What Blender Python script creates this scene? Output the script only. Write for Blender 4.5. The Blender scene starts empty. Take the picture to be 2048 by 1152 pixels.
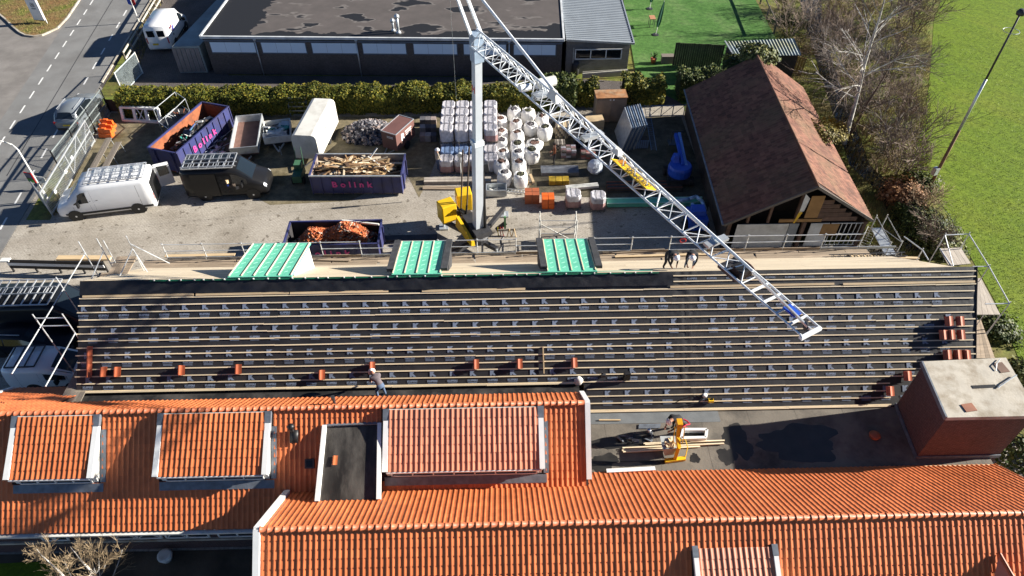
import bpy, bmesh, math, random
import numpy as np
from mathutils import Matrix, Vector
R = math.radians
random.seed(7)
sc = bpy.context.scene
col = sc.collection
# ---------------------------------------------------------------- camera
FPX, TH, PSI, CH = 1390.0, R(45.1), R(1.33), 28.0
cam_d = bpy.data.cameras.new('camera'); cam = bpy.data.objects.new('camera', cam_d); col.objects.link(cam)
cam.location = (0, 0, CH); cam.rotation_euler = (R(90) - TH, 0, -PSI)
cam_d.sensor_width = 36; cam_d.lens = FPX / 2048 * 36; cam_d.clip_end = 2000; cam_d.clip_start = .1
sc.camera = cam
# ---------------------------------------------------------------- sky and sun
SUN_AZ, SUN_EL = R(7), R(22)
SD = Vector((math.cos(SUN_EL) * math.cos(SUN_AZ), math.cos(SUN_EL) * math.sin(SUN_AZ), math.sin(SUN_EL)))
w = bpy.data.worlds.new('World'); sc.world = w; w.use_nodes = True
nt = w.node_tree; bg = nt.nodes['Background']
sky = nt.nodes.new('ShaderNodeTexSky'); sky.sky_type = 'NISHITA'; sky.sun_disc = False
sky.sun_elevation = SUN_EL; sky.sun_rotation = math.atan2(SD.x, SD.y); sky.altitude = 1200; sky.air_density = .55; sky.dust_density = .08; sky.ozone_density = 3.0
nt.links.new(sky.outputs[0], bg.inputs[0]); bg.inputs[1].default_value = .05
sl = bpy.data.lights.new('sun', 'SUN'); sl.energy = 5.0; sl.angle = R(.53); sl.color = (1, .94, .84)
so = bpy.data.objects.new('sun', sl); col.objects.link(so); so.rotation_euler = SD.to_track_quat('Z', 'Y').to_euler(); so.location = (40, 10, 40)
vs = sc.view_settings; vs.view_transform = 'Standard'; vs.look = 'None'; vs.exposure = 1.4; vs.gamma = 1; vs.use_curve_mapping = False

# ---------------------------------------------------------------- pixel to place (photo is 2048 x 1152)
_s, _c = math.sin(TH), math.cos(TH)
FW = Vector((math.sin(PSI) * _c, math.cos(PSI) * _c, -_s)); RT = Vector((math.cos(PSI), -math.sin(PSI), 0)); UP = RT.cross(FW)
CAM = Vector((0, 0, CH))
def ray(px, py): return FW + RT * ((px - 1024) / FPX) + UP * ((576 - py) / FPX)
def P(px, py, z=0.0):
    d = ray(px, py); return CAM + d * ((z - CH) / d.z)
def PL(px, py, y0, z0, s):      # on the plane z = z0 + s (y - y0)
    d = ray(px, py); return CAM + d * ((z0 - s * y0 - CH) / (d.z - s * d.y))
def PJ(p):
    v = Vector(p) - CAM; z = v.dot(FW); return 1024 + FPX * v.dot(RT) / z, 576 - FPX * v.dot(UP) / z, z

# ---------------------------------------------------------------- mesh builder
WM = {}
class MB:
    def __init__(s): s.v = []; s.f = []; s.m = []
    def add(s, vs, fs, mi=0):
        n = len(s.v); s.v += [tuple(p) for p in vs]; s.f += [tuple(i + n for i in q) for q in fs]; s.m += [mi] * len(fs); return s
    def hexa(s, p, mi=0):     # 8 points, 0-3 bottom, 4-7 top
        return s.add(p, [(3, 2, 1, 0), (4, 5, 6, 7), (0, 1, 5, 4), (1, 2, 6, 5), (2, 3, 7, 6), (3, 0, 4, 7)], mi)
    def bx(s, x0, x1, y0, y1, z0, z1, mi=0):
        return s.hexa([(x0, y0, z0), (x1, y0, z0), (x1, y1, z0), (x0, y1, z0), (x0, y0, z1), (x1, y0, z1), (x1, y1, z1), (x0, y1, z1)], mi)
    def box(s, c, d, rz=0, mi=0, M=None):
        M = M or Matrix.Rotation(rz, 3, 'Z'); c = Vector(c)
        pts = [c + M @ Vector((sx * d[0] / 2, sy * d[1] / 2, sz * d[2] / 2)) for sz in (-1, 1) for sx, sy in ((-1, -1), (1, -1), (1, 1), (-1, 1))]
        return s.hexa(pts, mi)
    def bar(s, p, q, w, h=None, up=(0, 0, 1), mi=0):
        p, q = Vector(p), Vector(q); h = h or w; d = (q - p).normalized(); u = Vector(up)
        a = d.cross(u)
        if a.length < 1e-3: a = d.cross(Vector((1, 0, 0)))
        a.normalize(); b = a.cross(d)
        o = [-a * w / 2 - b * h / 2, a * w / 2 - b * h / 2, a * w / 2 + b * h / 2, -a * w / 2 + b * h / 2]
        return s.hexa([p + k for k in o] + [q + k for k in o], mi)
    def tube(s, p, q, r, n=6, r2=None, cap=True, mi=0):
        p, q = Vector(p), Vector(q); r2 = r if r2 is None else r2; d = (q - p).normalized()
        a = d.orthogonal().normalized(); b = d.cross(a)
        ring = [a * math.cos(6.28319 * i / n) + b * math.sin(6.28319 * i / n) for i in range(n)]
        fs = [(i, (i + 1) % n, n + (i + 1) % n, n + i) for i in range(n)]
        if cap: fs += [tuple(range(n - 1, -1, -1)), tuple(range(n, 2 * n))]
        return s.add([p + k * r for k in ring] + [q + k * r2 for k in ring], fs, mi)
    def path(s, pts, r, n=5, mi=0):
        for a, b in zip(pts[:-1], pts[1:]): s.tube(a, b, r, n, mi=mi)
        return s
    def loft(s, rings, cap=True, closed=True, mi=0):
        n = len(rings[0]); vs = [p for r_ in rings for p in r_]; fs = []
        for k in range(len(rings) - 1):
            for i in range(n if closed else n - 1):
                j = (i + 1) % n; fs.append((k * n + i, k * n + j, (k + 1) * n + j, (k + 1) * n + i))
        if cap: fs += [tuple(range(n - 1, -1, -1)), tuple(range((len(rings) - 1) * n, len(rings) * n))]
        return s.add(vs, fs, mi)
    def lathe(s, prof, c=(0, 0, 0), n=12, axis='Z', mi=0):
        rings = []
        for r_, z in prof:
            rg = []
            for i in range(n):
                a = 6.28319 * i / n; x, y = r_ * math.cos(a), r_ * math.sin(a)
                p = (x, y, z) if axis == 'Z' else ((x, z, -y) if axis == 'Y' else (z, x, y))
                rg.append((p[0] + c[0], p[1] + c[1], p[2] + c[2]))
            rings.append(rg)
        return s.loft(rings, mi=mi)
    def prism(s, poly, z0, z1, mi=0):
        n = len(poly)
        return s.add([(p[0], p[1], z0) for p in poly] + [(p[0], p[1], z1) for p in poly],
                     [tuple(range(n - 1, -1, -1)), tuple(range(n, 2 * n))] + [(i, (i + 1) % n, n + (i + 1) % n, n + i) for i in range(n)], mi)
    def slab(s, pts, t, mi=0):   # planar polygon with thickness t below
        pts = [Vector(p) for p in pts]; nrm = Vector((0, 0, 0))
        for i in range(1, len(pts) - 1): nrm += (pts[i] - pts[0]).cross(pts[i + 1] - pts[0])
        nrm.normalize(); n = len(pts); lo = [p - nrm * t for p in pts]
        return s.add(lo + pts, [tuple(range(n - 1, -1, -1)), tuple(range(n, 2 * n))] + [(i, (i + 1) % n, n + (i + 1) % n, n + i) for i in range(n)], mi)
    def quad(s, a, b, c, d, mi=0): return s.add([a, b, c, d], [(0, 1, 2, 3)], mi)
    def mesh(s, name, mats, smooth=False):
        me = bpy.data.meshes.new(name); me.from_pydata(s.v, [], s.f)
        for m in (mats if isinstance(mats, (list, tuple)) else [mats]): me.materials.append(m)
        if any(s.m): me.polygons.foreach_set('material_index', s.m)
        if smooth: me.polygons.foreach_set('use_smooth', [True] * len(s.f))
        me.update(); return me
    def build(s, name, mats, parent=None, smooth=False, world=True):
        return obj(name, s.mesh(name, mats, smooth), parent, world)
def obj(name, me, parent=None, world=True, M=None):
    o = bpy.data.objects.new(name, me); col.objects.link(o)
    if parent is not None:
        o.parent = parent
        if world:
            o.matrix_parent_inverse = WM[parent.name].inverted(); WM[o.name] = Matrix.Identity(4)
        else: WM[o.name] = WM[parent.name].copy()
    else: WM[o.name] = Matrix.Identity(4)
    if M is not None: o.matrix_basis = M
    return o
def tag(o, label=None, cat=None, group=None, kind=None):
    if label: o['label'] = label
    if cat: o['category'] = cat
    if group: o['group'] = group
    if kind: o['kind'] = kind
    return o
def E(name, label, cat, loc=(0, 0, 0), rz=0.0, group=None):
    o = bpy.data.objects.new(name, None); col.objects.link(o); o.empty_display_size = .2
    o.location = loc; o.rotation_euler = (0, 0, rz)
    WM[o.name] = Matrix.Translation(Vector(loc)) @ Matrix.Rotation(rz, 4, 'Z')
    return tag(o, label, cat, group)
def dup(root, loc, rz, label=None, group=None, scale=None):
    def cp(o, par):
        c = o.copy(); col.objects.link(c); c.parent = par
        if par is not None: c.matrix_parent_inverse = o.matrix_parent_inverse
        for ch in kids.get(o.name, []): cp(ch, c)
        return c
    kids = {}
    for o in [root] + list(root.children_recursive):
        if o.parent: kids.setdefault(o.parent.name, []).append(o)
    r = cp(root, None); r.location = loc; r.rotation_euler = (0, 0, rz)
    WM[r.name] = Matrix.Translation(Vector(loc)) @ Matrix.Rotation(rz, 4, 'Z')
    if scale: r.scale = scale
    if label: r['label'] = label
    if group: r['group'] = group
    return r
_txt = {}
def text_mesh(body, size, spacing=1.0, extrude=0.0, bold=0.0):
    k = (body, size, spacing, extrude, bold)
    if k in _txt: return _txt[k]
    cu = bpy.data.curves.new('lettering', 'FONT'); cu.body = body; cu.size = size; cu.space_character = spacing
    cu.extrude = extrude; cu.offset = bold; cu.align_x = 'CENTER'; cu.align_y = 'CENTER'; cu.resolution_u = 2
    o = bpy.data.objects.new('lettering', cu); col.objects.link(o)
    dg = bpy.context.evaluated_depsgraph_get(); me = bpy.data.meshes.new_from_object(o.evaluated_get(dg))
    v = [tuple(x.co) for x in me.vertices]; f = [tuple(p.vertices) for p in me.polygons]
    bpy.data.objects.remove(o); bpy.data.curves.remove(cu); bpy.data.meshes.remove(me)
    _txt[k] = (v, f); return v, f
def put_text(mb, body, size, o, xd, yd, spacing=1.0, mi=0, bold=0.0):
    v, f = text_mesh(body, size, spacing, 0.0, bold); o, xd, yd = Vector(o), Vector(xd).normalized(), Vector(yd).normalized()
    mb.add([o + xd * p[0] + yd * p[1] for p in v], f, mi)
def rnd(a, b): return random.uniform(a, b)

# ---------------------------------------------------------------- materials
def nodes(name):
    m = bpy.data.materials.new(name); m.use_nodes = True; n = m.node_tree; return m, n, n.nodes['Principled BSDF']
def N(n, t, **k):
    x = n.nodes.new(t)
    for a, b in k.items():
        if a.startswith('i_'): x.inputs[int(a[2:]) if a[2:].isdigit() else a[2:]].default_value = b
        else: setattr(x, a, b)
    return x
def ramp(n, src, stops):
    r_ = N(n, 'ShaderNodeValToRGB'); e = r_.color_ramp.elements
    while len(e) > 1: e.remove(e[-1])
    e[0].position, e[0].color = stops[0][0], (*stops[0][1], 1)
    for p, c in stops[1:]:
        q = e.new(p); q.color = (*c, 1)
    n.links.new(src, r_.inputs[0]); return r_.outputs[0]
def mixc(n, fac, a, b, mode='MIX'):
    x = N(n, 'ShaderNodeMix', data_type='RGBA', blend_type=mode)
    for sock, v in ((x.inputs[0], fac), (x.inputs[6], a), (x.inputs[7], b)):
        if hasattr(v, 'is_linked') or hasattr(v, 'links'): n.links.new(v, sock)
        elif isinstance(v, (int, float)): sock.default_value = v
        else: sock.default_value = (*v, 1)
    return x.outputs[2]
def noise(n, vec, scale, detail=4, rough=.55):
    t = N(n, 'ShaderNodeTexNoise'); t.inputs['Scale'].default_value = scale; t.inputs['Detail'].default_value = detail; t.inputs['Roughness'].default_value = rough
    n.links.new(vec, t.inputs['Vector']); return t.outputs['Fac']
def sc3(c, k): return tuple(min(1, x * k) for x in c)
def mat(name, c, rough=.6, var=.2, scale=1.5, dirt=None, dirt_amt=.5, dirt_scale=.6, bump=0, bscale=30, metal=0, island=0, spec=.4, stretch=None, coat=0):
    m, n, b = nodes(name)
    g = N(n, 'ShaderNodeNewGeometry'); vec = g.outputs['Position']
    if stretch:
        mp = N(n, 'ShaderNodeMapping'); mp.inputs['Scale'].default_value = stretch; n.links.new(vec, mp.inputs[0]); vec = mp.outputs[0]
    f = noise(n, vec, scale)
    c_ = ramp(n, f, [(.3, sc3(c, 1 - var)), (.7, sc3(c, 1 + var))])
    if island:
        oi = N(n, 'ShaderNodeObjectInfo'); ad = N(n, 'ShaderNodeMath', operation='ADD'); n.links.new(g.outputs['Random Per Island'], ad.inputs[0]); n.links.new(oi.outputs['Random'], ad.inputs[1])
        fr = N(n, 'ShaderNodeMath', operation='FRACT'); n.links.new(ad.outputs[0], fr.inputs[0])
        k = ramp(n, fr.outputs[0], [(0, (1 - island,) * 3), (1, (1 + island,) * 3)])
        c_ = mixc(n, 1.0, c_, k, 'MULTIPLY')
    if dirt:
        d = noise(n, vec, dirt_scale, 6, .65)
        k = ramp(n, d, [(.45, (0, 0, 0)), (.68, (dirt_amt,) * 3)])
        c_ = mixc(n, k, c_, dirt)
    n.links.new(c_, b.inputs['Base Color'])
    b.inputs['Roughness'].default_value = rough; b.inputs['Metallic'].default_value = metal; b.inputs['Specular IOR Level'].default_value = spec
    if coat: b.inputs['Coat Weight'].default_value = coat; b.inputs['Coat Roughness'].default_value = .08
    if bump:
        bp = N(n, 'ShaderNodeBump'); bp.inputs['Strength'].default_value = min(1, bump); bp.inputs['Distance'].default_value = .03
        n.links.new(noise(n, vec, bscale, 5), bp.inputs['Height']); n.links.new(bp.outputs[0], b.inputs['Normal'])
    return m
def glass(name, c=(.01, .014, .018), rough=.06):
    m, n, b = nodes(name); b.inputs['Base Color'].default_value = (*c, 1); b.inputs['Roughness'].default_value = rough; b.inputs['Specular IOR Level'].default_value = .8; return m
def brick_mat(name, c1, c2, mortar, bw=.21, bh=.062, rot='XZ', rough=.85, dirt=(.05, .045, .04), damt=.45, bump=.6, mort=.012, dscale=.5, stains=None):
    m, n, b = nodes(name); g = N(n, 'ShaderNodeNewGeometry')
    if isinstance(rot, str):
        sx_ = N(n, 'ShaderNodeSeparateXYZ'); n.links.new(g.outputs['Position'], sx_.inputs[0]); mp = N(n, 'ShaderNodeCombineXYZ')
        n.links.new(sx_.outputs['XYZ'.index(rot[0])], mp.inputs[0]); n.links.new(sx_.outputs['XYZ'.index(rot[1])], mp.inputs[1])
    else: mp = N(n, 'ShaderNodeMapping'); mp.inputs['Rotation'].default_value = rot; n.links.new(g.outputs['Position'], mp.inputs[0])
    t = N(n, 'ShaderNodeTexBrick'); t.inputs['Scale'].default_value = 1; t.inputs['Brick Width'].default_value = bw; t.inputs['Row Height'].default_value = bh
    t.inputs['Mortar Size'].default_value = mort; t.inputs['Color1'].default_value = (*c1, 1); t.inputs['Color2'].default_value = (*c2, 1); t.inputs['Mortar'].default_value = (*mortar, 1)
    n.links.new(mp.outputs[0], t.inputs['Vector'])
    k = ramp(n, noise(n, g.outputs['Position'], dscale, 7, .62), [(.42, (0, 0, 0)), (.7, (damt,) * 3)])
    c_ = mixc(n, k, t.outputs['Color'], dirt)
    k2 = ramp(n, noise(n, g.outputs['Position'], 9, 3), [(.3, (.8, .8, .8)), (.7, (1.15, 1.15, 1.15))]); c_ = mixc(n, 1.0, c_, k2, 'MULTIPLY')
    if stains:
        k3 = ramp(n, noise(n, g.outputs['Position'], stains[0], 5, .6), [(stains[1], (0, 0, 0)), (stains[1] + .04, (stains[3],) * 3)]); c_ = mixc(n, k3, c_, stains[2])
    n.links.new(c_, b.inputs['Base Color']); b.inputs['Roughness'].default_value = rough; b.inputs['Specular IOR Level'].default_value = .25
    bp = N(n, 'ShaderNodeBump'); bp.inputs['Strength'].default_value = bump; bp.inputs['Distance'].default_value = .012; bp.invert = True
    n.links.new(t.outputs['Fac'], bp.inputs['Height']); n.links.new(bp.outputs[0], b.inputs['Normal']); return m
def leaf_mat(name, c1, c2, c3, scale=1.2, trans=.25):
    m, n, b = nodes(name); g = N(n, 'ShaderNodeNewGeometry')
    a = ramp(n, g.outputs['Random Per Island'], [(0, c1), (.55, c2), (1, c3)])
    k = ramp(n, noise(n, g.outputs['Position'], scale), [(.3, (.6, .6, .6)), (.7, (1.35, 1.3, 1.2))])
    n.links.new(mixc(n, 1.0, a, k, 'MULTIPLY'), b.inputs['Base Color']); b.inputs['Roughness'].default_value = .6; b.inputs['Specular IOR Level'].default_value = .2
    return m
# shared materials
m_tile = mat('clay_tile', (.57, .158, .055), .55, .14, .5, dirt=(.33, .09, .035), dirt_amt=.4, dirt_scale=1.2, island=.13, spec=.3)
m_tile_glare = mat('clay_tile_glare', (.55, .20, .11), .5, .12, .7, island=.15, spec=.6)  # overexposed sunlight painted into the clay colour as pale pink
m_ridge = mat('ridge_clay', (.42, .12, .05), .5, .15, .8, dirt=(.2, .07, .04), dirt_amt=.4, dirt_scale=3, island=.15, spec=.4)
m_oldtile = mat('old_barn_tile', (.175, .074, .047), .85, .25, .8, dirt=(.14, .10, .05), dirt_amt=.6, dirt_scale=.4, island=.35)
m_white = mat('white_paint', (.78, .78, .76), .45, .05, 2)
m_whited = mat('weathered_white', (.70, .70, .66), .55, .08, 1.2, dirt=(.3, .28, .22), dirt_amt=.5, dirt_scale=1.3)
m_alu = mat('aluminium', (.62, .64, .66), .35, .08, 3, metal=.6)
m_galv = mat('galvanised_steel', (.52, .55, .57), .42, .15, 4, metal=.55)
m_black = mat('black_plastic', (.012, .012, .013), .45, .3, 3)
m_rubber = mat('rubber', (.018, .018, .018), .8, .3, 3)
m_glass = glass('dark_glass')
m_bluegl = glass('sky_glass', (.012, .018, .024), .05); m_bluegl.node_tree.nodes['Principled BSDF'].inputs['Specular IOR Level'].default_value = .45
m_wood = mat('new_timber', (.56, .42, .25), .7, .14, 3, stretch=(.6, 8, 8), island=.14)
m_batten = mat('batten_timber', (.76, .63, .43), .7, .1, 2, stretch=(.5, 6, 6), island=.12)
m_plank = mat('scaffold_plank', (.36, .28, .20), .8, .2, 2, stretch=(.7, 8, 8), island=.25, dirt=(.16, .13, .1), dirt_amt=.5, dirt_scale=.8)
m_grey_wood = mat('weathered_wood', (.17, .145, .12), .85, .2, 3, stretch=(6, 6, 1), island=.2)
m_dark_wood = mat('dark_wood', (.06, .045, .035), .85, .3, 3, island=.25)
m_membrane = mat('roof_membrane', (.019, .019, .021), .5, .25, 1.2, dirt=(.034, .033, .034), dirt_amt=.5, dirt_scale=.8, bump=.25, bscale=6, spec=.5)
m_flap = mat('loose_membrane', (.016, .016, .018), .33, .2, 1.5, bump=.35, bscale=5, spec=.6)
m_print = mat('membrane_print', (.17, .21, .29), .6, .15, 4)
m_green = mat('green_membrane', (.13, .50, .34), .5, .12, 1.5, bump=.15, bscale=8)
m_greenlt = mat('green_print', (.28, .62, .48), .5, .1, 3)
m_bitumen = mat('bitumen', (.10, .095, .09), .75, .2, .9, dirt=(.035, .033, .032), dirt_amt=.9, dirt_scale=.45, bump=.3, bscale=12)
m_lead = mat('lead_flashing', (.16, .18, .21), .5, .25, 4, metal=.3)
m_purple = mat('skip_paint_blue', (.035, .042, .135), .5, .2, 1.3, dirt=(.05, .04, .05), dirt_amt=.5, dirt_scale=1.5)
m_pink = mat('pink_lettering', (.62, .06, .26), .5, .1, 3)
m_rust = mat('rusty_steel', (.27, .085, .035), .85, .35, 2.5, dirt=(.10, .05, .035), dirt_amt=.7, dirt_scale=1.6)
m_yellow = mat('crane_yellow', (.72, .44, .015), .4, .08, 2)
m_crane = mat('crane_grey', (.72, .75, .78), .4, .06, 1.5)
m_steel = mat('dark_steel', (.05, .05, .055), .5, .3, 3, metal=.3)
m_blue = mat('machine_blue', (.02, .08, .45), .4, .12, 2)
m_orange = mat('orange_plastic', (.70, .13, .02), .45, .08, 2)
m_soil = mat('soil', (.10, .08, .055), .95, .4, .8, bump=.6, bscale=8)
m_conc = mat('concrete', (.47, .43, .36), .85, .12, 1.3, dirt=(.20, .15, .09), dirt_amt=.85, dirt_scale=.9, bump=.3, bscale=12)
m_bark = mat('bark_brown', (.12, .085, .065), .9, .3, 5)
m_birch = mat('birch_bark', (.55, .52, .47), .8, .25, 4, dirt=(.06, .05, .045), dirt_amt=.9, dirt_scale=3)
m_twig = mat('twigs', (.20, .15, .115), .9, .35, 3, island=.4)
m_twiggold = mat('pale_twigs', (.27, .20, .12), .9, .3, 3, island=.4)
m_skin = mat('skin', (.45, .24, .16), .6, .05, 3)
m_helmet = mat('helmet_white', (.82, .82, .80), .35, .03, 3)
# ================================================================ SETTING
def ext(a, b, t): return a + (b - a) * t
def sheet(name, pts, z, m, parent=None, thick=.25):
    mb = MB(); mb.prism([(p[0], p[1]) for p in pts], z - thick, z); o = mb.build(name, m, parent); tag(o, kind='structure'); return o
def grass_mat(name, a, b, c, s1=.25, s2=6, fine=55):
    m, n, bs = nodes(name); g = N(n, 'ShaderNodeNewGeometry'); v = g.outputs['Position']
    c1 = ramp(n, noise(n, v, s1, 6, .6), [(.33, a), (.5, b), (.68, c)])
    k = ramp(n, noise(n, v, s2, 5, .65), [(.3, (.6, .62, .6)), (.7, (1.35, 1.3, 1.2))]); c1 = mixc(n, 1.0, c1, k, 'MULTIPLY')
    k = ramp(n, noise(n, v, fine, 3, .7), [(.3, (.55, .55, .55)), (.72, (1.45, 1.45, 1.35))]); c1 = mixc(n, 1.0, c1, k, 'MULTIPLY')
    n.links.new(c1, bs.inputs['Base Color']); bs.inputs['Roughness'].default_value = .8; bs.inputs['Specular IOR Level'].default_value = .15
    bp = N(n, 'ShaderNodeBump'); bp.inputs['Strength'].default_value = .5; bp.inputs['Distance'].default_value = .025
    n.links.new(noise(n, v, fine * .6, 4, .7), bp.inputs['Height']); n.links.new(bp.outputs[0], bs.inputs['Normal']); return m
def add_tracks(m):
    n = m.node_tree; b = n.nodes['Principled BSDF']; src = b.inputs['Base Color'].links[0].from_socket; g_ = N(n, 'ShaderNodeNewGeometry')
    mp = N(n, 'ShaderNodeMapping'); mp.inputs['Rotation'].default_value = (0, 0, R(-38)); n.links.new(g_.outputs['Position'], mp.inputs[0])
    wv = N(n, 'ShaderNodeTexWave', wave_type='BANDS'); wv.inputs['Scale'].default_value = .11; wv.inputs['Distortion'].default_value = 1.6; wv.inputs['Detail'].default_value = 3; wv.inputs['Detail Scale'].default_value = .6; n.links.new(mp.outputs[0], wv.inputs[0])
    k = ramp(n, wv.outputs['Fac'], [(.0, (.92, .95, .9)), (.6, (1, 1, 1)), (.93, (.98, .98, .97)), (.97, (.78, .80, .85)), (1, (.95, .95, .95))])
    n.links.new(mixc(n, 1.0, src, k, 'MULTIPLY'), b.inputs['Base Color'])
m_field = grass_mat('field_grass', (.115, .185, .012), (.135, .205, .013), (.165, .215, .02), .12, 3.5)
add_tracks(m_field)
m_turf = grass_mat('artificial_turf', (.06, .15, .035), (.08, .18, .048), (.12, .205, .075), .5, 2.5, 60)
m_rough = grass_mat('rough_grass', (.16, .13, .06), (.17, .17, .05), (.11, .17, .03), .5, 3)
m_dry = grass_mat('leaf_litter', (.24, .14, .07), (.20, .15, .07), (.12, .16, .03), .6, 4)
m_asphalt = mat('asphalt', (.20, .20, .195), .85, .10, .5, dirt=(.13, .125, .12), dirt_amt=.6, dirt_scale=.35, bump=.35, bscale=50)
m_apron = mat('old_asphalt', (.215, .20, .185), .88, .12, .7, dirt=(.13, .12, .11), dirt_amt=.7, dirt_scale=.5, bump=.4, bscale=40)
m_paving = brick_mat('paving_bricks', (.39, .355, .305), (.46, .42, .36), (.28, .25, .21), .205, .10, (0, 0, R(3)), .9, (.20, .17, .13), .7, .8, .010, .32, stains=(2.4, .605, (.13, .11, .085), .8))
m_paving2 = brick_mat('dark_paving', (.12, .105, .10), (.16, .14, .13), (.07, .06, .055), .205, .10, (0, 0, R(20)), .9, (.05, .045, .04), .6, .5, .014, .5)
m_water = mat('ditch_water', (.012, .016, .018), .06, .3, 1, spec=.8)
m_mark = mat('road_marking', (.72, .72, .70), .6, .08, 4)

g = MB(); g.bx(-300, 300, -150, 420, -.5, -.045); tag(g.build('ground', m_rough), kind='structure')
r_up, r_lo = P(300, 0), P(25, 467); l_up, l_lo = P(118, 65), P(0, 243)
ra, rb = ext(r_lo, r_up, 3.2), ext(r_up, r_lo, 2.2); la, lb = ext(l_lo, l_up, 4.0), ext(l_up, l_lo, 3.2)
road = sheet('road', [rb, ra, la, lb], .004, m_asphalt)
sheet('parking_apron', [lb, la, la + Vector((-60, 0, 0)), lb + Vector((-60, 0, 0))], 0, m_apron)
yard = sheet('yard_paving', [rb, (13.2, rb.y), (24, 10), (24, 31), (13.6, 31.5), (14.3, 47.5), P(245, 205), P(215, 185), P(200, 172)], 0, m_paving)
sheet('warehouse_forecourt', [P(200, 172), P(215, 185), P(245, 205), (14.3, 47.6), (12, 51), (5, 52), (-22, 53), (-22.5, 80), ra], -.004, m_paving2)
def dirt_sheet(name, pts, m): sheet(name, [P(*q) for q in pts], .004, m, None, .02)
def mossy(name, a, b, c):
    m = grass_mat(name, a, b, c, .45, 2.0, 25); return m
dirt_sheet('yard_dirt', ((106, 428), (190, 286), (222, 226), (600, 233), (1000, 233), (1005, 262), (880, 300), (860, 352), (838, 396), (812, 345), (700, 402), (540, 410), (420, 345), (340, 352), (330, 372), (230, 372), (200, 392)), mossy('yard_dirt', (.15, .125, .085), (.21, .18, .13), (.12, .10, .06)))
dirt_sheet('yard_dirt', ((1058, 388), (1060, 300), (1115, 233), (1362, 233), (1422, 400), (1408, 440), (1330, 398), (1200, 396), (1120, 392)), mossy('yard_dirt_dark', (.09, .08, .065), (.13, .115, .09), (.07, .065, .045)))
# painted dashes, the dark seam, and the verge
def dashes(a, b, n, ln, w_, name):
    d = (b - a); L = d.length; d.normalize(); nx = Vector((-d.y, d.x, 0))
    for i in range(n):
        c = a + d * (L * i / (n - 1)); p = [c - d * ln / 2 - nx * w_ / 2, c + d * ln / 2 - nx * w_ / 2, c + d * ln / 2 + nx * w_ / 2, c - d * ln / 2 + nx * w_ / 2]
        mb = MB(); mb.prism([(q.x, q.y) for q in p][::1], .005, .0085); mb.build('lane_dash', m_mark, road)
dashes(P(183, 5), P(4, 282), 12, 1.15, .11, 'lane_dash')
dashes(P(250, 26), P(7, 447), 13, 1.2, .12, 'lane_dash')
mb = MB(); a_, b_ = P(225, 0), P(88, 228); d_ = (b_ - a_).normalized() * .05; nx = Vector((-d_.y, d_.x, 0)) * .7
a_ = a_ - d_ * 400; b_ = b_ + d_ * 160
mb.prism([(q.x, q.y) for q in (a_ - nx, b_ - nx, b_ + nx, a_ + nx)], .0045, .0068); mb.build('tar_seam', mat('tar', (.05, .05, .05), .6), road)
isl = [P(x, y) for x, y in ((160, 0), (150, 15), (135, 37), (115, 58), (98, 66), (84, 72), (68, 74), (52, 72), (40, 66), (28, 56), (12, 40), (0, 30), (-40, 0), (-60, -60), (195, -60))]
gi = sheet('grass_verge', isl, .09, m_dry, None, .2)
mb = MB()
for a, b in zip(isl[:12], isl[1:13]): mb.bar(a + Vector((0, 0, .05)), b + Vector((0, 0, .05)), .14, .16)
mb.build('kerb', m_conc, gi)
vp = [P(x, y) for x, y in ((330, -40), (295, 30), (270, 70), (255, 105), (238, 160), (250, 205), (205, 210), (100, 440), (52, 440), (205, 178), (310, 0), (335, -40))]
sheet('verge', vp, .012, m_rough)
mb = MB(); k0, k1 = P(204, 166), P(310, -10); mb.bar(k0 + Vector((0, 0, .02)), k1 + Vector((0, 0, .02)), .15, .16); tag(mb.build('kerb', m_conc), kind='structure')
sheet('artificial_lawn', [(11.3, 51.0), (P(1310, 180).x, P(1310, 180).y), (14.6, 47.5), (19.5, 49.5), P(1552, 78), P(1490, -40), P(1240, -40)], .012, m_turf)
sheet('field', [P(1905, -60), P(1868, 40), P(1862, 130), P(1850, 240), P(1822, 320), P(1858, 375), P(1900, 430), P(1935, 500), P(1990, 600), P(2048, 740), (28, 8), (300, 8), (300, 300), (60, 300)], -.03, m_field)
sheet('ditch', [P(1590, -40), P(1640, -40), P(1648, 70), P(1668, 130), P(1740, 330), P(1790, 372), P(1815, 440), P(1840, 500), P(1815, 500), P(1785, 440), P(1755, 380), P(1700, 330), P(1630, 110), P(1615, 60)], -.03, m_water)
sheet('garden_grass', [P(-60, 1130), P(110, 1122), P(140, 1140), P(150, 1180), P(-60, 1190)], .012, m_field)
sheet('garden_bed', [(-30, 4), (-8.7, 4), (-8.7, 12.9), (-30, 12.9)], .004, m_soil)

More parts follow.
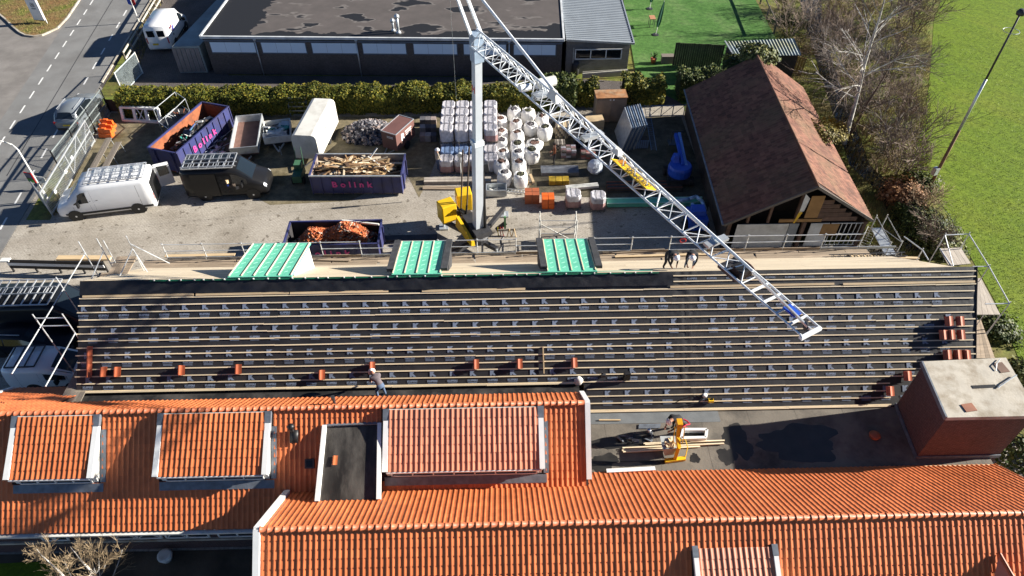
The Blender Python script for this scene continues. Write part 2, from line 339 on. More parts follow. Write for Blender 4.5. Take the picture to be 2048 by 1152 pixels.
# ================================================================ ROOF TILES
def tile_mesh(name, w_, ln, m, hump=.029, lift=.018):
    prof = [(0, .008), (.08, hump * .7), (.2, hump), (.34, hump * .8), (.46, .008), (.74, .0), (1.0, .007)]
    top = []; 
    for v, up in ((-.02, lift), (ln, 0)):
        for u, h in prof: top.append((u * w_, v, h + up))
    n = len(prof); fs = [(i, i + 1, n + i + 1, n + i) for i in range(n - 1)]
    fr = [(u * w_, -.02, h + lift) for u, h in prof] + [(u * w_, -.02, h + lift - .022) for u, h in prof]
    fs += [(2 * n + n + i, 2 * n + n + i + 1, 2 * n + i + 1, 2 * n + i) for i in range(n - 1)]
    mb = MB(); mb.add(top + fr, fs); return mb.mesh(name, m, True), np.array(top + fr), fs
class Tiles:
    def __init__(s): s.t = []
    def slope(s, o, u, v, width, length, par, tm, w_=.2, g_=.31, skip=None):
        o, u, v = Vector(o), Vector(u).normalized(), Vector(v).normalized(); nn = u.cross(v)
        nc = max(1, round(width / w_)); nr = max(1, round(length / g_)); wu, gv = width / nc, length / nr
        for r_ in range(nr):
            for c in range(nc):
                p = o + u * (c * wu) + v * (r_ * gv)
                if skip and skip(p + u * wu / 2 + v * gv / 2): continue
                s.t.append((p + nn * (.02 + rnd(-.003, .004)) + v * rnd(-.004, .004), u, v, nn, par, tm))
    def finish(s, rest_parent, limit=300, name='tile'):
        def key(t):
            x, y, z = PJ(t[0]); return (0 if (0 < x < 2048 and 0 < y < 1152 and z > 0) else 1, z)
        s.t.sort(key=key)
        for p, u, v, nn, par, tm in s.t[:limit]:
            M_ = Matrix((u, v, nn)).transposed().to_4x4(); M_.translation = p; obj(name, tm[0], par, True, M_)
        by = {}
        for t in s.t[limit:]: by.setdefault(t[5][0].name, []).append(t)
        for k, ts in by.items():
            base, fs = ts[0][5][1], np.array(ts[0][5][2]); A = np.array([[t[1], t[2], t[3]] for t in ts]); o = np.array([t[0] for t in ts])
            V = np.einsum('kj,njd->nkd', base, A) + o[:, None, :]; nb = len(base)
            F = (fs[None] + (np.arange(len(ts)) * nb)[:, None, None]).reshape(-1, 4)
            me = bpy.data.meshes.new('tile_field'); nV, nF = len(ts) * nb, len(F)
            me.vertices.add(nV); me.vertices.foreach_set('co', V.reshape(-1)); me.loops.add(nF * 4); me.loops.foreach_set('vertex_index', F.reshape(-1).astype(np.int32))
            me.polygons.add(nF); me.polygons.foreach_set('loop_start', np.arange(nF, dtype=np.int32) * 4)
            me.polygons.foreach_set('use_smooth', np.ones(nF, bool)); me.materials.append(bpy.data.materials[ts[0][5][0].materials[0].name]); me.update(calc_edges=True)
            tag(obj('tile_field', me, rest_parent), kind='stuff')
T_std = tile_mesh('tile', .205, .335, m_tile); T_glare = tile_mesh('tile_glare', .205, .335, m_tile_glare); T_old = tile_mesh('old_tile', .23, .33, m_oldtile, .022, .018)
def ridge_tiles(a, b, n, par, r_=.105, m=None, sag=0):
    a, b = Vector(a), Vector(b); d = (b - a) / n; dn = d.normalized(); sd = Vector((dn.y, -dn.x, 0)).normalized(); up = Vector((0, 0, 1)); mb = MB(); rings = []
    for t, k in ((0, 1.12), (.12, 1.12), (.13, 1.0), (1.04, .93)):
        rings.append([dn * (d.length * t) + sd * math.cos(R(an)) * r_ * k + up * (math.sin(R(an)) * r_ * k) for an in (-25, 10, 40, 70, 110, 140, 170, 205)])
    mb.loft(rings, cap=False, closed=False); me = mb.mesh('ridge_tile', m or m_ridge, True)
    for i in range(n): obj('ridge_tile', me, par, True, Matrix.Translation(a + d * i + Vector((0, 0, rnd(-.006, .006)))))
def board(mb, a, b, w_, t, mi=0, up=(0, 0, 1)): mb.bar(a, b, w_, t, up, mi)

# ================================================================ HOUSE WITH THE TILED DORMERS
m_brickred = brick_mat('red_brick', (.085, .036, .034), (.12, .047, .042), (.14, .11, .10), .21, .062, 'XZ', damt=.35)
m_brickside = brick_mat('red_brick_side', (.085, .036, .034), (.12, .047, .042), (.14, .11, .10), .21, .062, 'YZ', damt=.35)
LX0, LX1, LRY, LRZ, LS = -22.5, 3.3, 15.95, 5.5, .9
hl = E('tiled_house', 'orange tiled house with white edged dormers, left, in front of the black roof', 'house', (-12, 14, 0))
mb = MB(); mb.prism([(-22.2, 13.0), (-8.6, 13.0), (-8.6, 13.7), (3.2, 13.7), (3.2, 17.3), (-18.5, 17.3), (-18.5, 18.6), (-22.2, 18.6)], 0, 2.3); mb.build('wall', m_brickred, hl)
roofL = MB()
zl = lambda y: LRZ - abs(LRY - y) * LS
roofL.slab([(LX0, 12.65, zl(12.65)), (-8.3, 12.65, zl(12.65)), (-8.3, LRY, LRZ), (LX0, LRY, LRZ)], .12)
roofL.slab([(-8.3, 13.6, zl(13.6)), (LX1, 13.6, zl(13.6)), (LX1, LRY, LRZ), (-8.3, LRY, LRZ)], .12)
roofL.slab([(LX0, LRY, LRZ), (-18.5, LRY, LRZ), (-18.5, 19.9, zl(19.9)), (LX0, 19.9, zl(19.9))], .12)
roofL.slab([(-18.5, LRY, LRZ), (LX1, LRY, LRZ), (LX1, 17.35, zl(17.35)), (-18.5, 17.35, zl(17.35))], .12)
roofL.bx(-18.5, 3.2, 16.9, 17.3, 2.9, 4.05); roofL.prism([(3.18, 13.7), (3.26, 13.7), (3.26, 17.3), (3.18, 17.3)], 2.3, 3.5)
rl = roofL.build('roof', mat('roof_underlay', (.06, .035, .03), .8), hl)
DORM = [(-18.83, -15.51), (-13.27, -8.96), (-4.61, 1.58)]
FY, FZ = 13.86, 4.30
def inD(p):
    for a, b in DORM:
        if a - .05 < p.x < b + .05 and p.y > FY - .02 and p.y < LRY - .1: return True
    return -6.98 < p.x < -4.66 and p.y < 15.5
TL = Tiles(); vn = (0, 1, LS); vr = (0, -1, LS)
hyp = math.hypot(1, LS)
TL.slope((LX0, 12.6, zl(12.6)), (1, 0, 0), vn, -8.3 - LX0, (LRY - 12.6) * hyp, rl, T_std, skip=inD)
TL.slope((-8.3, 13.6, zl(13.6)), (1, 0, 0), vn, LX1 + 8.3 - .1, (LRY - 13.6) * hyp, rl, T_std, skip=inD)
TL.slope((-18.5, 19.95, zl(19.95)), (-1, 0, 0), vr, -18.5 - LX0, (19.95 - LRY) * hyp, rl, T_std)
TL.slope((LX1, 17.4, zl(17.4)), (-1, 0, 0), vr, LX1 + 18.5, (17.4 - LRY) * hyp, rl, T_std)
ridge_tiles((LX0, LRY, LRZ + .06), (LX1 - .1, LRY, LRZ + .06), 98, rl)
mb = MB(); mb.bar((LX1 + .02, 13.75, zl(13.75) + .08), (LX1 + .02, LRY, LRZ + .1), .2, .12); mb.bar((LX1 + .02, LRY, LRZ + .1), (LX1 + .02, 17.4, zl(17.4) + .08), .2, .12); mb.build('verge_board', m_white, hl)
mb = MB(); mb.bar((LX0 - .02, 12.65, zl(12.65) + .08), (LX0 - .02, LRY, LRZ + .1), .2, .12); mb.bar((LX0 - .02, LRY, LRZ + .1), (LX0 - .02, 19.9, zl(19.9) + .08), .2, .12); mb.build('verge_board', m_white, hl)
mb = MB(); mb.bx(LX0, -8.5, 12.44, 12.58, 2.33, 2.43); mb.build('gutter', m_whited, hl)
def window(par, o, u, wd, ht, cols=1, fr=.05, cross=0, m=None, dep=.04):
    o, u = Vector(o), Vector(u).normalized(); up = Vector((0, 0, 1)); n_ = u.cross(up)
    f = MB(); q = o + n_ * dep / 2
    for i in range(cols + 1): f.bar(q + u * (wd * i / cols), q + u * (wd * i / cols) + up * ht, fr, dep, n_)
    f.bar(q - u * fr / 2, q + u * (wd + fr / 2), dep, fr); f.bar(q + up * ht - u * fr / 2, q + up * ht + u * (wd + fr / 2), dep, fr)
    for k in range(cross):
        a = q + u * (wd * k / cols); b = q + u * (wd * (k + 1) / cols) + up * ht; f.bar(a, b, .03, dep, n_); f.bar(a + up * ht, b - up * ht, .03, dep, n_)
    fo = f.build('window', m or m_white, par)
    for i in range(cols):
        p = MB(); a = o + u * (wd * i / cols + fr / 2) + n_ * .008; b = o + u * (wd * (i + 1) / cols - fr / 2) + n_ * .008
        p.quad(a, b, b + up * ht, a + up * ht); p.build('pane', m_glass, fo)
    return fo
for (a, b), nw in zip(DORM, (4, 5, 7)):
    ds = (LRZ + .05 - FZ) / (LRY - .15 - FY); dv = (0, 1, ds); dl = (LRY - .15 - FY) * math.hypot(1, ds)
    zm = zl(FY)
    d = MB(); yb = LRY - .2
    for x0, x1 in ((a + .06, a + .16), (b - .16, b - .06)):   # cheeks
        d.add([(x0, FY + .2, zl(FY + .2)), (x1, FY + .2, zl(FY + .2)), (x1, FY + .2, FZ), (x0, FY + .2, FZ), (x0, yb, LRZ - .15), (x1, yb, LRZ - .15)], [(0, 1, 2, 3), (0, 3, 4), (1, 5, 2), (2, 5, 4, 3), (0, 4, 5, 1)])
    d.slab([(a, FY, FZ), (b, FY, FZ), (b, LRY - .12, LRZ + .06), (a, LRY - .12, LRZ + .06)], .1)
    d.bx(a + .1, b - .1, FY + .12, FY + .28, zm - .1, FZ - .05)
    do = d.build('dormer', m_whited, hl)
    TL.slope((a + .2, FY - .03, FZ + .03), (1, 0, 0), dv, b - a - .4, dl, do, T_glare if a > -6 else T_std)
    for x in (a + .1, b - .1):
        e = MB(); e.bar((x, FY - .06, FZ + .05), (x, LRY - .5, LRZ - .18), .2, .16, (0, 0, 1)); e.build('verge_board', m_white, do)
        e = MB(); e.bar((x, LRY - .5, LRZ - .17), (x, LRY - .12, LRZ + .08), .24, .15); e.build('lead_flashing', m_lead, do)
    e = MB(); e.bx(a + .15, b - .15, FY - .1, FY - .02, FZ - .05, FZ + .03); e.build('gutter', m_white, do)
    window(do, (a + .3, FY + .1, zm + .17), (1, 0, 0), b - a - .6, .40, nw)
    e = MB(); e.bar((a, FY - .06, zl(FY - .06) + .07), (b + .1, FY - .06, zl(FY - .06) + .07), .32, .03, (0, -LS, 1)); e.bar((b + .08, FY + .1, zl(FY + .1) + .06), (b + .08, LRY - .5, zl(LRY - .5) + .06), .2, .03, (0, -LS, 1)); e.build('lead_apron', m_lead, do)
# the flat felt covered dormer that runs across the valley
d = MB(); fa, fb, fc, fd = Vector((-6.96, 12.85, 4.0)), Vector((-4.68, 12.88, 4.0)), Vector((-4.79, 15.48, 5.08)), Vector((-6.92, 15.45, 5.05))
d.slab([fa, fb, fc, fd], .25); d.hexa([fa - Vector((0, 0, .9)), fb - Vector((0, 0, .9)), Vector((-4.75, 15.3, 4.4)), Vector((-6.92, 15.3, 4.4)), fa - Vector((0, 0, .26)), fb - Vector((0, 0, .26)), fc - Vector((0, .1, .3)), fd - Vector((0, .1, .3))])
m_felt = mat('felt_wet', (.034, .031, .028), .3, .4, 1.1, dirt=(.13, .12, .105), dirt_amt=.8, dirt_scale=.7, bump=.2, bscale=14, stretch=(1.6, .5, 1))  # the dirt colour here paints a brown-grey sheen on the wet felt
do = d.build('felt_dormer', m_felt, hl)
for p, q in ((fa, fd), (fb, fc)):
    e = MB(); e.bar(p + Vector((0, -.04, .05)), q + Vector((0, 0, .05)), .15, .2); e.build('verge_board', m_white, do)
e = MB(); e.bar(fd + Vector((0, .05, .06)), fc + Vector((0, .05, .06)), .2, .06); e.build('lead_flashing', m_lead, do)
t_ = tag(obj('loose_tile', T_std[0], None, True, Matrix.Translation((-6.52, 14.05, 4.55)) @ Matrix.Rotation(R(20), 4, 'X')), 'single orange tile lying on the felt dormer', 'roof tile')
TL.finish(rl)
# vent pipe with slate and skylight, low front windows
mb = MB(); q = PL(587, 868, LRY, LRZ, LS); mb.bar(q + Vector((-.1, -.15, .06)), q + Vector((.22, -.15, .06)), .5, .04, (0, -LS, 1)); mb.tube(q + Vector((0, 0, 0)), q + Vector((0, .02, .45)), .075, 10); mb.lathe([(.13, 0), (.13, .1), (.05, .16)], q + Vector((0, .02, .42)), 10); mb.build('roof_vent', m_black, hl, True)
mb = MB(); q = PL(620, 929, LRY, LRZ, LS); mb.box(q + Vector((0, 0, .06)), (.36, .36, .1), M=Matrix.Rotation(math.atan(LS), 3, 'X')); s_ = mb.build('skylight', m_steel, hl)
mb = MB(); mb.box(q + Vector((0, -.03, .11)), (.24, .24, .02), M=Matrix.Rotation(math.atan(LS), 3, 'X')); mb.build('pane', m_bluegl, s_)
mb = MB(); q = Vector((P(672, 805, 4.9).x, 16.5, 4.9)); mb.tube(q, q + Vector((0, 0, .55)), .06, 8); mb.tube(q + Vector((0, 0, .45)), q + Vector((0, 0, .62)), .085, 8); mb.build('flue_pipe', m_steel, hl)
for x, wd, cr, cols in ((-17.9, 1.0, 1, 2), (-15.1, 1.9, 2, 2), (-13.0, 1.7, 1, 2), (-10.9, 1.5, 0, 2)):
    window(hl, (x - .6, 12.98, 1.05), (1, 0, 0), wd, 1.0, cols, .07, min(cr, cols))
mb = MB(); mb.bx(-22.2, -8.6, 12.9, 12.99, .85, .97); mb.build('sill_band', m_conc, hl)

# ================================================================ FRONT HOUSE
FX0, FX1, FRY, FRZ, FS = -8.37, 20.4, 11.0, 5.5, .84
zf = lambda y: FRZ - abs(FRY - y) * FS
hf = E('tiled_house', 'long orange tiled roof of the nearest house with white gable edge, across the bottom', 'house', (5, 11, 0))
mb = MB(); mb.bx(FX0 + .25, FX1 - .2, 8.0, 14.2, 0, 2.3); mb.add([(FX0 + .25, 8.0, 2.3), (FX0 + .25, 14.2, 2.3), (FX0 + .25, 11, 5.2), (FX0 + .45, 8.0, 2.3), (FX0 + .45, 14.2, 2.3), (FX0 + .45, 11, 5.2)], [(0, 2, 1), (3, 4, 5), (0, 1, 4, 3), (1, 2, 5, 4), (2, 0, 3, 5)]); mb.build('wall', m_brickred, hf)
rf = MB(); rf.slab([(FX0, 7.3, zf(7.3)), (FX1, 7.3, zf(7.3)), (FX1, FRY, FRZ), (FX0, FRY, FRZ)], .12)
rf.slab([(FX0, FRY, FRZ), (3.35, FRY, FRZ), (3.35, 13.55, zf(13.55)), (FX0, 13.55, zf(13.55))], .12); rf.slab([(3.35, FRY, FRZ), (FX1, FRY, FRZ), (FX1, 14.6, zf(14.6)), (3.35, 14.6, zf(14.6))], .12)
rfo = rf.build('roof', bpy.data.materials['roof_underlay'], hf); TF = Tiles(); hyp = math.hypot(1, FS)
DF = (6.4, 9.24)
TF.slope((FX0 + .12, 7.4, zf(7.4)), (1, 0, 0), (0, 1, FS), FX1 - FX0 - .2, (FRY - 7.4) * hyp, rfo, T_std, skip=lambda p: (DF[0] - .02 < p.x < DF[1] + .02 and p.y < 10.3) or abs(p.x - 16.95) < (9.9 - p.y) * .42)
TF.slope((3.35, 13.6, zf(13.6)), (-1, 0, 0), (0, -1, FS), 3.35 - FX0 - .12, (13.6 - FRY) * hyp, rfo, T_std, skip=lambda p: -6.98 < p.x < -4.66 and p.y > 12.95)
TF.slope((FX1, 14.65, zf(14.65)), (-1, 0, 0), (0, -1, FS), FX1 - 3.35, (14.65 - FRY) * hyp, rfo, T_std)
ridge_tiles((FX0 + .1, FRY, FRZ + .06), (FX1, FRY, FRZ + .06), 110, rfo)
mb = MB(); mb.bar((FX0, 7.3, zf(7.3) + .09), (FX0, FRY, FRZ + .11), .22, .14); mb.bar((FX0, FRY, FRZ + .11), (FX0, 13.7, zf(13.7) + .09), .22, .14); mb.build('verge_board', m_white, hf)
a, b = DF; fy, fz = 8.6, 4.1
d = MB(); d.slab([(a, fy, fz), (b, fy, fz), (b, 10.25, 4.93), (a, 10.25, 4.93)], .1); d.bx(a + .08, b - .08, fy + .25, fy + .35, 3.3, fz - .05)
for x0 in (a + .05, b - .15): d.add([(x0, fy + .25, zf(fy + .25)), (x0 + .1, fy + .25, zf(fy + .25)), (x0 + .1, fy + .25, fz), (x0, fy + .25, fz), (x0, 10.2, 4.85), (x0 + .1, 10.2, 4.85)], [(0, 1, 2, 3), (0, 3, 4), (1, 5, 2), (2, 5, 4, 3), (0, 4, 5, 1)])
do = d.build('dormer', m_whited, hf)
TF.slope((a + .15, fy, fz + .04), (1, 0, 0), (0, 1.65, .83), b - a - .3, 1.85, do, T_glare)
for x in (a + .06, b - .06):
    e = MB(); e.bar((x, fy - .05, fz + .06), (x, 10.0, 4.87), .16, .16); e.build('verge_board', m_white, do)
    e = MB(); e.bar((x, 10.0, 4.88), (x, 10.35, 5.02), .2, .14); e.build('lead_flashing', m_lead, do)
pk = Vector((16.9, 9.95, 4.75)); pf = Vector((17.05, 8.2, 4.65)); d = MB()
d.slab([pk, Vector((16.0, 8.2, 3.75)), pf], .05); d.slab([pk, pf, Vector((18.0, 8.2, 3.75))], .05); do = d.build('small_dormer', m_tile_glare, hf)
e = MB(); e.tube(pk, pf, .07, 8); e.build('ridge_cap', m_ridge, do)
TF.finish(rfo)

# ================================================================ FLAT FELT ROOF BETWEEN THE HOUSES, BRICK SHAFT
m_flat = mat('felt_roof', (.165, .145, .118), .8, .15, .8, dirt=(.05, .045, .04), dirt_amt=.95, dirt_scale=.5, bump=.3, bscale=14)
fr = E('flat_roof_link', 'flat felt roof between the black roof and the nearest tiled roof, partly in shadow', 'flat roof', (12, 16, 0))
mb = MB(); mb.bx(3.4, 20.3, 14.3, 17.75, 0, 2.38); mb.build('wall', m_brickred, fr)
z = 2.40; xs = [3.36 + i * 1.06 for i in range(17)]
for i, (x0, x1) in enumerate(zip(xs[:-1], xs[1:])):
    mb = MB(); y1 = 17.78; zz = z + (.004 if i % 2 else .0); mb.slab([(x0, 14.45, zz), (x1 + .02, 14.45, zz), (x1 + .02, y1, zz + .0), (x0, y1, zz)], .02); mb.build('felt_sheet', m_flat, fr)
m_pud = mat('puddle', (.026, .024, .021), .35, .3, 2, spec=.6)
def puddle(px, py, rx, ry, sd, zz):
    random.seed(sd); c = P(px, py, 2.42); mb = MB(); n_ = 64; ph = [rnd(0, 6.28) for _ in range(4)]
    pts = [(c.x + math.cos(a) * rx * k, c.y + math.sin(a) * ry * k) for a, k in ((6.2832 * i / n_, 1 + .18 * math.sin(2 * 6.2832 * i / n_ + ph[0]) + .14 * math.sin(3 * 6.2832 * i / n_ + ph[1]) + .08 * math.sin(7 * 6.2832 * i / n_ + ph[2]) + .05 * math.sin(12 * 6.2832 * i / n_ + ph[3]) + rnd(-.03, .03)) for i in range(n_))]
    mb.prism(pts, 2.402, zz); mb.build('puddle', m_pud, fr)
puddle(1245, 884, 1.15, .38, 1, 2.408); puddle(1205, 925, .62, .4, 2, 2.4085); puddle(1390, 916, .17, .26, 3, 2.408); puddle(1455, 912, .35, .45, 4, 2.408); puddle(1475, 880, .6, .75, 5, 2.4082); puddle(1600, 885, 1.9, .8, 6, 2.4086); puddle(1310, 925, .5, .12, 8, 2.408)
random.seed(7)
mb = MB(); mb.slab([(3.36, 17.05, z + .012), (9.5, 17.05, z + .012), (9.5, 17.76, z + .016), (3.36, 17.76, z + .016)], .01); mb.build('grey_felt_strip', mat('new_felt', (.14, .15, .155), .8, .15, 2, bump=.2), fr)
mb = MB(); mb.bx(-18.45, 3.4, 17.31, 18.68, 2.6, 3.14); mb.build('valley_gutter', mat('gutter_felt', (.02, .02, .02), .35, .3, 1, dirt=(.13, .12, .11), dirt_amt=.6, dirt_scale=.6), fr)
sh = E('brick_shaft', 'square dark red brick shaft with stained concrete top, right edge', 'shaft', (19, 16.4, 2.4))
tA, tB, tC, tD = Vector((17.14, 14.98)), Vector((20.75, 14.98)), Vector((20.95, 17.86)), Vector((17.40, 17.74))
mb = MB(); mb.prism([(17.22, 15.06), (20.68, 15.06), (20.85, 17.78), (17.46, 17.68)], 0, 5.30); so_ = mb.build('wall', [m_brickred], sh)
so_.data.materials.append(m_brickside)
for p in so_.data.polygons:
    if abs(p.normal.x) > .8: p.material_index = 1
mb = MB(); mb.prism([tA, tB, tC, tD], 5.30, 5.5); mb.build('concrete_cap', m_conc, sh)
mb = MB(); mb.bar((17.11, 15.0, 5.42), (17.38, 17.74, 5.42), .07, .2); mb.build('lead_edge', m_lead, sh)
mb = MB(); mb.bar((17.18, 15.02, 2.52), (17.42, 17.72, 2.52), .04, .2); mb.bar((17.18, 15.02, 2.52), (20.7, 15.02, 2.52), .04, .2); mb.build('base_flashing', m_lead, sh)
h0 = P(1968, 773, 5.51); mb = MB(); mb.box(h0 + Vector((0, 0, -.001)), (.98, .15, .012), R(2)); mb.build('slot', m_black, sh)
h1 = P(1938, 815, 5.52); mb = MB(); mb.box(h1, (.46, .36, .03), R(8)); mb.build('hatch', mat('hatch_brown', (.28, .11, .06), .6), sh)
h1 = P(2003, 735, 5.515); mb = MB(); mb.box(h1, (.4, .5, .02), R(8)); mb.build('patch_plate', mat('brown_plate', (.16, .09, .06), .7, .3), sh)
mb = MB(); mb.path([P(1997, 735 + 6, 5.53) + Vector((-.1, 0, 0)), P(1993, 728, 5.6), P(2000, 718, 5.56)], .02); mb.path([P(1996, 775, 5.55), P(2010, 765, 5.6), P(2033, 750, 5.6)], .03); mb.build('conduit', m_galv, sh)
mb = MB(); mb.bx(17.3, 20.2, 14.56, 14.66, 2.42, 2.5); mb.build('eaves_batten', m_wood, fr)
# ================================================================ BUILDING UNDER RE-ROOFING (black membrane)
from mathutils import noise as mn
BY, BZ, BS = 22.4, 6.4, .84
_h = math.hypot(1, BS); CB, SB = 1 / _h, BS / _h
NB = Vector((0, -SB, CB))
def SP(x, s, n=0): return Vector((x, BY - s * CB, BZ - s * SB)) + NB * n
def onroof(px, py, n=0): return PL(px, py, BY, BZ, BS) + NB * n
def s_of(px, py): return (BY - PL(px, py, BY, BZ, BS).y) / CB
BX0, BXL, SL, SR = -18.62, 3.62, 4.95, 6.22
xr0, xr1 = PL(1956, 540, BY, BZ, BS).x, PL(1953, 705, BY, BZ, BS).x; sr1 = s_of(1953, 705)
def xr(s): return xr0 + (xr1 - xr0) * s / sr1
hb = E('roof_under_repair', 'long gabled building with black membrane and pale battens on its near slope', 'building', (1, 22, 0))
mb = MB(); mb.prism([(BX0 + .25, 18.75), (3.6, 18.75), (3.6, 17.85), (20.3, 17.85), (20.6, 26.2), (BX0 + .25, 26.2)], 0, 2.36); mb.build('wall', m_brickred, hb)
FSL = .76
def FZ_(y): return BZ - (y - BY) * FSL
mb = MB()
for x in (BX0 + .2, 20.2):
    yb, zb = (18.7, 2.36) if x < 0 else (17.8, 2.36)
    mb.add([(x, yb, zb), (x, 26.3, zb), (x, 26.3, FZ_(26.3) - .1), (x, BY, BZ - .1), (x, yb, BZ - (BY - yb) * BS - .1), (x + .2, yb, zb), (x + .2, 26.3, zb), (x + .2, 26.3, FZ_(26.3) - .1), (x + .2, BY, BZ - .1), (x + .2, yb, BZ - (BY - yb) * BS - .1)],
           [(0, 4, 3, 2, 1), (5, 6, 7, 8, 9), (0, 1, 6, 5), (1, 2, 7, 6), (2, 3, 8, 7), (3, 4, 9, 8), (4, 0, 5, 9)])
mb.build('gable_wall', m_brickside, hb)
def wr(x, s):
    d = .010 * mn.noise(Vector((x * .9, s * 1.6, 2))) + .006 * mn.noise(Vector((x * 3, s * 2.0, 5)))
    k = math.exp(-((x - 8.25) / .45) ** 2) + .35 * math.exp(-((x + 3.9) / .3) ** 2); d += .06 * k * mn.noise(Vector((x * 7, s * 1.6, 9)))
    if x > 12: d += .012 * mn.noise(Vector((x * 1.2 + s * 1.5, s * 2.5, 3)))
    return d
mb = MB()
def grid(mb, x0, x1, s0, s1, nx, ns, f, mi=0):
    vs = []; fs = []
    for j in range(ns + 1):
        s = s0 + (s1 - s0) * j / ns
        for i in range(nx + 1):
            xe = x1(s) if callable(x1) else x1; x = x0 + (xe - x0) * i / nx; vs.append(f(x, s))
    for j in range(ns):
        for i in range(nx): a = j * (nx + 1) + i; fs.append((a + nx + 1, a + nx + 2, a + 1, a))
    mb.add(vs, fs, mi)
f0 = lambda x, s: SP(x, s, wr(x, s))
grid(mb, BX0, BXL, 0, SL, 150, 30, f0); grid(mb, BXL, xr, 0, SR, 150, 40, f0)
mem = mb.build('membrane', m_membrane, hb, True)
mb = MB()   # underside deck so that the sheet has thickness
mb.slab([SP(BX0, SL, -.05), SP(BXL, SL, -.05), SP(BXL, 0, -.05), SP(BX0, 0, -.05)], .1); mb.slab([SP(BXL, SR, -.05), SP(20.2, SR, -.05), SP(20.6, 0, -.05), SP(BXL, 0, -.05)], .1); mb.build('roof_deck', m_wood, hb)
mb = MB(); x0 = xr(0); mb.slab([SP(xr(0) - .02, 0, .03), SP(xr(SR) - .02, SR, .03), SP(xr(SR) + .02, SR, -.5), SP(xr(0) + .02, 0, -.5)], .03); mb.build('membrane_side', m_flap, hb)
# printed lettering on the membrane
pm = MB()
per, row0 = 1.045, 1.20
for r_ in range(6):
    s = row0 + r_ * per
    if s > SR - .1: continue
    off = (.0, .45, .2, .3, .05, .5)[r_]
    x = BX0 + .2 + off
    while x < 20.4:
        lim = SL - .12 if x < BXL + .3 else SR - .12
        if x < xr(s) - .3 and abs(x - 8.25) > .35:
            if s < lim - .1: put_text(pm, 'K', .32, SP(x, s + .03, .019), (1, 0, 0), (0, CB, SB), 1, 0, .03)
            if s + .36 < lim:
                put_text(pm, 'KUIPERS', .115, SP(x, s + .36, .019), (1, 0, 0), (0, CB, SB), 1.06, 0, .007)
                for k in (0, 1): pm.bar(SP(x - .2, s + .45 + .05 * k, .018), SP(x + .2, s + .45 + .05 * k, .018), .022, .002, NB)
        x += .885
    s += 0
# the course whose print starts just below the ridge on the right
x = 8.6
while x < 20.6:
    put_text(pm, 'KUIPERS', .115, SP(x, .34, .019), (1, 0, 0), (0, CB, SB), 1.06, 0, .003); x += .885
pm.build('printed_lettering', m_print, hb)
# battens
def batten(x0, x1, s, w_=.05, h=.02, m=None, n0=.02):
    x = x0; first = True
    while x < x1 - .05:
        e = min(x1, x + rnd(3.9, 4.9))
        if x1 - e < .7: e = x1
        mb = MB(); dj = rnd(-.012, .012); mb.bar(SP(x + .004, s + dj, n0 + h / 2), SP(e - .004, s + rnd(-.012, .012), n0 + h / 2), w_, h, NB); mb.build('batten', m or m_batten, hb); x = e
S0, G = .79, .3125
for k in range(-2, 19):
    s = S0 + k * G
    if s < 0: continue
    if k < 0: batten(7.75, xr(s) - .1, s + .02 - .05 * (k == -1) + .02 * (k == -2)); continue
    if s < SL - .05: batten(BX0 - .04 * (k % 3), (xr(s) - rnd(.05, .25)), s)
    elif s < SR: batten(BXL + .1, min(xr(s) - .1, 17.25 if s > 4.4 else 99), s)
batten(BX0, BXL - .2, SL - .06, .075, .05); batten(BXL + .1, 17.2, SR - .06, .06, .045)
for x0, x1 in ((BX0 + .15, -13.6), (-13.5, -9.4), (-9.35, -5.0), (-3.5, 1.1), (7.6, 15.0), (15.4, xr(.7) - .15)):
    mb = MB(); mb.bar(SP(x0, .70, .045), SP(x1, .68, .045), .10, .035, NB); mb.build('ridge_board', m_wood, hb)
mb = MB(); q = onroof(1086, 700, .07); mb.bar(onroof(1086, 693, .07), onroof(1088, 747, .07), .05, .035, NB); tag(mb.build('loose_batten', m_wood), 'loose batten lying up the slope across four others', 'batten')
# loose folded membrane along the ridge, green tape strip, white clips
mb = MB(); ff = lambda x, s: SP(x, s, .05 + .11 * abs(mn.noise(Vector((x * 1.3 + s * 1.6, s * 1.9, 1)))) ** 1.3 + .03 * mn.noise(Vector((x * 3.2 - s * 3, s * 2.4, 4))))
grid(mb, BX0 + .02, 7.72, .02, .63, 170, 8, ff); mb.build('ridge_flap', m_flap, hb, True)
mb = MB(); mb.bar(SP(-15.5, .05, .11), SP(7.1, .05, .11), .07, .03, NB); gs = mb.build('green_ridge_strip', mat('green_strip', (.01, .11, .06), .5), hb)
mb = MB(); mb.bar(SP(-3, -.05, .13), SP(6.8, -.05, .13), .03, .03, NB); mb.build('green_ridge_strip', m_green, hb)
x = -15.3
while x < 7: mb = MB(); mb.box(SP(x, .04, .14), (.05, .05, .05)); mb.build('clip', m_white, gs); x += rnd(.4, .75)
# far slope: pale boarding
m_board = mat('pale_boarding', (.60, .50, .36), .75, .12, 2, stretch=(.4, 5, 5), island=.1)
y = BY + .05; i = 0
while y < 26.2:
    xa, xb = BX0 + .05, 20.6
    x = xa
    while x < xb:
        e = min(xb, x + rnd(3, 6)); mb = MB(); mb.slab([(x + .005, y, FZ_(y)), (e - .005, y, FZ_(y)), (e - .005, y + .36, FZ_(y + .36)), (x + .005, y + .36, FZ_(y + .36))], .04); mb.build('roof_board', m_board, hb); x = e
    y += .37
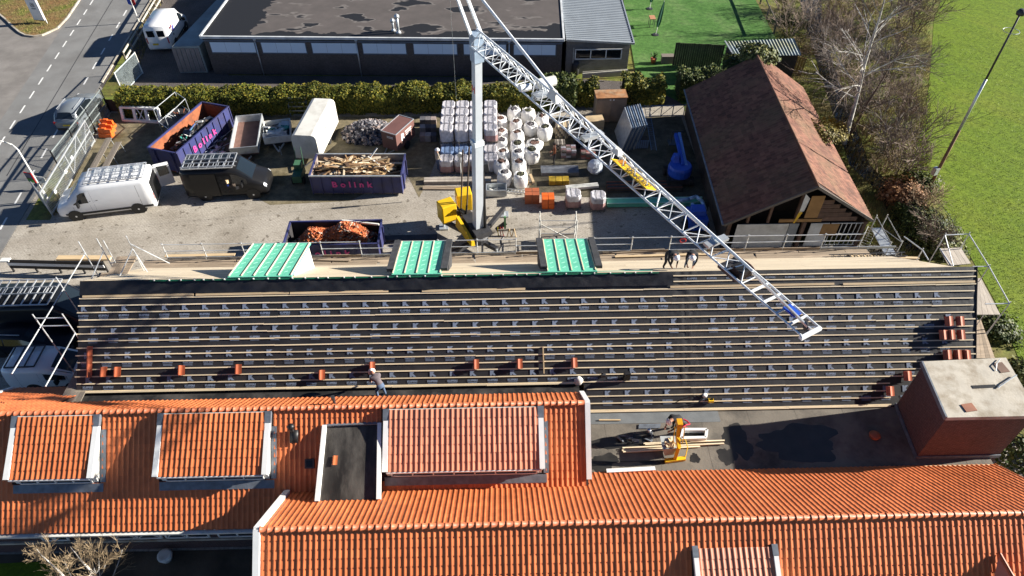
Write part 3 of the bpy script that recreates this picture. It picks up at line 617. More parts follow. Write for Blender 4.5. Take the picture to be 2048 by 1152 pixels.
# three shed dormers on the far slope
def fdormer(pxl, pxr, pyt, cheek, label):
    DS = .30; yo = 25.9; zo = BZ - (yo - BY) * DS
    xa, xb = P(pxl, pyt, zo).x, P(pxr, pyt, zo).x; L = math.hypot(1, DS)
    d = MB(); d.hexa([(xa + .1, 23.0, FZ_(23) - .1), (xb - .1, 23.0, FZ_(23) - .1), (xb - .1, yo - .15, FZ_(yo) - .1), (xa + .1, yo - .15, FZ_(yo) - .1),
                      (xa + .1, 23.0, BZ - .6 * DS - .06), (xb - .1, 23.0, BZ - .6 * DS - .06), (xb - .1, yo - .15, zo - .05), (xa + .1, yo - .15, zo - .05)])
    do = d.build('dormer', m_flap if cheek else m_whited, hb); tag(do, label)
    e = MB(); e.slab([(xa, BY, BZ + .08), (xb, BY, BZ + .08), (xb, yo, zo + .03), (xa, yo, zo + .03)], .06); e.build('green_sheet', m_green, do)
    n = 6 if not cheek else 5
    for k in range(n):
        x = xa + (xb - xa) * (k + .5 * (k > 0) * 0 + .06 + .0) / (n - .85)
        e = MB(); e.bar((x, BY + .1, BZ + .075), (x, yo - .02, zo + .06), .04, .035); e.build('batten', m_batten, do)
        if k < n - 1:
            for q in range(7):
                yy = BY + .4 + q * .46; zz = BZ + .082 - (yy - BY) * (BZ + .08 - zo - .03) / (yo - BY); e = MB(); e.bar((x + .14, yy, zz), (x + .30, yy + .12, zz - .036), .05, .004); e.build('print_mark', m_greenlt, do)
    if cheek:
        for x in (xa - .12, xb + .12):
            e = MB(); e.bar((x, BY + .35, BZ + .02), (x + (.05 if x > xa else -.05), yo, zo + .05), .3, .14); e.bx(x - .1, x + .1, BY + .5, yo, FZ_(yo) + .3, zo); e.build('cheek_wrap', mat('wrap_felt', (.045, .045, .048), .7, .3, 3, bump=.4, bscale=14) if not bpy.data.materials.get('wrap_felt') else bpy.data.materials['wrap_felt'], do)
    return do
fdormer(500, 617, 505, False, 'green covered dormer without black side wraps'); fdormer(801, 891, 499, True, None); fdormer(1086, 1178, 496, True, None)
m_kraft = m_plank
# white bag at the step in the eaves, battery box, small tools
mb = MB(); q = SP(BXL - .25, SL - .15, .05)
mb.loft([[q + Vector((math.cos(a) * r_ * 1.0, math.sin(a) * r_ * .7, z_)) + Vector((rnd(-.03, .03), rnd(-.03, .03), 0)) for a in [i * .7854 for i in range(8)]] for r_, z_ in ((.14, -.25), (.2, -.1), (.19, .12), (.1, .25))]); tag(mb.build('plastic_bag', m_whited, None, True), 'crumpled white plastic bag at the step in the black roof eaves', 'bag')
bo = E('radio_box', 'black job-site radio box standing on the battens with a long shadow', 'radio', onroof(1252, 762, .05))
q = onroof(1252, 758, .05); mb = MB(); mb.bx(q.x - .14, q.x + .14, q.y - .1, q.y + .1, q.z, q.z + .42); b_ = mb.build('case', m_black, bo)
mb = MB(); mb.path([q + Vector((-.13, -.08, .42)), q + Vector((-.13, -.08, .5)), q + Vector((.13, -.08, .5)), q + Vector((.13, -.08, .42))], .015); mb.build('handle', m_steel, bo)
mb = MB(); q = onroof(1206, 753, .06); mb.box(q + Vector((0, 0, .08)), (.2, .12, .16)); mb.box(q + Vector((-.05, .03, .2)), (.06, .06, .12)); tag(mb.build('nail_gun', m_steel), 'small dark nail gun lying on the battens left of the radio', 'nail gun')
dr = E('cordless_saw', 'yellow and black power tool on the lower battens', 'power tool', onroof(1420, 805, .05)); q = onroof(1420, 803, .05)
mb = MB(); mb.bx(q.x - .1, q.x + .12, q.y - .08, q.y + .08, q.z, q.z + .14); mb.build('body', m_yellow, dr); mb = MB(); mb.tube(q + Vector((-.25, .05, .05)), q + Vector((.1, .02, .16)), .045, 8); mb.build('grip', m_black, dr)
hs = MB(); a = onroof(1390, 800, .04); hs.path([onroof(1350, 805, .04), onroof(1370, 796, .06), onroof(1392, 790, .05), onroof(1406, 797, .05), onroof(1395, 806, .05), onroof(1362, 812, .05)], .016, 5); tag(hs.build('extension_cable', m_black), 'black cord looped over the lower battens beside the power tool', 'cord')
mb = MB(); q = onroof(1409, 792, .03); mb.lathe([(.10, 0), (.10, .09), (.04, .09)], q, 12); tag(mb.build('tape_roll', m_white, None, True), 'white roll of tape lying on the lower battens', 'tape roll')
# stacks of spare tiles on the battens
def tstack(px, py, n, label):
    q = onroof(px, py + 9, .055) - Vector((.12, 0, 0)); e = E('tile_stack', label, 'tile stack', q, 0, 'orange tile stacks on the battens')
    e.rotation_euler = (math.atan(BS), 0, 0); WM[e.name] = Matrix.Translation(q) @ Matrix.Rotation(math.atan(BS), 4, 'X')
    for k in range(n):
        t = obj('tile', T_big[0], e, False); t.location = (rnd(-.008, .008), rnd(-.008, .008), k * .045)
T_big = tile_mesh('spare_tile', .255, .40, mat('new_tile', (.44, .11, .045), .5, .12, 2, island=.15, spec=.5), .05, .018)
L_ = [(210, 743, 4, 'leftmost orange tile stack low on the black roof, beside a second one'), (237, 743, 4, 'second orange tile stack from the left low on the black roof'), (365, 740, 4, 'lone orange tile stack between the left pair and the next one'),
      (478, 738, 4, 'orange tile stack next left of the one set one batten lower'), (645, 749, 4, 'orange tile stack set one batten lower, left of the crouching gutter worker'), (745, 733, 4, 'orange tile stack just above the gutter worker'),
      (952, 728, 4, 'first orange tile stack right of the gutter worker'), (1039, 727, 4, 'orange tile stack just left of the loose upright batten'), (1148, 725, 4, 'orange tile stack just right of the loose upright batten'),
      (1893, 642, 6, 'left one of the topmost pair of tile stacks at the right roof edge'), (1915, 642, 6, 'right one of the topmost pair of tile stacks at the right roof edge'), (1882, 669, 6, 'left one of the middle row of three tile stacks at the right edge'),
      (1897, 669, 6, 'middle one of the middle row of three tile stacks at the right edge'), (1917, 669, 6, 'right one of the middle row of three tile stacks at the right edge'), (1890, 709, 6, 'left one of three tile stacks just behind the brick shaft'),
      (1910, 709, 6, 'middle one of three tile stacks just behind the brick shaft'), (1928, 709, 6, 'right one of three tile stacks just behind the brick shaft'), (1811, 751, 6, 'tile stack half hidden by the left edge of the brick shaft'), (1776, 781, 6, 'lowest tile stack at the foot of the brick shaft')]
for a in L_: tstack(*a)
q = onroof(174, 754, .055); e = E('laid_tile_column', 'column of four laid orange tiles at the left end of the black roof', 'roof tiles', q); e.rotation_euler = (math.atan(BS), 0, 0); WM[e.name] = Matrix.Translation(q)
for k in range(4): t = obj('tile', T_big[0], e, False); t.location = (0, k * G, .004 * k)

# ================================================================ SCAFFOLD
m_tubew = mat('scaffold_tube', (.60, .62, .63), .4, .12, 3, metal=.4)
sf = E('scaffold', 'plank scaffold with tube railings along the far side of the black roof', 'scaffold', (0, 27.2, 0))
DZ, DY0, DY1 = 2.95, 26.35, 27.45
x = -18.9
while x < 19.8:
    L = min(2.5, 19.8 - x)
    for k in range(5):
        y = DY0 + .02 + k * .22; mb = MB(); dx = rnd(-.12, .12); mb.bar((x + dx, y + .1, DZ + rnd(0, .008)), (x + L + dx - .01, y + .1, DZ + rnd(0, .008)), .21, .045); mb.build('plank', m_plank, sf)
    x += L
def post(mb, p, z0, z1, r_=.026):
    mb.tube((p[0], p[1], z0), (p[0], p[1], z1), r_, 6)
i = 0; x = -17.6
while x < 20:
    mb = MB(); post(mb, (x, 27.55), 0, 4.02); 
    for z_ in (3.05, 3.5, 4.0): mb.lathe([(.05, -.02), (.05, .02)], (x, 27.55, z_), 6)
    mb.build('post', m_tubew, sf); x += 2.05
for z_, sk in ((3.5, (3, 8, 12)), (3.95, (5, 9))):
    x = -17.6; i = 0
    while x < 19:
        if i not in sk: mb = MB(); mb.tube((x, 27.55, z_), (x + 2.05, 27.55, z_), .022, 6); mb.build('rail', m_tubew, sf)
        x += 2.05; i += 1
x = -17.6
while x < 19.5: mb = MB(); mb.bar((x, 27.5, DZ + .09), (x + 2.0, 27.5, DZ + .09), .03, .16); mb.build('toe_board', m_plank if rnd(0, 1) < .4 else m_galv, sf); x += 2.05
def tubes(par, name, segs, r_=.026, m=None):
    for a, b in segs: mb = MB(); mb.tube(a, b, r_, 6); mb.build(name, m or m_tubew, par)
# left end scaffold
sl_ = E('scaffold', 'white tube scaffold round the left gable of the black roof', 'scaffold', (-20, 23, 0)); zr = 5.5
k1, k2, k3 = P(155, 507, zr), P(127, 578, zr), P(93, 652, zr); xx = k2.x; k1.x = k3.x = xx
i1, i2, i3 = k1 + Vector((1.15, .05, 0)), k2 + Vector((1.2, 0, 0)), k3 + Vector((1.25, 0, 0))
tubes(sl_, 'post', [((p.x, p.y, 0), (p.x, p.y, 6.25)) for p in (k1, k2, k3, i1, i3)]); g1 = P(265, 497, zr); g0 = P(207, 502, zr)
tubes(sl_, 'post', [((p.x, p.y, 0), (p.x, p.y, 6.3)) for p in (g1, g0)])
tubes(sl_, 'rail', [(k1, k2), (k2, k3), (k3, i3), (k3 + Vector((0, 0, .5)), i3 + Vector((0, 0, .5))), (k3, Vector((xx, k3.y - 2.6, zr))), (i3 - Vector((0, 0, .5)), Vector((i3.x, k3.y - 2.9, zr - .5))), (g1, Vector((g1.x - .1, g1.y - 2.2, zr - .3))), (g0, Vector((g0.x, g0.y - 2.2, zr - .3))), (g1 - Vector((0, 0, .8)), g0 - Vector((0, 0, .8))), (g1 + Vector((0, 0, .3)), g1 + Vector((1.3, .2, -1.2))), (g1, g1 + Vector((.5, -.5, -1.4)))])
for k in range(4):
    for y0, y1 in ((17.2, 20.6), (20.6, 23.9)):
        mb = MB(); mb.bar((xx + .95 + k * .23, y0, 3.3), (xx + .95 + k * .23, y1 - .01, 3.3), .22, .045); mb.build('plank', m_grey_wood, sl_)
for k in range(4):
    mb = MB(); p = g0 + Vector((-.75 + k * .27, -1.6, -1.55)); mb.bar(p, p + Vector((0, 1.7, 0)), .26, .045); mb.build('plank', m_plank, sl_)
for k in range(4):
    mb = MB(); p = g1 + Vector((-1.0 + k * .24, -1.9, -.75)); mb.bar(p, p + Vector((.05, 2.1, .05)), .23, .045); mb.build('plank', m_plank, sl_)
# right end scaffold
sr_ = E('scaffold', 'tube scaffold with pale plank platforms at the right end of the black roof', 'scaffold', (22, 22, 0)); zr = 5.2; zd = 4.2
c0, c1, c2, c3 = P(1890, 470, zr), P(1938, 468, zr), P(1978, 533, zr), P(2019, 607, zr)
tubes(sr_, 'rail', [(c0, c1), (c1, c2), (c2, c3), (c2, P(1945, 533, zr)), (c3, P(1970, 608, zr)), (P(1808, 473, zr), P(1845, 500, zr)), (P(1845, 500, zr), P(1857, 520, zr))])
tubes(sr_, 'post', [((p.x, p.y, 0), (p.x, p.y, zr + .12)) for p in (c0, c1, c2, c3, P(1845, 500, zr))])
fl = [c1, c2, c3]
tubes(sr_, 'brace', [((c3.x, c3.y, 3.6), (c3.x - .9, c3.y - .2, .5)), ((c3.x - 1.0, c3.y, zd), (c3.x - .2, c3.y + 1.5, 1.2)), ((c0.x, c0.y, zr), (c0.x + .3, c0.y - 1.2, zr - 1)), (P(1880, 497, zd), P(1905, 535, zd))])
def deck(par, q, n, m, t=.045):
    a, b, c, d = q   # planks run a->d
    for k in range(n):
        u0, u1 = k / n + .006, (k + 1) / n - .006; mb = MB(); mb.slab([a.lerp(b, u0), a.lerp(b, u1), d.lerp(c, u1), d.lerp(c, u0)][::-1], t); mb.build('plank', m, par)
m_palepl = mat('pale_planks', (.42, .37, .31), .8, .15, 2, stretch=(4, .6, 4), island=.15)
deck(sr_, [P(1879, 497, zd), P(1922, 495, zd), P(1942, 527, zd), P(1897, 531, zd)], 5, m_palepl); deck(sr_, [P(1956, 556, zd), P(1962, 556, zd), P(2001, 629, zd), P(1953, 629, zd)], 4, m_palepl); deck(sr_, [P(1953, 640, 3.2), P(1962, 640, 3.2), P(1990, 716, 3.2), P(1953, 716, 3.2)], 4, m_plank)
tubes(sr_, 'post', [((p.x, p.y, 0), (p.x, p.y, 4.15)) for p in (P(1966, 632, 4.1), P(1999, 632, 4.1), P(1923, 497, 4.1))])
# aluminium platform and lattice tower right of the barn, loose boards on the deck
for ip, (x0, y0, x1, y1, c_) in enumerate(((1205, 505, 1330, 500, 0), (1230, 513, 1420, 508, 1), (1480, 520, 1600, 514, 0), (1700, 512, 1838, 516, 1), (1690, 520, 1838, 522, 0), (330, 512, 470, 509, 1), (480, 515, 700, 520, 0))):
    mb = MB(); mb.bar(P(x0, y0, 3.03), P(x1, y1, 3.03), rnd(.12, .2), .04); tag(mb.build('loose_plank', m_wood if c_ else m_plank), 'loose plank on the far scaffold deck, ' + ('left of the two ridge workers', 'right under the two ridge workers', 'in front of the white barn door', 'pale one at the right end', 'grey one at the right end', 'pale one at the left end', 'beside the first green dormer')[ip], 'plank', 'loose planks on the far scaffold')
la = E('lattice_beam', 'dark lattice girder lying on the right end of the scaffold deck', 'girder', P(1730, 515, 3.03)); mb = MB(); a, b = P(1662, 517, 3.1), P(1815, 512, 3.1); dv = Vector((0, .3, 0))
mb.tube(a, b, .025); mb.tube(a + dv, b + dv, .025)
la_o = mb.build('chord', m_steel, la)
for k in range(12): mb = MB(); u = a.lerp(b, k / 12); v = a.lerp(b, (k + .5) / 12) + dv; mb.tube(u, v, .015, 5); mb.tube(v, a.lerp(b, (k + 1) / 12), .015, 5); mb.build('lacing', m_steel, la)
# ================================================================ YARD: helpers
def fr(a, b, c, z):          # near-left, near-right, far-right top corners in the photo, all at height z
    A, B, C_ = P(*a, z), P(*b, z), P(*c, z); AB, BC = B - A, C_ - B
    rz = math.atan2(AB.y, AB.x) if AB.length > BC.length else math.atan2(BC.y, BC.x) - math.pi / 2
    n_ = Vector((-math.sin(rz), math.cos(rz), 0)); u = Vector((math.cos(rz), math.sin(rz), 0)); L = abs(AB.dot(u)); W = abs(BC.dot(n_))
    ctr = B - u * L / 2 + n_ * W / 2; return Vector((ctr.x, ctr.y, 0)), rz, L, W
def B_(mb, name, m, par, smooth=False): return mb.build(name, m, par, smooth, world=False)
def wheel(par, x, y, r_=.33, w_=.22, name='wheel'):
    sg = 1 if y > 0 else -1
    mb = MB(); mb.lathe([(r_ * .62, -w_ / 2), (r_ * .93, -w_ / 2), (r_, -w_ / 2 + .03), (r_, w_ / 2 - .03), (r_ * .93, w_ / 2), (r_ * .62, w_ / 2)], (x, y, r_), 18, 'Y'); o = B_(mb, name, m_rubber, par, False)
    mb = MB(); mb.lathe([(r_ * .12, sg * (w_ / 2 + .004)), (r_ * .6, sg * (w_ / 2 - .01)), (r_ * .63, sg * (w_ / 2 - .05))], (x, y, r_), 12, 'Y'); B_(mb, 'rim', m_alu, o); return o
class Body:
    def __init__(s, st): s.st = st; s.rings = [s.ring(*a) for a in st]
    def ring(s, x, zb, zbelt, zs, zt, hb, hs, hr):
        h = [(hb * .93, zb), (hb, zb + .14), (hb, zbelt), (hs, zs), (hr, zt), (0, zt + .02)]
        return [Vector((x, -y, z)) for y, z in h] + [Vector((x, y, z)) for y, z in h[-2::-1]]
    def S(s, u, v):
        u = max(0, min(len(s.rings) - 1.0001, u)); v = max(0, min(9.9999, v)); i, j = int(u), int(v); fu, fv = u - i, v - j
        a = s.rings[i][j].lerp(s.rings[i][j + 1], fv); b = s.rings[i + 1][j].lerp(s.rings[i + 1][j + 1], fv); return a.lerp(b, fu)
    def patch(s, mb, u0, u1, v0, v1, off=.008, nu=3, nv=3):
        vs = []; e = .02
        for i in range(nu + 1):
            for j in range(nv + 1):
                u, v = u0 + (u1 - u0) * i / nu, v0 + (v1 - v0) * j / nv; p = s.S(u, v)
                n_ = (s.S(u + e, v) - s.S(u - e, v)).cross(s.S(u, v + e) - s.S(u, v - e))
                n_ = n_.normalized() if n_.length > 1e-9 else Vector((0, 0, 1)); c = Vector((p.x, 0, 1.0))
                if n_.dot(p - c) < 0: n_ = -n_
                vs.append(p + n_ * off)
        mb.add(vs, [(i * (nv + 1) + j, (i + 1) * (nv + 1) + j, (i + 1) * (nv + 1) + j + 1, i * (nv + 1) + j + 1) for i in range(nu) for j in range(nv)])
    def mesh(s, mb): mb.loft([r_[:] for r_ in s.rings])
def part(body, name, m, par, *args, **k):
    mb = MB(); body.patch(mb, *args, **k); return B_(mb, name, m, par, True)
def pnt(name, c, rough=.3): return mat(name, c, rough, .04, 1.5, spec=.5 if c[0] > .1 else .25, coat=.5 if c[0] > .1 else .15)
m_vwhite, m_vblack, m_silver, m_vdark, m_carblk = pnt('van_white', (.74, .75, .76)), pnt('van_black', (.010, .010, .011)), pnt('silver_paint', (.15, .17, .19), .28), pnt('van_dark', (.008, .010, .014)), pnt('car_black', (.008, .009, .013))
m_red = mat('tail_light', (.5, .01, .01), .3); m_headl = glass('headlight', (.5, .52, .55), .15); m_plate = mat('number_plate', (.7, .5, .03), .5)
def van(label, loc, rz, paint, L=6.0, W=2.05, H=2.45, hood=1.0, side_win=True, small=False):
    t = E('parked_van', label, 'van', loc, rz, None); w2 = W / 2; F = L / 2
    zb = .3; bl = 1.12 if not small else .98
    st = [(-F, zb + .12, bl, H - .32, H - .12, w2 * .93, w2 * .86, w2 * .72), (-F + .06, zb, bl, H - .28, H - .03, w2 * .985, w2 * .92, w2 * .8), (-F + .5, zb, bl, H - .26, H, w2, w2 * .94, w2 * .82),
          (F - 2.35, zb, bl, H - .26, H, w2, w2 * .94, w2 * .82), (F - 1.75, zb, bl, H - .34, H - .06, w2, w2 * .92, w2 * .78), (F - .55 - .28 * hood, zb, bl, bl + .18, bl + .27, w2 * .98, w2 * .9, w2 * .74),
          (F - .22, zb, bl - .18, bl - .06, bl + .02, w2 * .92, w2 * .84, w2 * .66), (F - .05, zb + .02, bl - .35, bl - .24, bl - .18, w2 * .84, w2 * .78, w2 * .62), (F, zb + .08, bl - .5, bl - .42, bl - .38, w2 * .74, w2 * .68, w2 * .55)]
    b = Body(st); mb = MB(); b.mesh(mb); bo = B_(mb, 'body', paint, t, True)
    part(b, 'windscreen', m_bluegl, t, 4.08, 4.95, 3.75, 6.25, off=.01, nu=4, nv=6)
    for v0, v1 in ((2.12, 2.92), (7.08, 7.88)): part(b, 'side_window', m_glass, t, 3.45, 4.62, v0, v1, off=.01)
    for v0, v1 in ((1.0, 1.22), (8.78, 9.0)): part(b, 'side_trim', m_black, t, 1.3, 5.6, v0, v1, off=.012, nu=8, nv=1)
    part(b, 'bumper', m_black, t, 6.55, 7.9, 1.0, 9.0, off=-.2) if False else None
    for v0, v1 in ((2.1, 3.6), (6.4, 7.9)): part(b, 'headlight', m_headl, t, 6.05, 6.9, v0, v1, off=.012)
    part(b, 'grille', m_black, t, 6.98, 7.8, 3.2, 6.8, off=.012)
    for s_ in (-1, 1):
        for x in (-F + 1.15, F - 1.0): wheel(t, x, s_ * (w2 - .1))
        for x in (-F + 1.15, F - 1.0):
            mb = MB(); mb.lathe([(.0, s_ * .0), (.43, s_ * .0), (.43, s_ * .012), (0, s_ * .012)], (x, s_ * w2, .36), 18, 'Y'); B_(mb, 'wheel_arch', m_black, t)
        mb = MB(); mb.box((F - 1.5, s_ * (w2 + .16), bl + .12), (.1, .24, .28)); B_(mb, 'mirror', m_black, t)
        mb = MB(); mb.box((-F + .02, s_ * (w2 - .13), bl - .02), (.05, .1, .5)); B_(mb, 'tail_light', m_red, t)
    # door seams
    for v0, v1 in ((1.3, 2.98), (7.02, 8.7)):
        for u in (2.1, 3.0, 3.42, 4.7): part(b, 'door_seam', m_black, t, u, u + .012 * (1 if u > 2.5 else .5), v0, v1, off=.004, nu=1, nv=3)
        for u in (3.2, 2.9): part(b, 'door_handle', m_black, t, u, u + .12 if u > 3 else u + .04, v0 + .72, v0 + .76, off=.02, nu=1, nv=1)
    t['_b'] = 0; del t['_b']; return t, b
def car(label, loc, rz, paint, L=4.4, W=1.8, H=1.5, estate=True):
    t = E('parked_car', label, 'car', loc, rz); w2 = W / 2; F = L / 2; zb, bl = .22, .86
    st = [(-F, zb + .15, bl - .1, bl, bl + .04, w2 * .82, w2 * .78, w2 * .6), (-F + .1, zb, bl, bl + .1, bl + .16, w2 * .94, w2 * .88, w2 * .7), (-F + (.42 if estate else 1.0), zb, bl + .02, H - .2, H - .07, w2, w2 * .82, w2 * .66), (-F + 1.4, zb, bl, H - .13, H, w2, w2 * .8, w2 * .66),
          (F - 2.2, zb, bl, H - .15, H - .02, w2, w2 * .8, w2 * .64), (F - 1.15, zb, bl, bl + .07, bl + .12, w2, w2 * .9, w2 * .7), (F - .3, zb, bl - .12, bl - .07, bl - .02, w2 * .95, w2 * .86, w2 * .66), (F - .06, zb + .05, bl - .3, bl - .24, bl - .18, w2 * .85, w2 * .78, w2 * .6), (F, zb + .1, bl - .4, bl - .36, bl - .32, w2 * .74, w2 * .7, w2 * .5)]
    b = Body(st); mb = MB(); b.mesh(mb); B_(mb, 'body', paint, t, True)
    part(b, 'windscreen', m_bluegl, t, 4.1, 4.95, 3.8, 6.2, off=.01, nu=4, nv=6); part(b, 'rear_window', m_glass, t, 1.15, 1.9, 3.7, 6.3, off=.01)
    for v0, v1 in ((2.12, 2.92), (7.08, 7.88)):
        for u0, u1 in ((1.9, 2.95), (3.05, 4.5)): part(b, 'side_window', m_glass, t, u0, u1, v0, v1, off=.01)
    for s_ in (-1, 1):
        for x in (-F + .85, F - .85):
            wheel(t, x, s_ * (w2 - .1), .31, .2); mb = MB(); mb.lathe([(0, 0), (.39, 0), (.39, s_ * .012), (0, s_ * .012)], (x, s_ * w2, .33), 18, 'Y'); B_(mb, 'wheel_arch', m_black, t)
        mb = MB(); mb.box((F - 1.75, s_ * (w2 + .1), bl + .1), (.1, .2, .14)); B_(mb, 'mirror', paint, t)
        mb = MB(); mb.box((-F + .05, s_ * (w2 - .2), bl - .02), (.08, .26, .16)); B_(mb, 'tail_light', m_red, t)
        mb = MB(); mb.bar((-F + .7, s_ * w2 * .66, H - .0), (F - 2.3, s_ * w2 * .64, H - .0), .04, .03); B_(mb, 'roof_rail', m_alu, t)
    for v0, v1 in ((2.1, 3.6), (6.4, 7.9)): part(b, 'headlight', m_headl, t, 6.1, 6.95, v0, v1, off=.012)
    mb = MB(); mb.box((-F - .01, 0, bl - .2), (.03, .5, .11)); B_(mb, 'number_plate', m_plate, t)
    mb = MB(); mb.box((-F + .04, 0, .36), (.1, W * .84, .16)); B_(mb, 'bumper', m_black, t); return t, b
def rack(t, x0, x1, y0, y1, z, n, ladder=True, m=None):
    m = m or m_alu
    for y in (y0, y1): mb = MB(); mb.bar((x0, y, z), (x1, y, z), .05, .06); B_(mb, 'rack_rail', m, t)
    for i in range(n + 1): x = x0 + (x1 - x0) * i / n; mb = MB(); mb.bar((x, y0, z), (x, y1, z), .05, .05); B_(mb, 'rack_bar', m, t)
def ladder_part(par, a, b, wd, n, up=(0, 0, 1), r_=.03, m=None, world=False):
    a, b = Vector(a), Vector(b); sd = (b - a).normalized().cross(Vector(up)).normalized() * wd / 2; mb = MB(); mb.bar(a + sd, b + sd, .03, .07, up); mb.bar(a - sd, b - sd, .03, .07, up); o = mb.build('ladder', m or m_alu, par, False, world)
    for i in range(n): p = a.lerp(b, (i + .5) / n); mb = MB(); mb.tube(p - sd, p + sd, .016, 5); mb.build('rung', m or m_alu, o, False, world)
    return o
def place(pa, pb, side):      # wheel line pixels (rear, front) on the ground; body centre offset half a width away from the camera
    A, B = P(*pa), P(*pb); rz = math.atan2(B.y - A.y, B.x - A.x); n_ = Vector((-math.sin(rz), math.cos(rz), 0)) * side; return (A + B) / 2 + n_, rz
# white van with ladder and open rear doors
c, rz = place((288, 424), (157, 440), -.95)
t, b = van('white panel van with aluminium ladder on its roof and rear doors open', c, rz, m_vwhite, 5.85, 2.05, 2.35)
rack(t, -2.7, .7, -.8, .8, 2.5, 6); ladder_part(t, (-2.6, .45, 2.57), (.7, .45, 2.57), .42, 11); ladder_part(t, (-2.6, -.3, 2.57), (.4, -.3, 2.57), .5, 9)
hg, ds_ = Vector((-2.93, -.95, 0)), Vector((-.82, -.35, 0)); nd_ = Vector((.35, -.82, 0)).normalized() * .04
mb = MB(); mb.slab([hg + Vector((0, 0, .45)), hg + ds_ + Vector((0, 0, .45)), hg + ds_ + Vector((0, 0, 2.05)), hg + Vector((0, 0, 2.15))], .05); d_ = B_(mb, 'rear_door', m_vwhite, t)
for s_ in (-1, 1): mb = MB(); mb.quad(*[hg + ds_ * f_ + nd_ * s_ * 1.6 + Vector((0, 0, z_)) for f_, z_ in ((.15, 1.25), (.85, 1.25), (.85, 1.9), (.15, 2.0))]); B_(mb, 'window', m_glass, d_)
mb = MB(); mb.bx(-2.95, -2.89, -.8, .8, .5, 2.05); B_(mb, 'rear_opening', m_black, t)
# black van with the sliding door open
c, rz = place((402, 402), (518, 397), 1.0)
t, b = van('black panel van with open side door and ladder on its roof, beside the skip', c, rz, m_vblack, 5.2, 2.03, 2.3)
rack(t, -2.4, .75, -.85, .75, 2.4, 6); ladder_part(t, (-2.45, -.55, 2.47), (.95, -.55, 2.47), .42, 11); ladder_part(t, (-2.4, .3, 2.48), (.65, .3, 2.48), .5, 6)
part(b, 'door_opening', mat('van_interior', (.03, .028, .025), .9, .6, 6), t, 2.74, 3.36, 1.2, 2.8, off=.012)
part(b, 'sliding_door', m_vblack, t, 2.05, 2.72, .95, 3.0, off=.07)
for k in range(7): mb = MB(); mb.box((rnd(.1, .85), -1.0, rnd(.55, 1.5)), (rnd(.1, .3), .12, rnd(.1, .3)), rnd(0, 1)); B_(mb, 'tool_box', random.choice([m_dark_wood, m_steel, m_blue, m_wood]), t)
# dark van at the left with ladder rack
c = P(110, 613, 2.55) + Vector((-1.5, 1.02, 0)); c.z = 0
t, b = van('dark panel van with long aluminium ladder rack, left of the black roof', c, R(1), m_vdark, 5.9, 2.06, 2.45); rack(t, -2.9, 1.05, -.92, .92, 2.58, 9); ladder_part(t, (-2.9, .1, 2.62), (1.0, .1, 2.62), .45, 12, m=m_galv)
c = P(85, 748, 1.82); c = Vector((c.x - .25, c.y + 1.1, 0))
t, b = van('small white van with dark roof bars, at the left gable scaffold', c, R(2), m_vwhite, 4.0, 1.75, 1.78, .9, small=True); rack(t, -1.75, -.35, -.66, .66, 1.87, 3, m=m_steel)
c = (P(8, 722) + P(110, 716)) / 2 + Vector((.0, 1.0, 0)); car('black car between the small white van and the dark van', c, R(-3), m_carblk, 4.6, 1.82, 1.42, False)
a, b2 = P(132, 266), P(188, 206); c, rz = (P(150, 266) + P(196, 203)) / 2, math.atan2(P(196, 203).y - P(150, 266).y, P(196, 203).x - P(150, 266).x); car('silver estate car on the road behind the yard gate', c + Vector((-.3, 0, 0)), rz, m_silver, 4.5, 1.84, 1.6)
c = (P(325, 106) + P(372, 40)) / 2; rz = math.atan2(P(372, 40).y - P(325, 106).y, P(372, 40).x - P(325, 106).x) + R(3); t, b = van('white van with rear windows by the grey container at the warehouse', P(325, 106) + Vector((math.cos(rz), math.sin(rz), 0)) * 2.7, rz, m_vwhite, 5.4, 2.0, 2.35)
for s_ in (-1, 1):
    mb = MB(); mb.bx(-2.71, -2.675, s_ * .42 - .3, s_ * .42 + .3, 1.42, 1.95); B_(mb, 'rear_window', m_glass, t)
mb = MB(); mb.bx(-2.74, -2.70, .05, .5, .72, .86); B_(mb, 'number_plate', m_plate, t)
mb = MB()
for k in range(9): mb.box((rnd(-1.9, -1.0), -1.012, rnd(1.1, 2.0)), (rnd(.15, .4), .01, rnd(.1, .3)), 0, k % 3)
B_(mb, 'side_graphic', [mat('graphic_blue', (.06, .04, .3), .5), mat('graphic_red', (.4, .03, .06), .5), mat('graphic_dark', (.04, .04, .06), .5)], t)

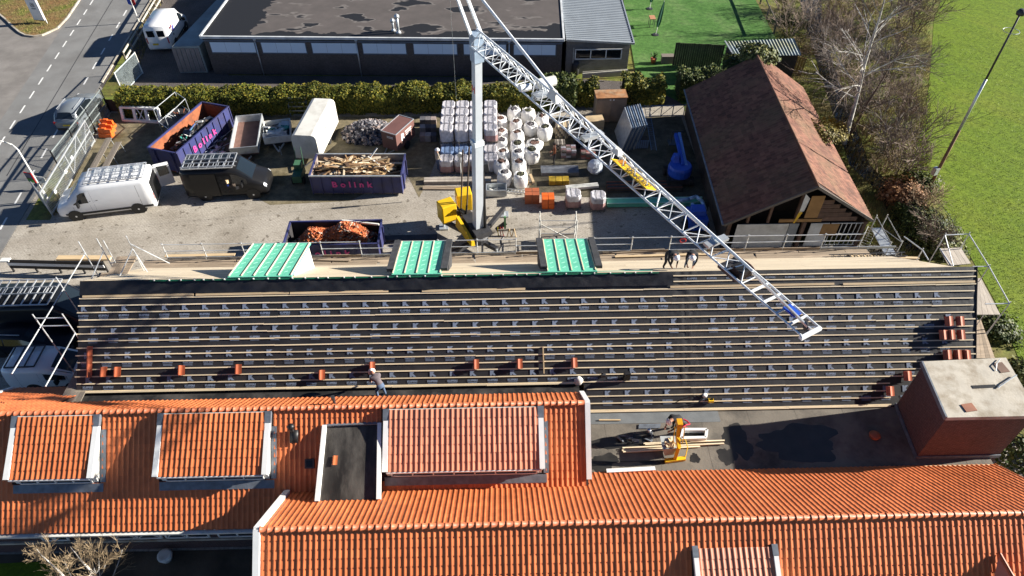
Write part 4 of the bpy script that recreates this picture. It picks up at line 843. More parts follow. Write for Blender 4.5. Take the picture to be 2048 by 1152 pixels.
# ================================================================ SKIPS AND THEIR LOADS
def skip(label, loc, rz, L, W, H, letters=True, inner=None, bright=False):
    t = E('waste_skip', label, 'skip', loc, rz, 'blue waste skips'); inner = inner or m_rust; x, y = L / 2, W / 2; th = .06
    mb = MB(); mb.bx(-x, x, -y, y, .14, .2); B_(mb, 'floor', inner, t)
    for s_ in (-1, 1):
        mb = MB(); yo = s_ * y; yi = s_ * (y - th); mb.bx(-x, x, min(yo, yi), max(yo, yi), .15, H); o = B_(mb, 'side_panel', m_purple, t)
        mb = MB(); yj = s_ * (y - th - .008); mb.quad((-x + th, yj, .2), (x - th, yj, .2), (x - th, yj, H - .02), (-x + th, yj, H - .02)); B_(mb, 'inner_face', inner, o)
        n = int(L / .62)
        for k in range(n + 1): xx = -x + .04 + (L - .08) * k / n; mb = MB(); mb.bx(xx - .03, xx + .03, yo + (0 if s_ > 0 else -.07), yo + (.07 if s_ > 0 else 0), .15, H - .03); B_(mb, 'rib', m_purple, o)
        mb = MB(); mb.bx(-x - .03, x + .03, yo - .05, yo + .05, H, H + .07); B_(mb, 'rim', m_purple if not bright else m_galv, o)
    for s_ in (-1, 1):
        mb = MB(); mb.bx(min(s_ * x, s_ * (x - th)), max(s_ * x, s_ * (x - th)), -y + th, y - th, .15, H - .01); o = B_(mb, 'end_panel', m_purple, t)
        mb = MB(); xj = s_ * (x - th - .008); mb.quad((xj, -y + th, .2), (xj, y - th, .2), (xj, y - th, H - .03), (xj, -y + th, H - .03)); B_(mb, 'inner_face', inner, o)
        mb = MB(); mb.bx(s_ * x - .05, s_ * x + .05, -y, y, H, H + .07); B_(mb, 'rim', m_purple, o)
        for yy in (-.5, .5): mb = MB(); mb.bx(s_ * x + (-.1 if s_ < 0 else .0), s_ * x + (0 if s_ < 0 else .1), yy * W * .6 - .06, yy * W * .6 + .06, .2, H - .1); B_(mb, 'end_rib', m_purple, o)
    for yy in (-.6, .6): mb = MB(); mb.bx(-x, x, yy - .08, yy + .08, 0, .14); B_(mb, 'skid', m_steel, t)
    tm = MB(); put_text(tm, 'Bolink', .62, (-.05 * L, -y - .085, H * .60), (1, 0, 0), (0, 0, 1), 1.65, 0, .02); B_(tm, 'lettering', m_pink, t)
    return t
HA = 1.75; la_, rz, L, W = fr((352, 307), (457, 214), (408, 202), HA)
A_, B2, C2 = P(352, 307, HA), P(457, 214, HA), P(305, 290, HA); rz = math.atan2((B2 - A_).y, (B2 - A_).x); n_ = Vector((-math.sin(rz), math.cos(rz), 0)); u_ = Vector((math.cos(rz), math.sin(rz), 0)); L = (B2 - A_).length; W = 2.2
locA = (A_ + B2) / 2 + n_ * W / 2; locA.z = 0; skip('blue skip with rust inside and scrap metal, standing askew by the hedge', locA, rz, L, W, HA); frA = (locA, rz, L, W, HA)
HB = 1.5; l, rz, L, W = fr((618, 353), (802, 353), (808, 309), HB); skip('blue skip filled with broken timber, in the middle of the yard', l, rz, L, W, HB, inner=mat('skip_inner_pale', (.30, .27, .25), .8, .3, 2, dirt=(.14, .07, .04), dirt_amt=.7), bright=True); frB = (l, rz, L, W, HB)
HC = 1.5; l, rz, L, W = fr((566, 492), (756, 488), (757, 441), HC); skip('blue skip heaped with broken orange roof tiles, nearest to the scaffold', l, rz, L, W, HC, inner=mat('skip_inner_dark', (.03, .028, .03), .8, .3, 2)); frC = (l, rz, L, W, HC)
def heap_h(x, y, L, W, hs): return sum(h * math.exp(-((x - cx * L) / (sx * L)) ** 2 - ((y - cy * W) / (sy * W)) ** 2) for cx, cy, sx, sy, h in hs)
def shard(mb, p, s, mi): 
    M_ = Matrix.Rotation(rnd(0, 6.28), 3, 'Z') @ Matrix.Rotation(rnd(-.9, .9), 3, 'X') @ Matrix.Rotation(rnd(-.5, .5), 3, 'Y'); mb.box(p, (s * rnd(.6, 1.3), s * rnd(.5, 1.0), s * .16), M=M_, mi=mi)
def heap_base(t, L, W, hs, z0, m, n=14):
    mb = MB(); vs = []; fs = []
    for j in range(n + 1):
        for i in range(2 * n + 1): x, y = -L / 2 + L * i / (2 * n), -W / 2 + W * j / n; vs.append((x, y, z0 + heap_h(x, y, L, W, hs) + rnd(-.04, .04)))
    for j in range(n):
        for i in range(2 * n): a = j * (2 * n + 1) + i; fs.append((a, a + 1, a + 2 * n + 2, a + 2 * n + 1))
    mb.add(vs, fs); return B_(mb, 'heap_core', m, t)
l, rz, L, W, H = frC; t = E('tile_rubble', 'heap of broken orange roof tiles in the skip nearest the scaffold', 'rubble', l + Vector((0, 0, .2)), rz); hs = [(-.24, 0, .17, .45, 1.1), (.17, .05, .24, .5, 1.5), (.0, -.1, .36, .45, .45)]
heap_base(t, L - .16, W - .16, hs, .05, m_dark_wood); mb = MB()
for k in range(1500):
    x, y = rnd(-L / 2 + .2, L / 2 - .2), rnd(-W / 2 + .15, W / 2 - .15); h = heap_h(x, y, L, W, hs)
    if h < .22 and rnd(0, 1) < .6: continue
    c_ = 0 if rnd(0, 1) < .8 else (1 if rnd(0, 1) < .5 else 2)
    if abs(x) > L * .36: c_ = random.choice([1, 2, 3])
    shard(mb, Vector((x, y, .09 + h)), rnd(.12, .26), c_)
tag(B_(mb, 'tile_shards', [mat('shard_orange', (.48, .14, .05), .7, .2, 4, island=.35), mat('shard_pale', (.5, .4, .32), .8, .2, 4, island=.3), mat('shard_red', (.27, .06, .03), .8, .2, 4, island=.3), m_dark_wood], t), kind='stuff')
ba = E('steel_beam', 'long pale steel beam across the rim of the tile skip', 'beam', P(690, 440, 1.6)); mb = MB(); mb.bar(P(684, 441, 1.66), P(758, 449, 1.63), .1, .1); mb.build('beam', m_whited, ba)
l, rz, L, W, H = frB; t = E('timber_waste', 'tangle of broken battens and planks in the middle skip', 'timber', l + Vector((0, 0, .2)), rz); hs = [(.1, .1, .34, .45, .95), (-.25, -.05, .22, .4, .75)]; heap_base(t, L - .16, W - .16, hs, .2, m_dark_wood)
wm = [mat('stick_%d' % i, c_, .8, .15, 4, island=.2) for i, c_ in enumerate(((.42, .28, .15), (.30, .18, .09), (.58, .48, .34), (.16, .09, .05), (.52, .36, .18)))]
for k in range(210):
    x, y = rnd(-L * .42, L * .42), rnd(-W * .38, W * .4); h = heap_h(x, y, L, W, hs); ln = rnd(.6, 2.3); a = random.choice((rnd(-.35, .35), rnd(-.35, .35), rnd(0, 3.1))); d_ = Vector((math.cos(a) * ln / 2, math.sin(a) * min(ln, 1.5) / 2, rnd(-.22, .22)))
    p = Vector((x, y, .28 + h + rnd(0, .18))); lim = Vector((L / 2 - .12, W / 2 - .12, 9)); q0, q1 = p - d_, p + d_
    for q in (q0, q1): q.x = max(-lim.x, min(lim.x, q.x)); q.y = max(-lim.y, min(lim.y, q.y)); q.z = max(.05, q.z)
    mb = MB(); mb.bar(q0, q1, rnd(.03, .16) if k % 4 else rnd(.12, .25), rnd(.015, .04)); B_(mb, 'broken_plank', random.choice(wm), t)
mb = MB(); mb.bar((.35 * L, -.3, 1.0), (.1 * L, .7, 1.5), .08, .04); mb.bar((.05 * L, .2, 1.05), (.2 * L, W * .45, 1.9), .1, .03); B_(mb, 'board', m_whited, t)
l, rz, L, W, H = frA; t = E('scrap_waste', 'dark scrap of bags, pipes and sheets in the askew skip', 'scrap', l + Vector((0, 0, .2)), rz); hs = [(.15, -.15, .3, .42, 1.25), (-.2, -.15, .25, .4, .95)]; heap_base(t, L - .16, W - .16, hs, .05, m_black)
sm = [m_black, m_steel, mat('scrap_grey', (.3, .31, .33), .5, .3, 4), mat('scrap_teal', (.04, .25, .2), .5), m_whited, mat('scrap_blue', (.05, .09, .22), .5), m_dark_wood, mat('scrap_bag', (.02, .025, .04), .35)]
for k in range(110):
    x, y = rnd(-L * .42, L * .42), rnd(-W * .4, W * .36); h = heap_h(x, y, L, W, hs); mb = MB(); p = Vector((x, y, .12 + h))
    if k % 3: shard(mb, p, rnd(.2, .6), 0)
    else: a = rnd(0, 3.1); mb.tube(p - Vector((math.cos(a), math.sin(a) * .5, rnd(-.2, .2))) * .5, p + Vector((math.cos(a), math.sin(a) * .5, rnd(-.2, .2))) * .5, rnd(.02, .05), 5)
    B_(mb, 'scrap_piece', random.choice(sm), t)
t = E('scrap_pile', 'pile of silver scrap and pipes on the ground by the askew skip', 'scrap', P(440, 300))
for k in range(60):
    q = P(rnd(412, 455), rnd(278, 318), 0) + Vector((0, 0, rnd(.05, .35))); q = q - Vector(t.location); mb = MB()
    if k % 2: shard(mb, q, rnd(.15, .4), 0)
    else: a = rnd(.3, 1.2); d_ = Vector((math.cos(a), math.sin(a), rnd(-.1, .2))) * rnd(.3, .8); mb.tube(q - d_, q + d_, .025, 5)
    B_(mb, 'scrap_piece', random.choice([m_alu, m_whited, m_steel, m_alu, m_black]), t)

# ================================================================ TRAILERS, HUT
def tray(name, label, cat, l, rz, L, W, z0, z1, m_out, m_in, th=.05, wheels=True, drawbar=None):
    t = E(name, label, cat, l, rz); x, y = L / 2, W / 2; mb = MB(); mb.bx(-x, x, -y, y, z0 - .06, z0); B_(mb, 'floor', m_in, t)
    for nm, q in (('side_board', (-x, -x + th, -y, y)), ('side_board', (x - th, x, -y, y)), ('end_board', (-x + th, x - th, -y, -y + th)), ('end_board', (-x + th, x - th, y - th, y))): mb = MB(); mb.bx(*q, z0, z1); B_(mb, nm, m_out, t)
    mb = MB(); mb.bx(-x + .1, x - .1, -y + .1, y - .1, z0 - .2, z0 - .061); B_(mb, 'chassis', m_steel, t)
    if wheels:
        for s_ in (-1, 1): wheel(t, s_ * (x - .25), .1, .3, .2).rotation_euler = (0, 0, 0)
    if drawbar: mb = MB(); mb.bar((-.35, -y, .4), (0, -y - drawbar, .42), .08, .08); mb.bar((.35, -y, .4), (0, -y - drawbar, .42), .08, .08); mb.tube((.1, -y - drawbar + .2, 0), (.1, -y - drawbar + .2, .7), .04, 8); B_(mb, 'drawbar', m_galv, t)
    return t
def wheelX(t, x, y, r_, w_):    # wheel whose axle runs along local x
    mb = MB(); mb.lathe([(r_ * .6, -w_ / 2), (r_, -w_ / 2 + .02), (r_, w_ / 2 - .02), (r_ * .6, w_ / 2)], (x, y, r_), 14, 'X'); o = B_(mb, 'wheel', m_rubber, t); return o
l, rz, L, W = fr((459, 291), (514, 292), (524, 227), 1.15); t = tray('flat_trailer', 'open grey trailer with empty brown bed, behind the black van', 'trailer', l, rz, L, W, .62, 1.15, m_galv, mat('bed_brown', (.17, .09, .07), .7, .2, 2), wheels=False, drawbar=1.1)
for s_ in (-1, 1):
    for yy in (-.4, .35): wheelX(t, s_ * (L / 2 - .2), yy, .3, .2)
l, rz, L, W = fr((526, 273), (581, 270), (580, 236), 1.0); t = tray('junk_trailer', 'small trailer loaded with junk and pipes, between open trailer and white hut', 'trailer', l, rz, L, W, .5, 1.0, m_whited, m_steel, wheels=False, drawbar=1.0)
for s_ in (-1, 1): wheelX(t, s_ * (L / 2 + .02), 0, .3, .18)
for k in range(4): mb = MB(); mb.tube((-L / 2, -W / 2, 1.05 + .1 * k), (L / 2 - .2, -W / 2, 1.05 + .1 * k), .02, 5); B_(mb, 'front_rail', m_alu, t)
jl, jrz, jL, jW = l, rz, L, W
t = E('junk_load', 'grey and blue scrap lying in the small junk trailer', 'scrap', l + Vector((0, 0, .5)), rz)
for k in range(26): mb = MB(); shard(mb, Vector((rnd(-L * .4, L * .4), rnd(-W * .4, W * .4), rnd(.1, .5))), rnd(.25, .7), 0); B_(mb, 'scrap_piece', random.choice([m_alu, m_galv, m_steel, sm[5], sm[3], m_whited]), t)
HH = 2.3; l, rz, L, W = fr((584, 262), (630, 272), (668, 198), HH); t = E('site_hut', 'white box trailer hut with rounded grimy roof in front of the hedge', 'site hut', l, rz)
rg = lambda y: [(-L / 2, y, .45), (L / 2, y, .45), (L / 2, y, HH - .25), (L / 2 - .1, y, HH - .07), (L / 2 - .3, y, HH), (-L / 2 + .3, y, HH), (-L / 2 + .1, y, HH - .07), (-L / 2, y, HH - .25)]
mb = MB(); mb.loft([rg(-W / 2), rg(W / 2)]); B_(mb, 'body', mat('hut_white', (.66, .65, .60), .5, .06, 1, dirt=(.30, .27, .22), dirt_amt=.55, dirt_scale=.7), t)
mb = MB(); mb.bx(L / 2 - .004, L / 2 + .012, -.35, .5, 1.2, 1.95); B_(mb, 'window', m_whited, t); mb = MB(); mb.path([(L / 2 + .03, .5, 1.2), (L / 2 + .03, -.35, 1.6), (L / 2 + .03, -.35, 2.0)], .012); B_(mb, 'cable', m_black, t)
mb = MB(); mb.bar((-.4, -W / 2, .42), (0, -W / 2 - .9, .42), .07, .07); mb.bar((.4, -W / 2, .42), (0, -W / 2 - .9, .42), .07, .07); B_(mb, 'drawbar', m_steel, t)
for s_ in (-1, 1): wheelX(t, s_ * (L / 2 - .12), .2, .3, .18)
HT = 1.75; l, rz, L, W = fr((764, 259), (791, 270), (827, 238), HT); t = E('box_trailer', 'small closed brown box trailer with white print, beside the stone heap', 'trailer', l, rz); m_brn = mat('trailer_brown', (.155, .075, .065), .6, .12, 1.5)
mb = MB(); mb.bx(-L / 2, L / 2, -W / 2, W / 2, .42, HT); B_(mb, 'box', m_brn, t)
for a, b in (((-L / 2, -W / 2), (L / 2, -W / 2)), ((L / 2, -W / 2), (L / 2, W / 2)), ((L / 2, W / 2), (-L / 2, W / 2)), ((-L / 2, W / 2), (-L / 2, -W / 2))): mb = MB(); mb.bar((*a, HT), (*b, HT), .05, .05); B_(mb, 'edge_trim', m_alu, t)
tm = MB(); put_text(tm, 'R', .75, (L / 2 + .012, -.35, 1.15), (0, 1, 0), (0, 0, 1), 1, 0, .02)
for k in range(3): tm.box((L / 2 + .012, .35, 1.4 - .16 * k), (.004, .8 - .1 * k, .07))
for k in range(2): tm.box((.1, -W / 2 - .012, 1.45 - .1 * k), (.5, .004, .05))
B_(tm, 'print', m_white, t)
for s_ in (-1, 1): wheelX(t, s_ * (L / 2 + .02), .0, .3, .18)
mb = MB(); mb.bar((-.3, -W / 2, .42), (0, -W / 2 - .8, .42), .06, .06); mb.bar((.3, -W / 2, .42), (0, -W / 2 - .8, .42), .06, .06); B_(mb, 'drawbar', m_galv, t)
# stone heap
q0 = P(738, 268); t = E('stone_heap', 'large heap of grey and pinkish cobblestones in front of the hedge', 'stone heap', q0); st_m = [mat('stone_%d' % i, c_, .85, .2, 4) for i, c_ in enumerate(((.10, .10, .115), (.16, .15, .16), (.30, .24, .22), (.36, .34, .34), (.07, .07, .085)))]
sms = []
for i in range(6):
    mb = MB(); mb.hexa([Vector((sx * rnd(.075, .115), sy * rnd(.06, .1), sz * rnd(.06, .095))) for sz in (-1, 1) for sx, sy in ((-1, -1), (1, -1), (1, 1), (-1, 1))]); 
    for m_ in st_m: me = mb.mesh('stone', m_); sms.append(me)
mb = MB(); vs = []; 
rings = []
for k in range(7): a_ = k / 6; rings.append([(math.cos(i * .3927) * 1.85 * (1 - a_) + .01, math.sin(i * .3927) * 1.5 * (1 - a_) + .01, .78 * (1 - (1 - a_) ** 1.6)) for i in range(16)])
mb.loft(rings); B_(mb, 'heap_core', st_m[4], t)
for k in range(520):
    a, rr = rnd(0, 6.28), math.sqrt(rnd(0, 1)); x, y = math.cos(a) * 1.95 * rr, math.sin(a) * 1.6 * rr; h = .8 * (1 - rr ** 1.6)
    o = obj('stone', random.choice(sms), t, False); o.location = (x, y, h + rnd(.0, .1) + .03); o.rotation_euler = (rnd(0, 3), rnd(0, 3), rnd(0, 3)); s_ = rnd(.75, 1.15); o.scale = (s_, s_, s_)
# ================================================================ FENCES AND ROAD FURNITURE
def bar_fence(name, label, a, b, h, m, gap=.11, r_=.014, rails=(.1, 1.0), posts=(), mp=None, z0=.08, frame=.05, diag=False):
    a, b = Vector(a), Vector(b); t = E(name, label, 'fence' if 'gate' not in name else 'gate', a); d = b - a; L = d.length; n = int(L / gap)
    for i in range(1, n):
        p = a + d * (i / n); mb = MB(); mb.tube(p + Vector((0, 0, z0)), p + Vector((0, 0, h)), r_, 4, cap=False); mb.build('bar', m, t)
    for z_ in rails: mb = MB(); q = Vector((0, 0, z0 + (h - z0) * z_)); mb.bar(a + q, b + q, frame, frame * 1.3); mb.build('rail', m, t)
    for k in posts: p = a + d * k; mb = MB(); mb.bar(p, p + Vector((0, 0, h + .06)), .07, .07); mb.build('post', mp or m, t)
    if diag:
        for k in diag: mb = MB(); mb.bar(a + d * k[0] + Vector((0, 0, z0)), a + d * k[1] + Vector((0, 0, h)), .04, .04); mb.build('brace', m, t)
    return t
m_fgrey = mat('fence_grey', (.22, .25, .25), .5, .2, 3, metal=.2)
gt = bar_fence('sliding_gate', 'pale steel sliding gate with small signs, beside the white panel van', P(106, 431), P(190, 284), 1.75, m_galv, .13, .016, (0, .5, 1), (0, .5, .78, 1), None, .12, .07, [(.5, .78), (.78, 1.0)])
for k, z_ in ((.17, .8), (.42, .9), (.58, 1.05)): mb = MB(); p = P(106, 431).lerp(P(190, 284), k) + Vector((0, 0, z_)); mb.box(p, (.3, .03, .22), math.atan2(P(190, 284).y - P(106, 431).y, P(190, 284).x - P(106, 431).x)); mb.build('sign_plate', m_white, gt)
bar_fence('bar_fence', 'dark grey vertical bar fence along the road behind the silver car', P(128, 352), P(221, 224), 1.95, m_fgrey, .13, .015, (.03, .35, .65, .97), (0, .33, .66, 1), m_black)
bar_fence('bar_gate', 'pale green bar gate standing by the end of the hedge', P(247, 189), P(286, 147), 1.8, mat('gate_pale', (.45, .52, .52), .5), .12, .016, (0, 1), (0, 1), m_whited)
bar_fence('bar_fence', 'short bar fence from the street lamp to the white van', P(84, 402), P(106, 432), 1.7, m_galv, .14, .016, (0, 1), (0, 1))
t = E('rail_fence', 'pale wooden rail fence between road and warehouse forecourt', 'fence', P(252, 122))
ra_, rb_ = P(255, 128), P(345, -28)
for i in range(9): p = ra_.lerp(rb_, i / 8); mb = MB(); mb.bar(p, p + Vector((0, 0, 1.05)), .1, .1); mb.build('post', m_grey_wood, t)
m_prail = mat('pale_rail', (.42, .40, .34), .8, .15, 3)
for z_ in (.45, .98):
    for i in range(4): mb = MB(); mb.bar(ra_.lerp(rb_, i / 4) + Vector((0, 0, z_)), ra_.lerp(rb_, (i + 1) / 4) + Vector((0, 0, z_)), .07, .14); mb.build('rail', m_prail, t)
t = E('board_fence', 'dark board fence stub between the bar fence and the hedge', 'fence', P(235, 226)); a, b = P(219, 222), P(255, 224)
for i in range(14): p = a.lerp(b, i / 14); mb = MB(); mb.box(p + Vector((0, 0, .5)), (.1, .03, 1.0)); mb.build('board', m_dark_wood, t)
# black and white road barrier below the yard entrance (board crash barrier)
t = E('board_barrier', 'long black and white board barrier behind the dark van', 'barrier', P(80, 530))
a, b = P(12, 522, .9), P(205, 527, .9)
for k, (z_, m_) in enumerate(((.0, m_black), (-.22, m_white), (-.44, m_black))): mb = MB(); q = Vector((0, 0, z_)); mb.bar(a + q, b + q, .06, .2); mb.build('board', m_, t)
for i in range(5): p = a.lerp(b, i / 4); mb = MB(); mb.bar((p.x, p.y + .06, 0), (p.x, p.y + .06, .95), .1, .06); mb.build('post', m_black, t)
mb = MB(); mb.box((a.x, a.y, .98), (.5, .3, .08)); mb.build('cap', m_whited, t)
mb = MB(); mb.bar(P(115, 516, .3), P(222, 516, .3), .35, .12); tag(mb.build('timber_bundle', m_wood), 'bundle of pale new timber behind the board barrier', 'timber')
# street lamp
q = P(106, 428) ; q = P(104, 430); lp = E('street_lamp', 'slim white street lamp with curved arm by the gate', 'street lamp', P(98, 404)); q = P(98, 404)
top = None
for z_ in np.arange(3, 9, .05):
    if PJ((q.x, q.y, z_))[1] < 300: top = z_; break
mb = MB(); mb.tube(q, q + Vector((0, 0, .9)), .09, 8); mb.tube(q + Vector((0, 0, .9)), q + Vector((0, 0, top)), .06, 8, .045); mb.build('pole', m_whited, lp, True)
mb = MB(); pts = [q + Vector((0, 0, top)), q + Vector((-.25, .1, top + .3)), q + Vector((-.7, .2, top + .45)), q + Vector((-1.3, .3, top + .5))]; mb.path(pts, .04, 6); mb.build('arm', m_whited, lp, True)
mb = MB(); mb.box(pts[-1] + Vector((-.3, .05, 0)), (.65, .2, .12), R(-10)); mb.build('lamp_head', m_whited, lp)
mb = MB(); s_ = q + Vector((0, 0, 1.6)); mb.box(s_ + Vector((-.28, 0, .35)), (.55, .03, .75), R(-15)); so2 = mb.build('poster_frame', m_red, lp)
mb = MB(); mb.box(s_ + Vector((-.3, -.02, .5)), (.45, .03, .36), R(-15)); mb.build('poster', mat('poster_dark', (.10, .10, .14), .5, .5, 6), so2); mb = MB(); mb.box(s_ + Vector((-.3, -.02, .14)), (.45, .03, .28), R(-15)); mb.build('poster', mat('poster_green', (.05, .22, .04), .5), so2)
t = E('road_sign', 'small white rectangular sign on a low post by the street lamp', 'sign', P(92, 375)); q = P(92, 378); mb = MB(); mb.tube(q, q + Vector((0, 0, .9)), .03, 6); mb.build('post', m_galv, t); mb = MB(); mb.box(q + Vector((0, 0, .75)), (.75, .04, .5), R(-12)); sp = mb.build('plate', m_whited, t)
mb = MB(); mb.bar(q + Vector((-.1, -.03, .72)), q + Vector((.22, -.03, .8)), .03, .05); mb.build('mark', m_black, sp)
# tall white advertising sign and the red-blue flag sign
t = E('totem_sign', 'tall white totem sign on the grass island, top left', 'sign', P(88, 48)); a, b = P(72, 47), P(97, 49); u = (b - a)
mb = MB(); mb.slab([a + Vector((0, 0, .35)), a + u * .85 + Vector((0, 0, .35)), a + u * .85 + Vector((0, 0, 3.2)), a + Vector((0, 0, 3.2))], .12); pl = mb.build('panel', m_white, t)
mb = MB(); p = a + u * .95; mb.bar(p, p + Vector((0, 0, 3.3)), .06, .06); mb.build('post', m_white, t)
nrm_ = u.cross(Vector((0, 0, 1))).normalized() * .015; mb = MB(); c = a + u * .42 + Vector((0, 0, 1.75)) + nrm_; ud = u.normalized()
for p0, p1 in (((-.16, -.16), (.16, -.16)), ((.16, -.16), (.16, .16)), ((-.16, .16), (.06, .16)), ((-.16, -.16), (-.16, .06)), ((-.02, -.06), (-.02, .1)), ((.06, -.06), (.06, .06))): mb.bar(c + ud * p0[0] + Vector((0, 0, p0[1])), c + ud * p1[0] + Vector((0, 0, p1[1])), .03, .03)
for k in range(2): mb.bar(c + ud * -.22 + Vector((0, 0, -.3 - .07 * k)), c + ud * .22 + Vector((0, 0, -.3 - .07 * k)), .012, .03)
mb.build('logo', m_steel, pl)
mb = MB(); q0 = a + Vector((0, 0, 2.2)) + nrm_; q1 = a + u * .85 + Vector((0, 0, 2.2)) + nrm_; mb.quad(q0, q0.lerp(q1, .55), q0.lerp(q1, .55) + Vector((0, 0, .95)), q0 + Vector((0, 0, .95))); mb.build('red_photo', mat('red_photo', (.25, .03, .02), .5, .5, 5), pl); mb = MB(); mb.quad(q0.lerp(q1, .55), q1, q1 + Vector((0, 0, .95)), q0.lerp(q1, .55) + Vector((0, 0, .95))); mb.build('violet_photo', mat('violet_photo', (.2, .15, .35), .5, .5, 5), pl)
mb = MB(); mb.bx(-.01, .01, -.01, .01, 0, .01)
mb = MB(); p = a + Vector((0, 0, .3)) ; mb.slab([p, p + u * .87, p + u * .87 + Vector((0, 0, .06)), p + Vector((0, 0, .06))], .13); mb.build('foot_strip', m_black, t)
t = E('flag_post', 'white post with red and blue banner at the road edge, top left', 'sign post', P(279, 46)); q = P(279, 46); mb = MB(); mb.tube(q, q + Vector((0, 0, 2.6)), .055, 8); mb.build('post', m_whited, t)
mb = MB(); mb.slab([q + Vector((-.35, 0, 1.75)), q + Vector((-.05, 0, 1.6)), q + Vector((-.05, 0, 2.5)), q + Vector((-.35, 0, 2.5))], .03); mb.build('banner', m_blue, t); mb = MB(); mb.slab([q + Vector((.03, 0, 1.55)), q + Vector((.3, 0, 1.75)), q + Vector((.3, 0, 2.5)), q + Vector((.03, 0, 2.5))], .03); mb.build('banner', m_red, t)
# floodlight mast at the field
q = P(1855, 381); t = E('floodlight_mast', 'tall slender lamp mast standing at the edge of the field', 'light mast', q); mb = MB(); mb.tube(q, q + Vector((0, 0, 4.6)), .11, 10, .095); mb.build('lower_pole', mat('rusty_pole', (.22, .12, .07), .8, .3, 3), t, True)
mb = MB(); mb.tube(q + Vector((0, 0, 4.6)), q + Vector((0, 0, 8.0)), .085, 10, .075); mb.build('middle_pole', m_galv, t, True); mb = MB(); mb.tube(q + Vector((0, 0, 8.0)), q + Vector((0, 0, 11.9)), .06, 10, .05); mb.build('upper_pole', m_steel, t, True)
mb = MB(); mb.lathe([(.06, 11.75), (.2, 11.8), (.24, 11.95), (.15, 12.1)], (q.x, q.y, 0), 12); mb.build('lamp_head', m_steel, t, True)
mb = MB(); ring = [q + Vector((math.cos(i * .5236) * .42, math.sin(i * .5236) * .42, 10.9)) for i in range(13)]; mb.path(ring, .015, 5); mb.build('hoop', m_galv, t)
mb = MB(); mb.box(q + Vector((-.2, -.05, 1.6)), (.3, .3, .5), R(20)); mb.build('switch_box', m_galv, t)

# ================================================================ YARD FURNITURE
t = E('window_frame', 'white three-light window frame leaning at the hedge', 'window frame', P(285, 248)); a, b = P(248, 242), P(322, 246); u = (b - a); up = Vector((0, .35, .95)).normalized() * 1.05
mb = MB()
for k in (0, .02): pass
for f0, f1 in ((0, 1),):
    mb.bar(a + Vector((0, 0, .08)), b + Vector((0, 0, .08)), .18, .2); mb.bar(a + up, b + up, .22, .16)
    for k in (0, .34, .66, 1): mb.bar(a + u * k, a + u * k + up, .2, .16, (0, -1, .3))
mb.build('frame', m_white, t); mb = MB(); mb.bar(a + u * .4, a + u * .6 + up, .05, .03, (0, -1, .3)); mb.bar(a + u * .6, a + u * .4 + up, .05, .03, (0, -1, .3)); mb.build('brace', m_white, t)
for k in range(3):
    q = P(205 + k * 2, 272 - k * 9, .0); t = E('road_barrier', ['front', 'middle', 'rear'][k] + ' one of three nested orange plastic barriers by the fence', 'barrier', q, R(-8), 'orange barriers'); mb = MB()
    mb.loft([[(x, -.24, 0), (x, .24, 0), (x, .2, .28), (x, .1, .3), (x, .07, .62), (x, -.07, .62), (x, -.1, .3), (x, -.2, .28)] for x in (-.1, .12, .25, .5, .63, .85)]); B_(mb, 'body', m_orange, t); mb = MB(); mb.bx(.2, .5, -.08, .08, .62, .7); B_(mb, 'lug', m_orange, t)
for k, (p0, p1, lb) in enumerate((((218, 276), (183, 341), 'left one of two long wooden trestle benches by the gate'), ((237, 284), (204, 345), 'right one of two long wooden trestle benches by the gate'))):
    a, b = P(*p0, .7), P(*p1, .7); t = E('trestle_bench', lb, 'bench', Vector((a.x, a.y, 0)), 0, 'trestle benches'); sd = (b - a).normalized().cross(Vector((0, 0, 1))) * .11
    for s_ in (-1, 0, 1): mb = MB(); mb.bar(a + sd * s_ * 1.3, b + sd * s_ * 1.3, .13, .04); mb.build('plank', m_grey_wood, t)
    for f_ in (.05, .5, .95): p = a.lerp(b, f_); mb = MB(); mb.bar(p + sd * 1.4 - Vector((0, 0, .02)), p + sd * 2.4 - Vector((0, 0, .7)), .04, .04); mb.bar(p - sd * 1.4 - Vector((0, 0, .02)), p - sd * 2.4 - Vector((0, 0, .7)), .04, .04); mb.build('leg', m_galv, t)
t = E('tube_cage', 'white tube trolley frame standing behind the askew skip', 'trolley', P(345, 262)); c = [P(327, 268), P(368, 232), P(388, 246), P(350, 285)]
for i in range(4):
    a, b = c[i], c[(i + 1) % 4]; mb = MB(); mb.tube(a, a + Vector((0, 0, 2.0)), .026, 6); mb.build('post', m_galv, t)
    for z_ in ((2.0, 1.0) if i < 3 else (1.0,)): mb = MB(); mb.tube(a + Vector((0, 0, z_)), b + Vector((0, 0, z_)), .024, 6); mb.build('rail', m_galv, t)
mb = MB(); mb.slab([p + Vector((0, 0, .9)) for p in c], .04); mb.build('shelf', m_steel, t)
for k in range(8): mb = MB(); q = c[0].lerp(c[2], rnd(.3, .8)) + Vector((rnd(-.3, .3), rnd(-.2, .2), 1.0)); mb.tube(q, q + Vector((rnd(-.5, .5), rnd(-.3, .3), .25)), .03, 5); mb.build('pipe', random.choice([m_whited, m_alu, m_rust]), t)
t = E('green_machine', 'green wheeled machine with upright handles left of the timber skip', 'machine', P(598, 368)); q = P(597, 372); m_gm = mat('machine_green', (.05, .13, .07), .5, .2, 3)
mb = MB(); mb.bx(q.x - .3, q.x + .3, q.y, q.y + 1.3, .25, .75); mb.build('body', m_gm, t); mb = MB(); mb.bx(q.x - .25, q.x + .25, q.y + .75, q.y + 1.35, .75, 1.15); mb.build('hood', m_gm, t)
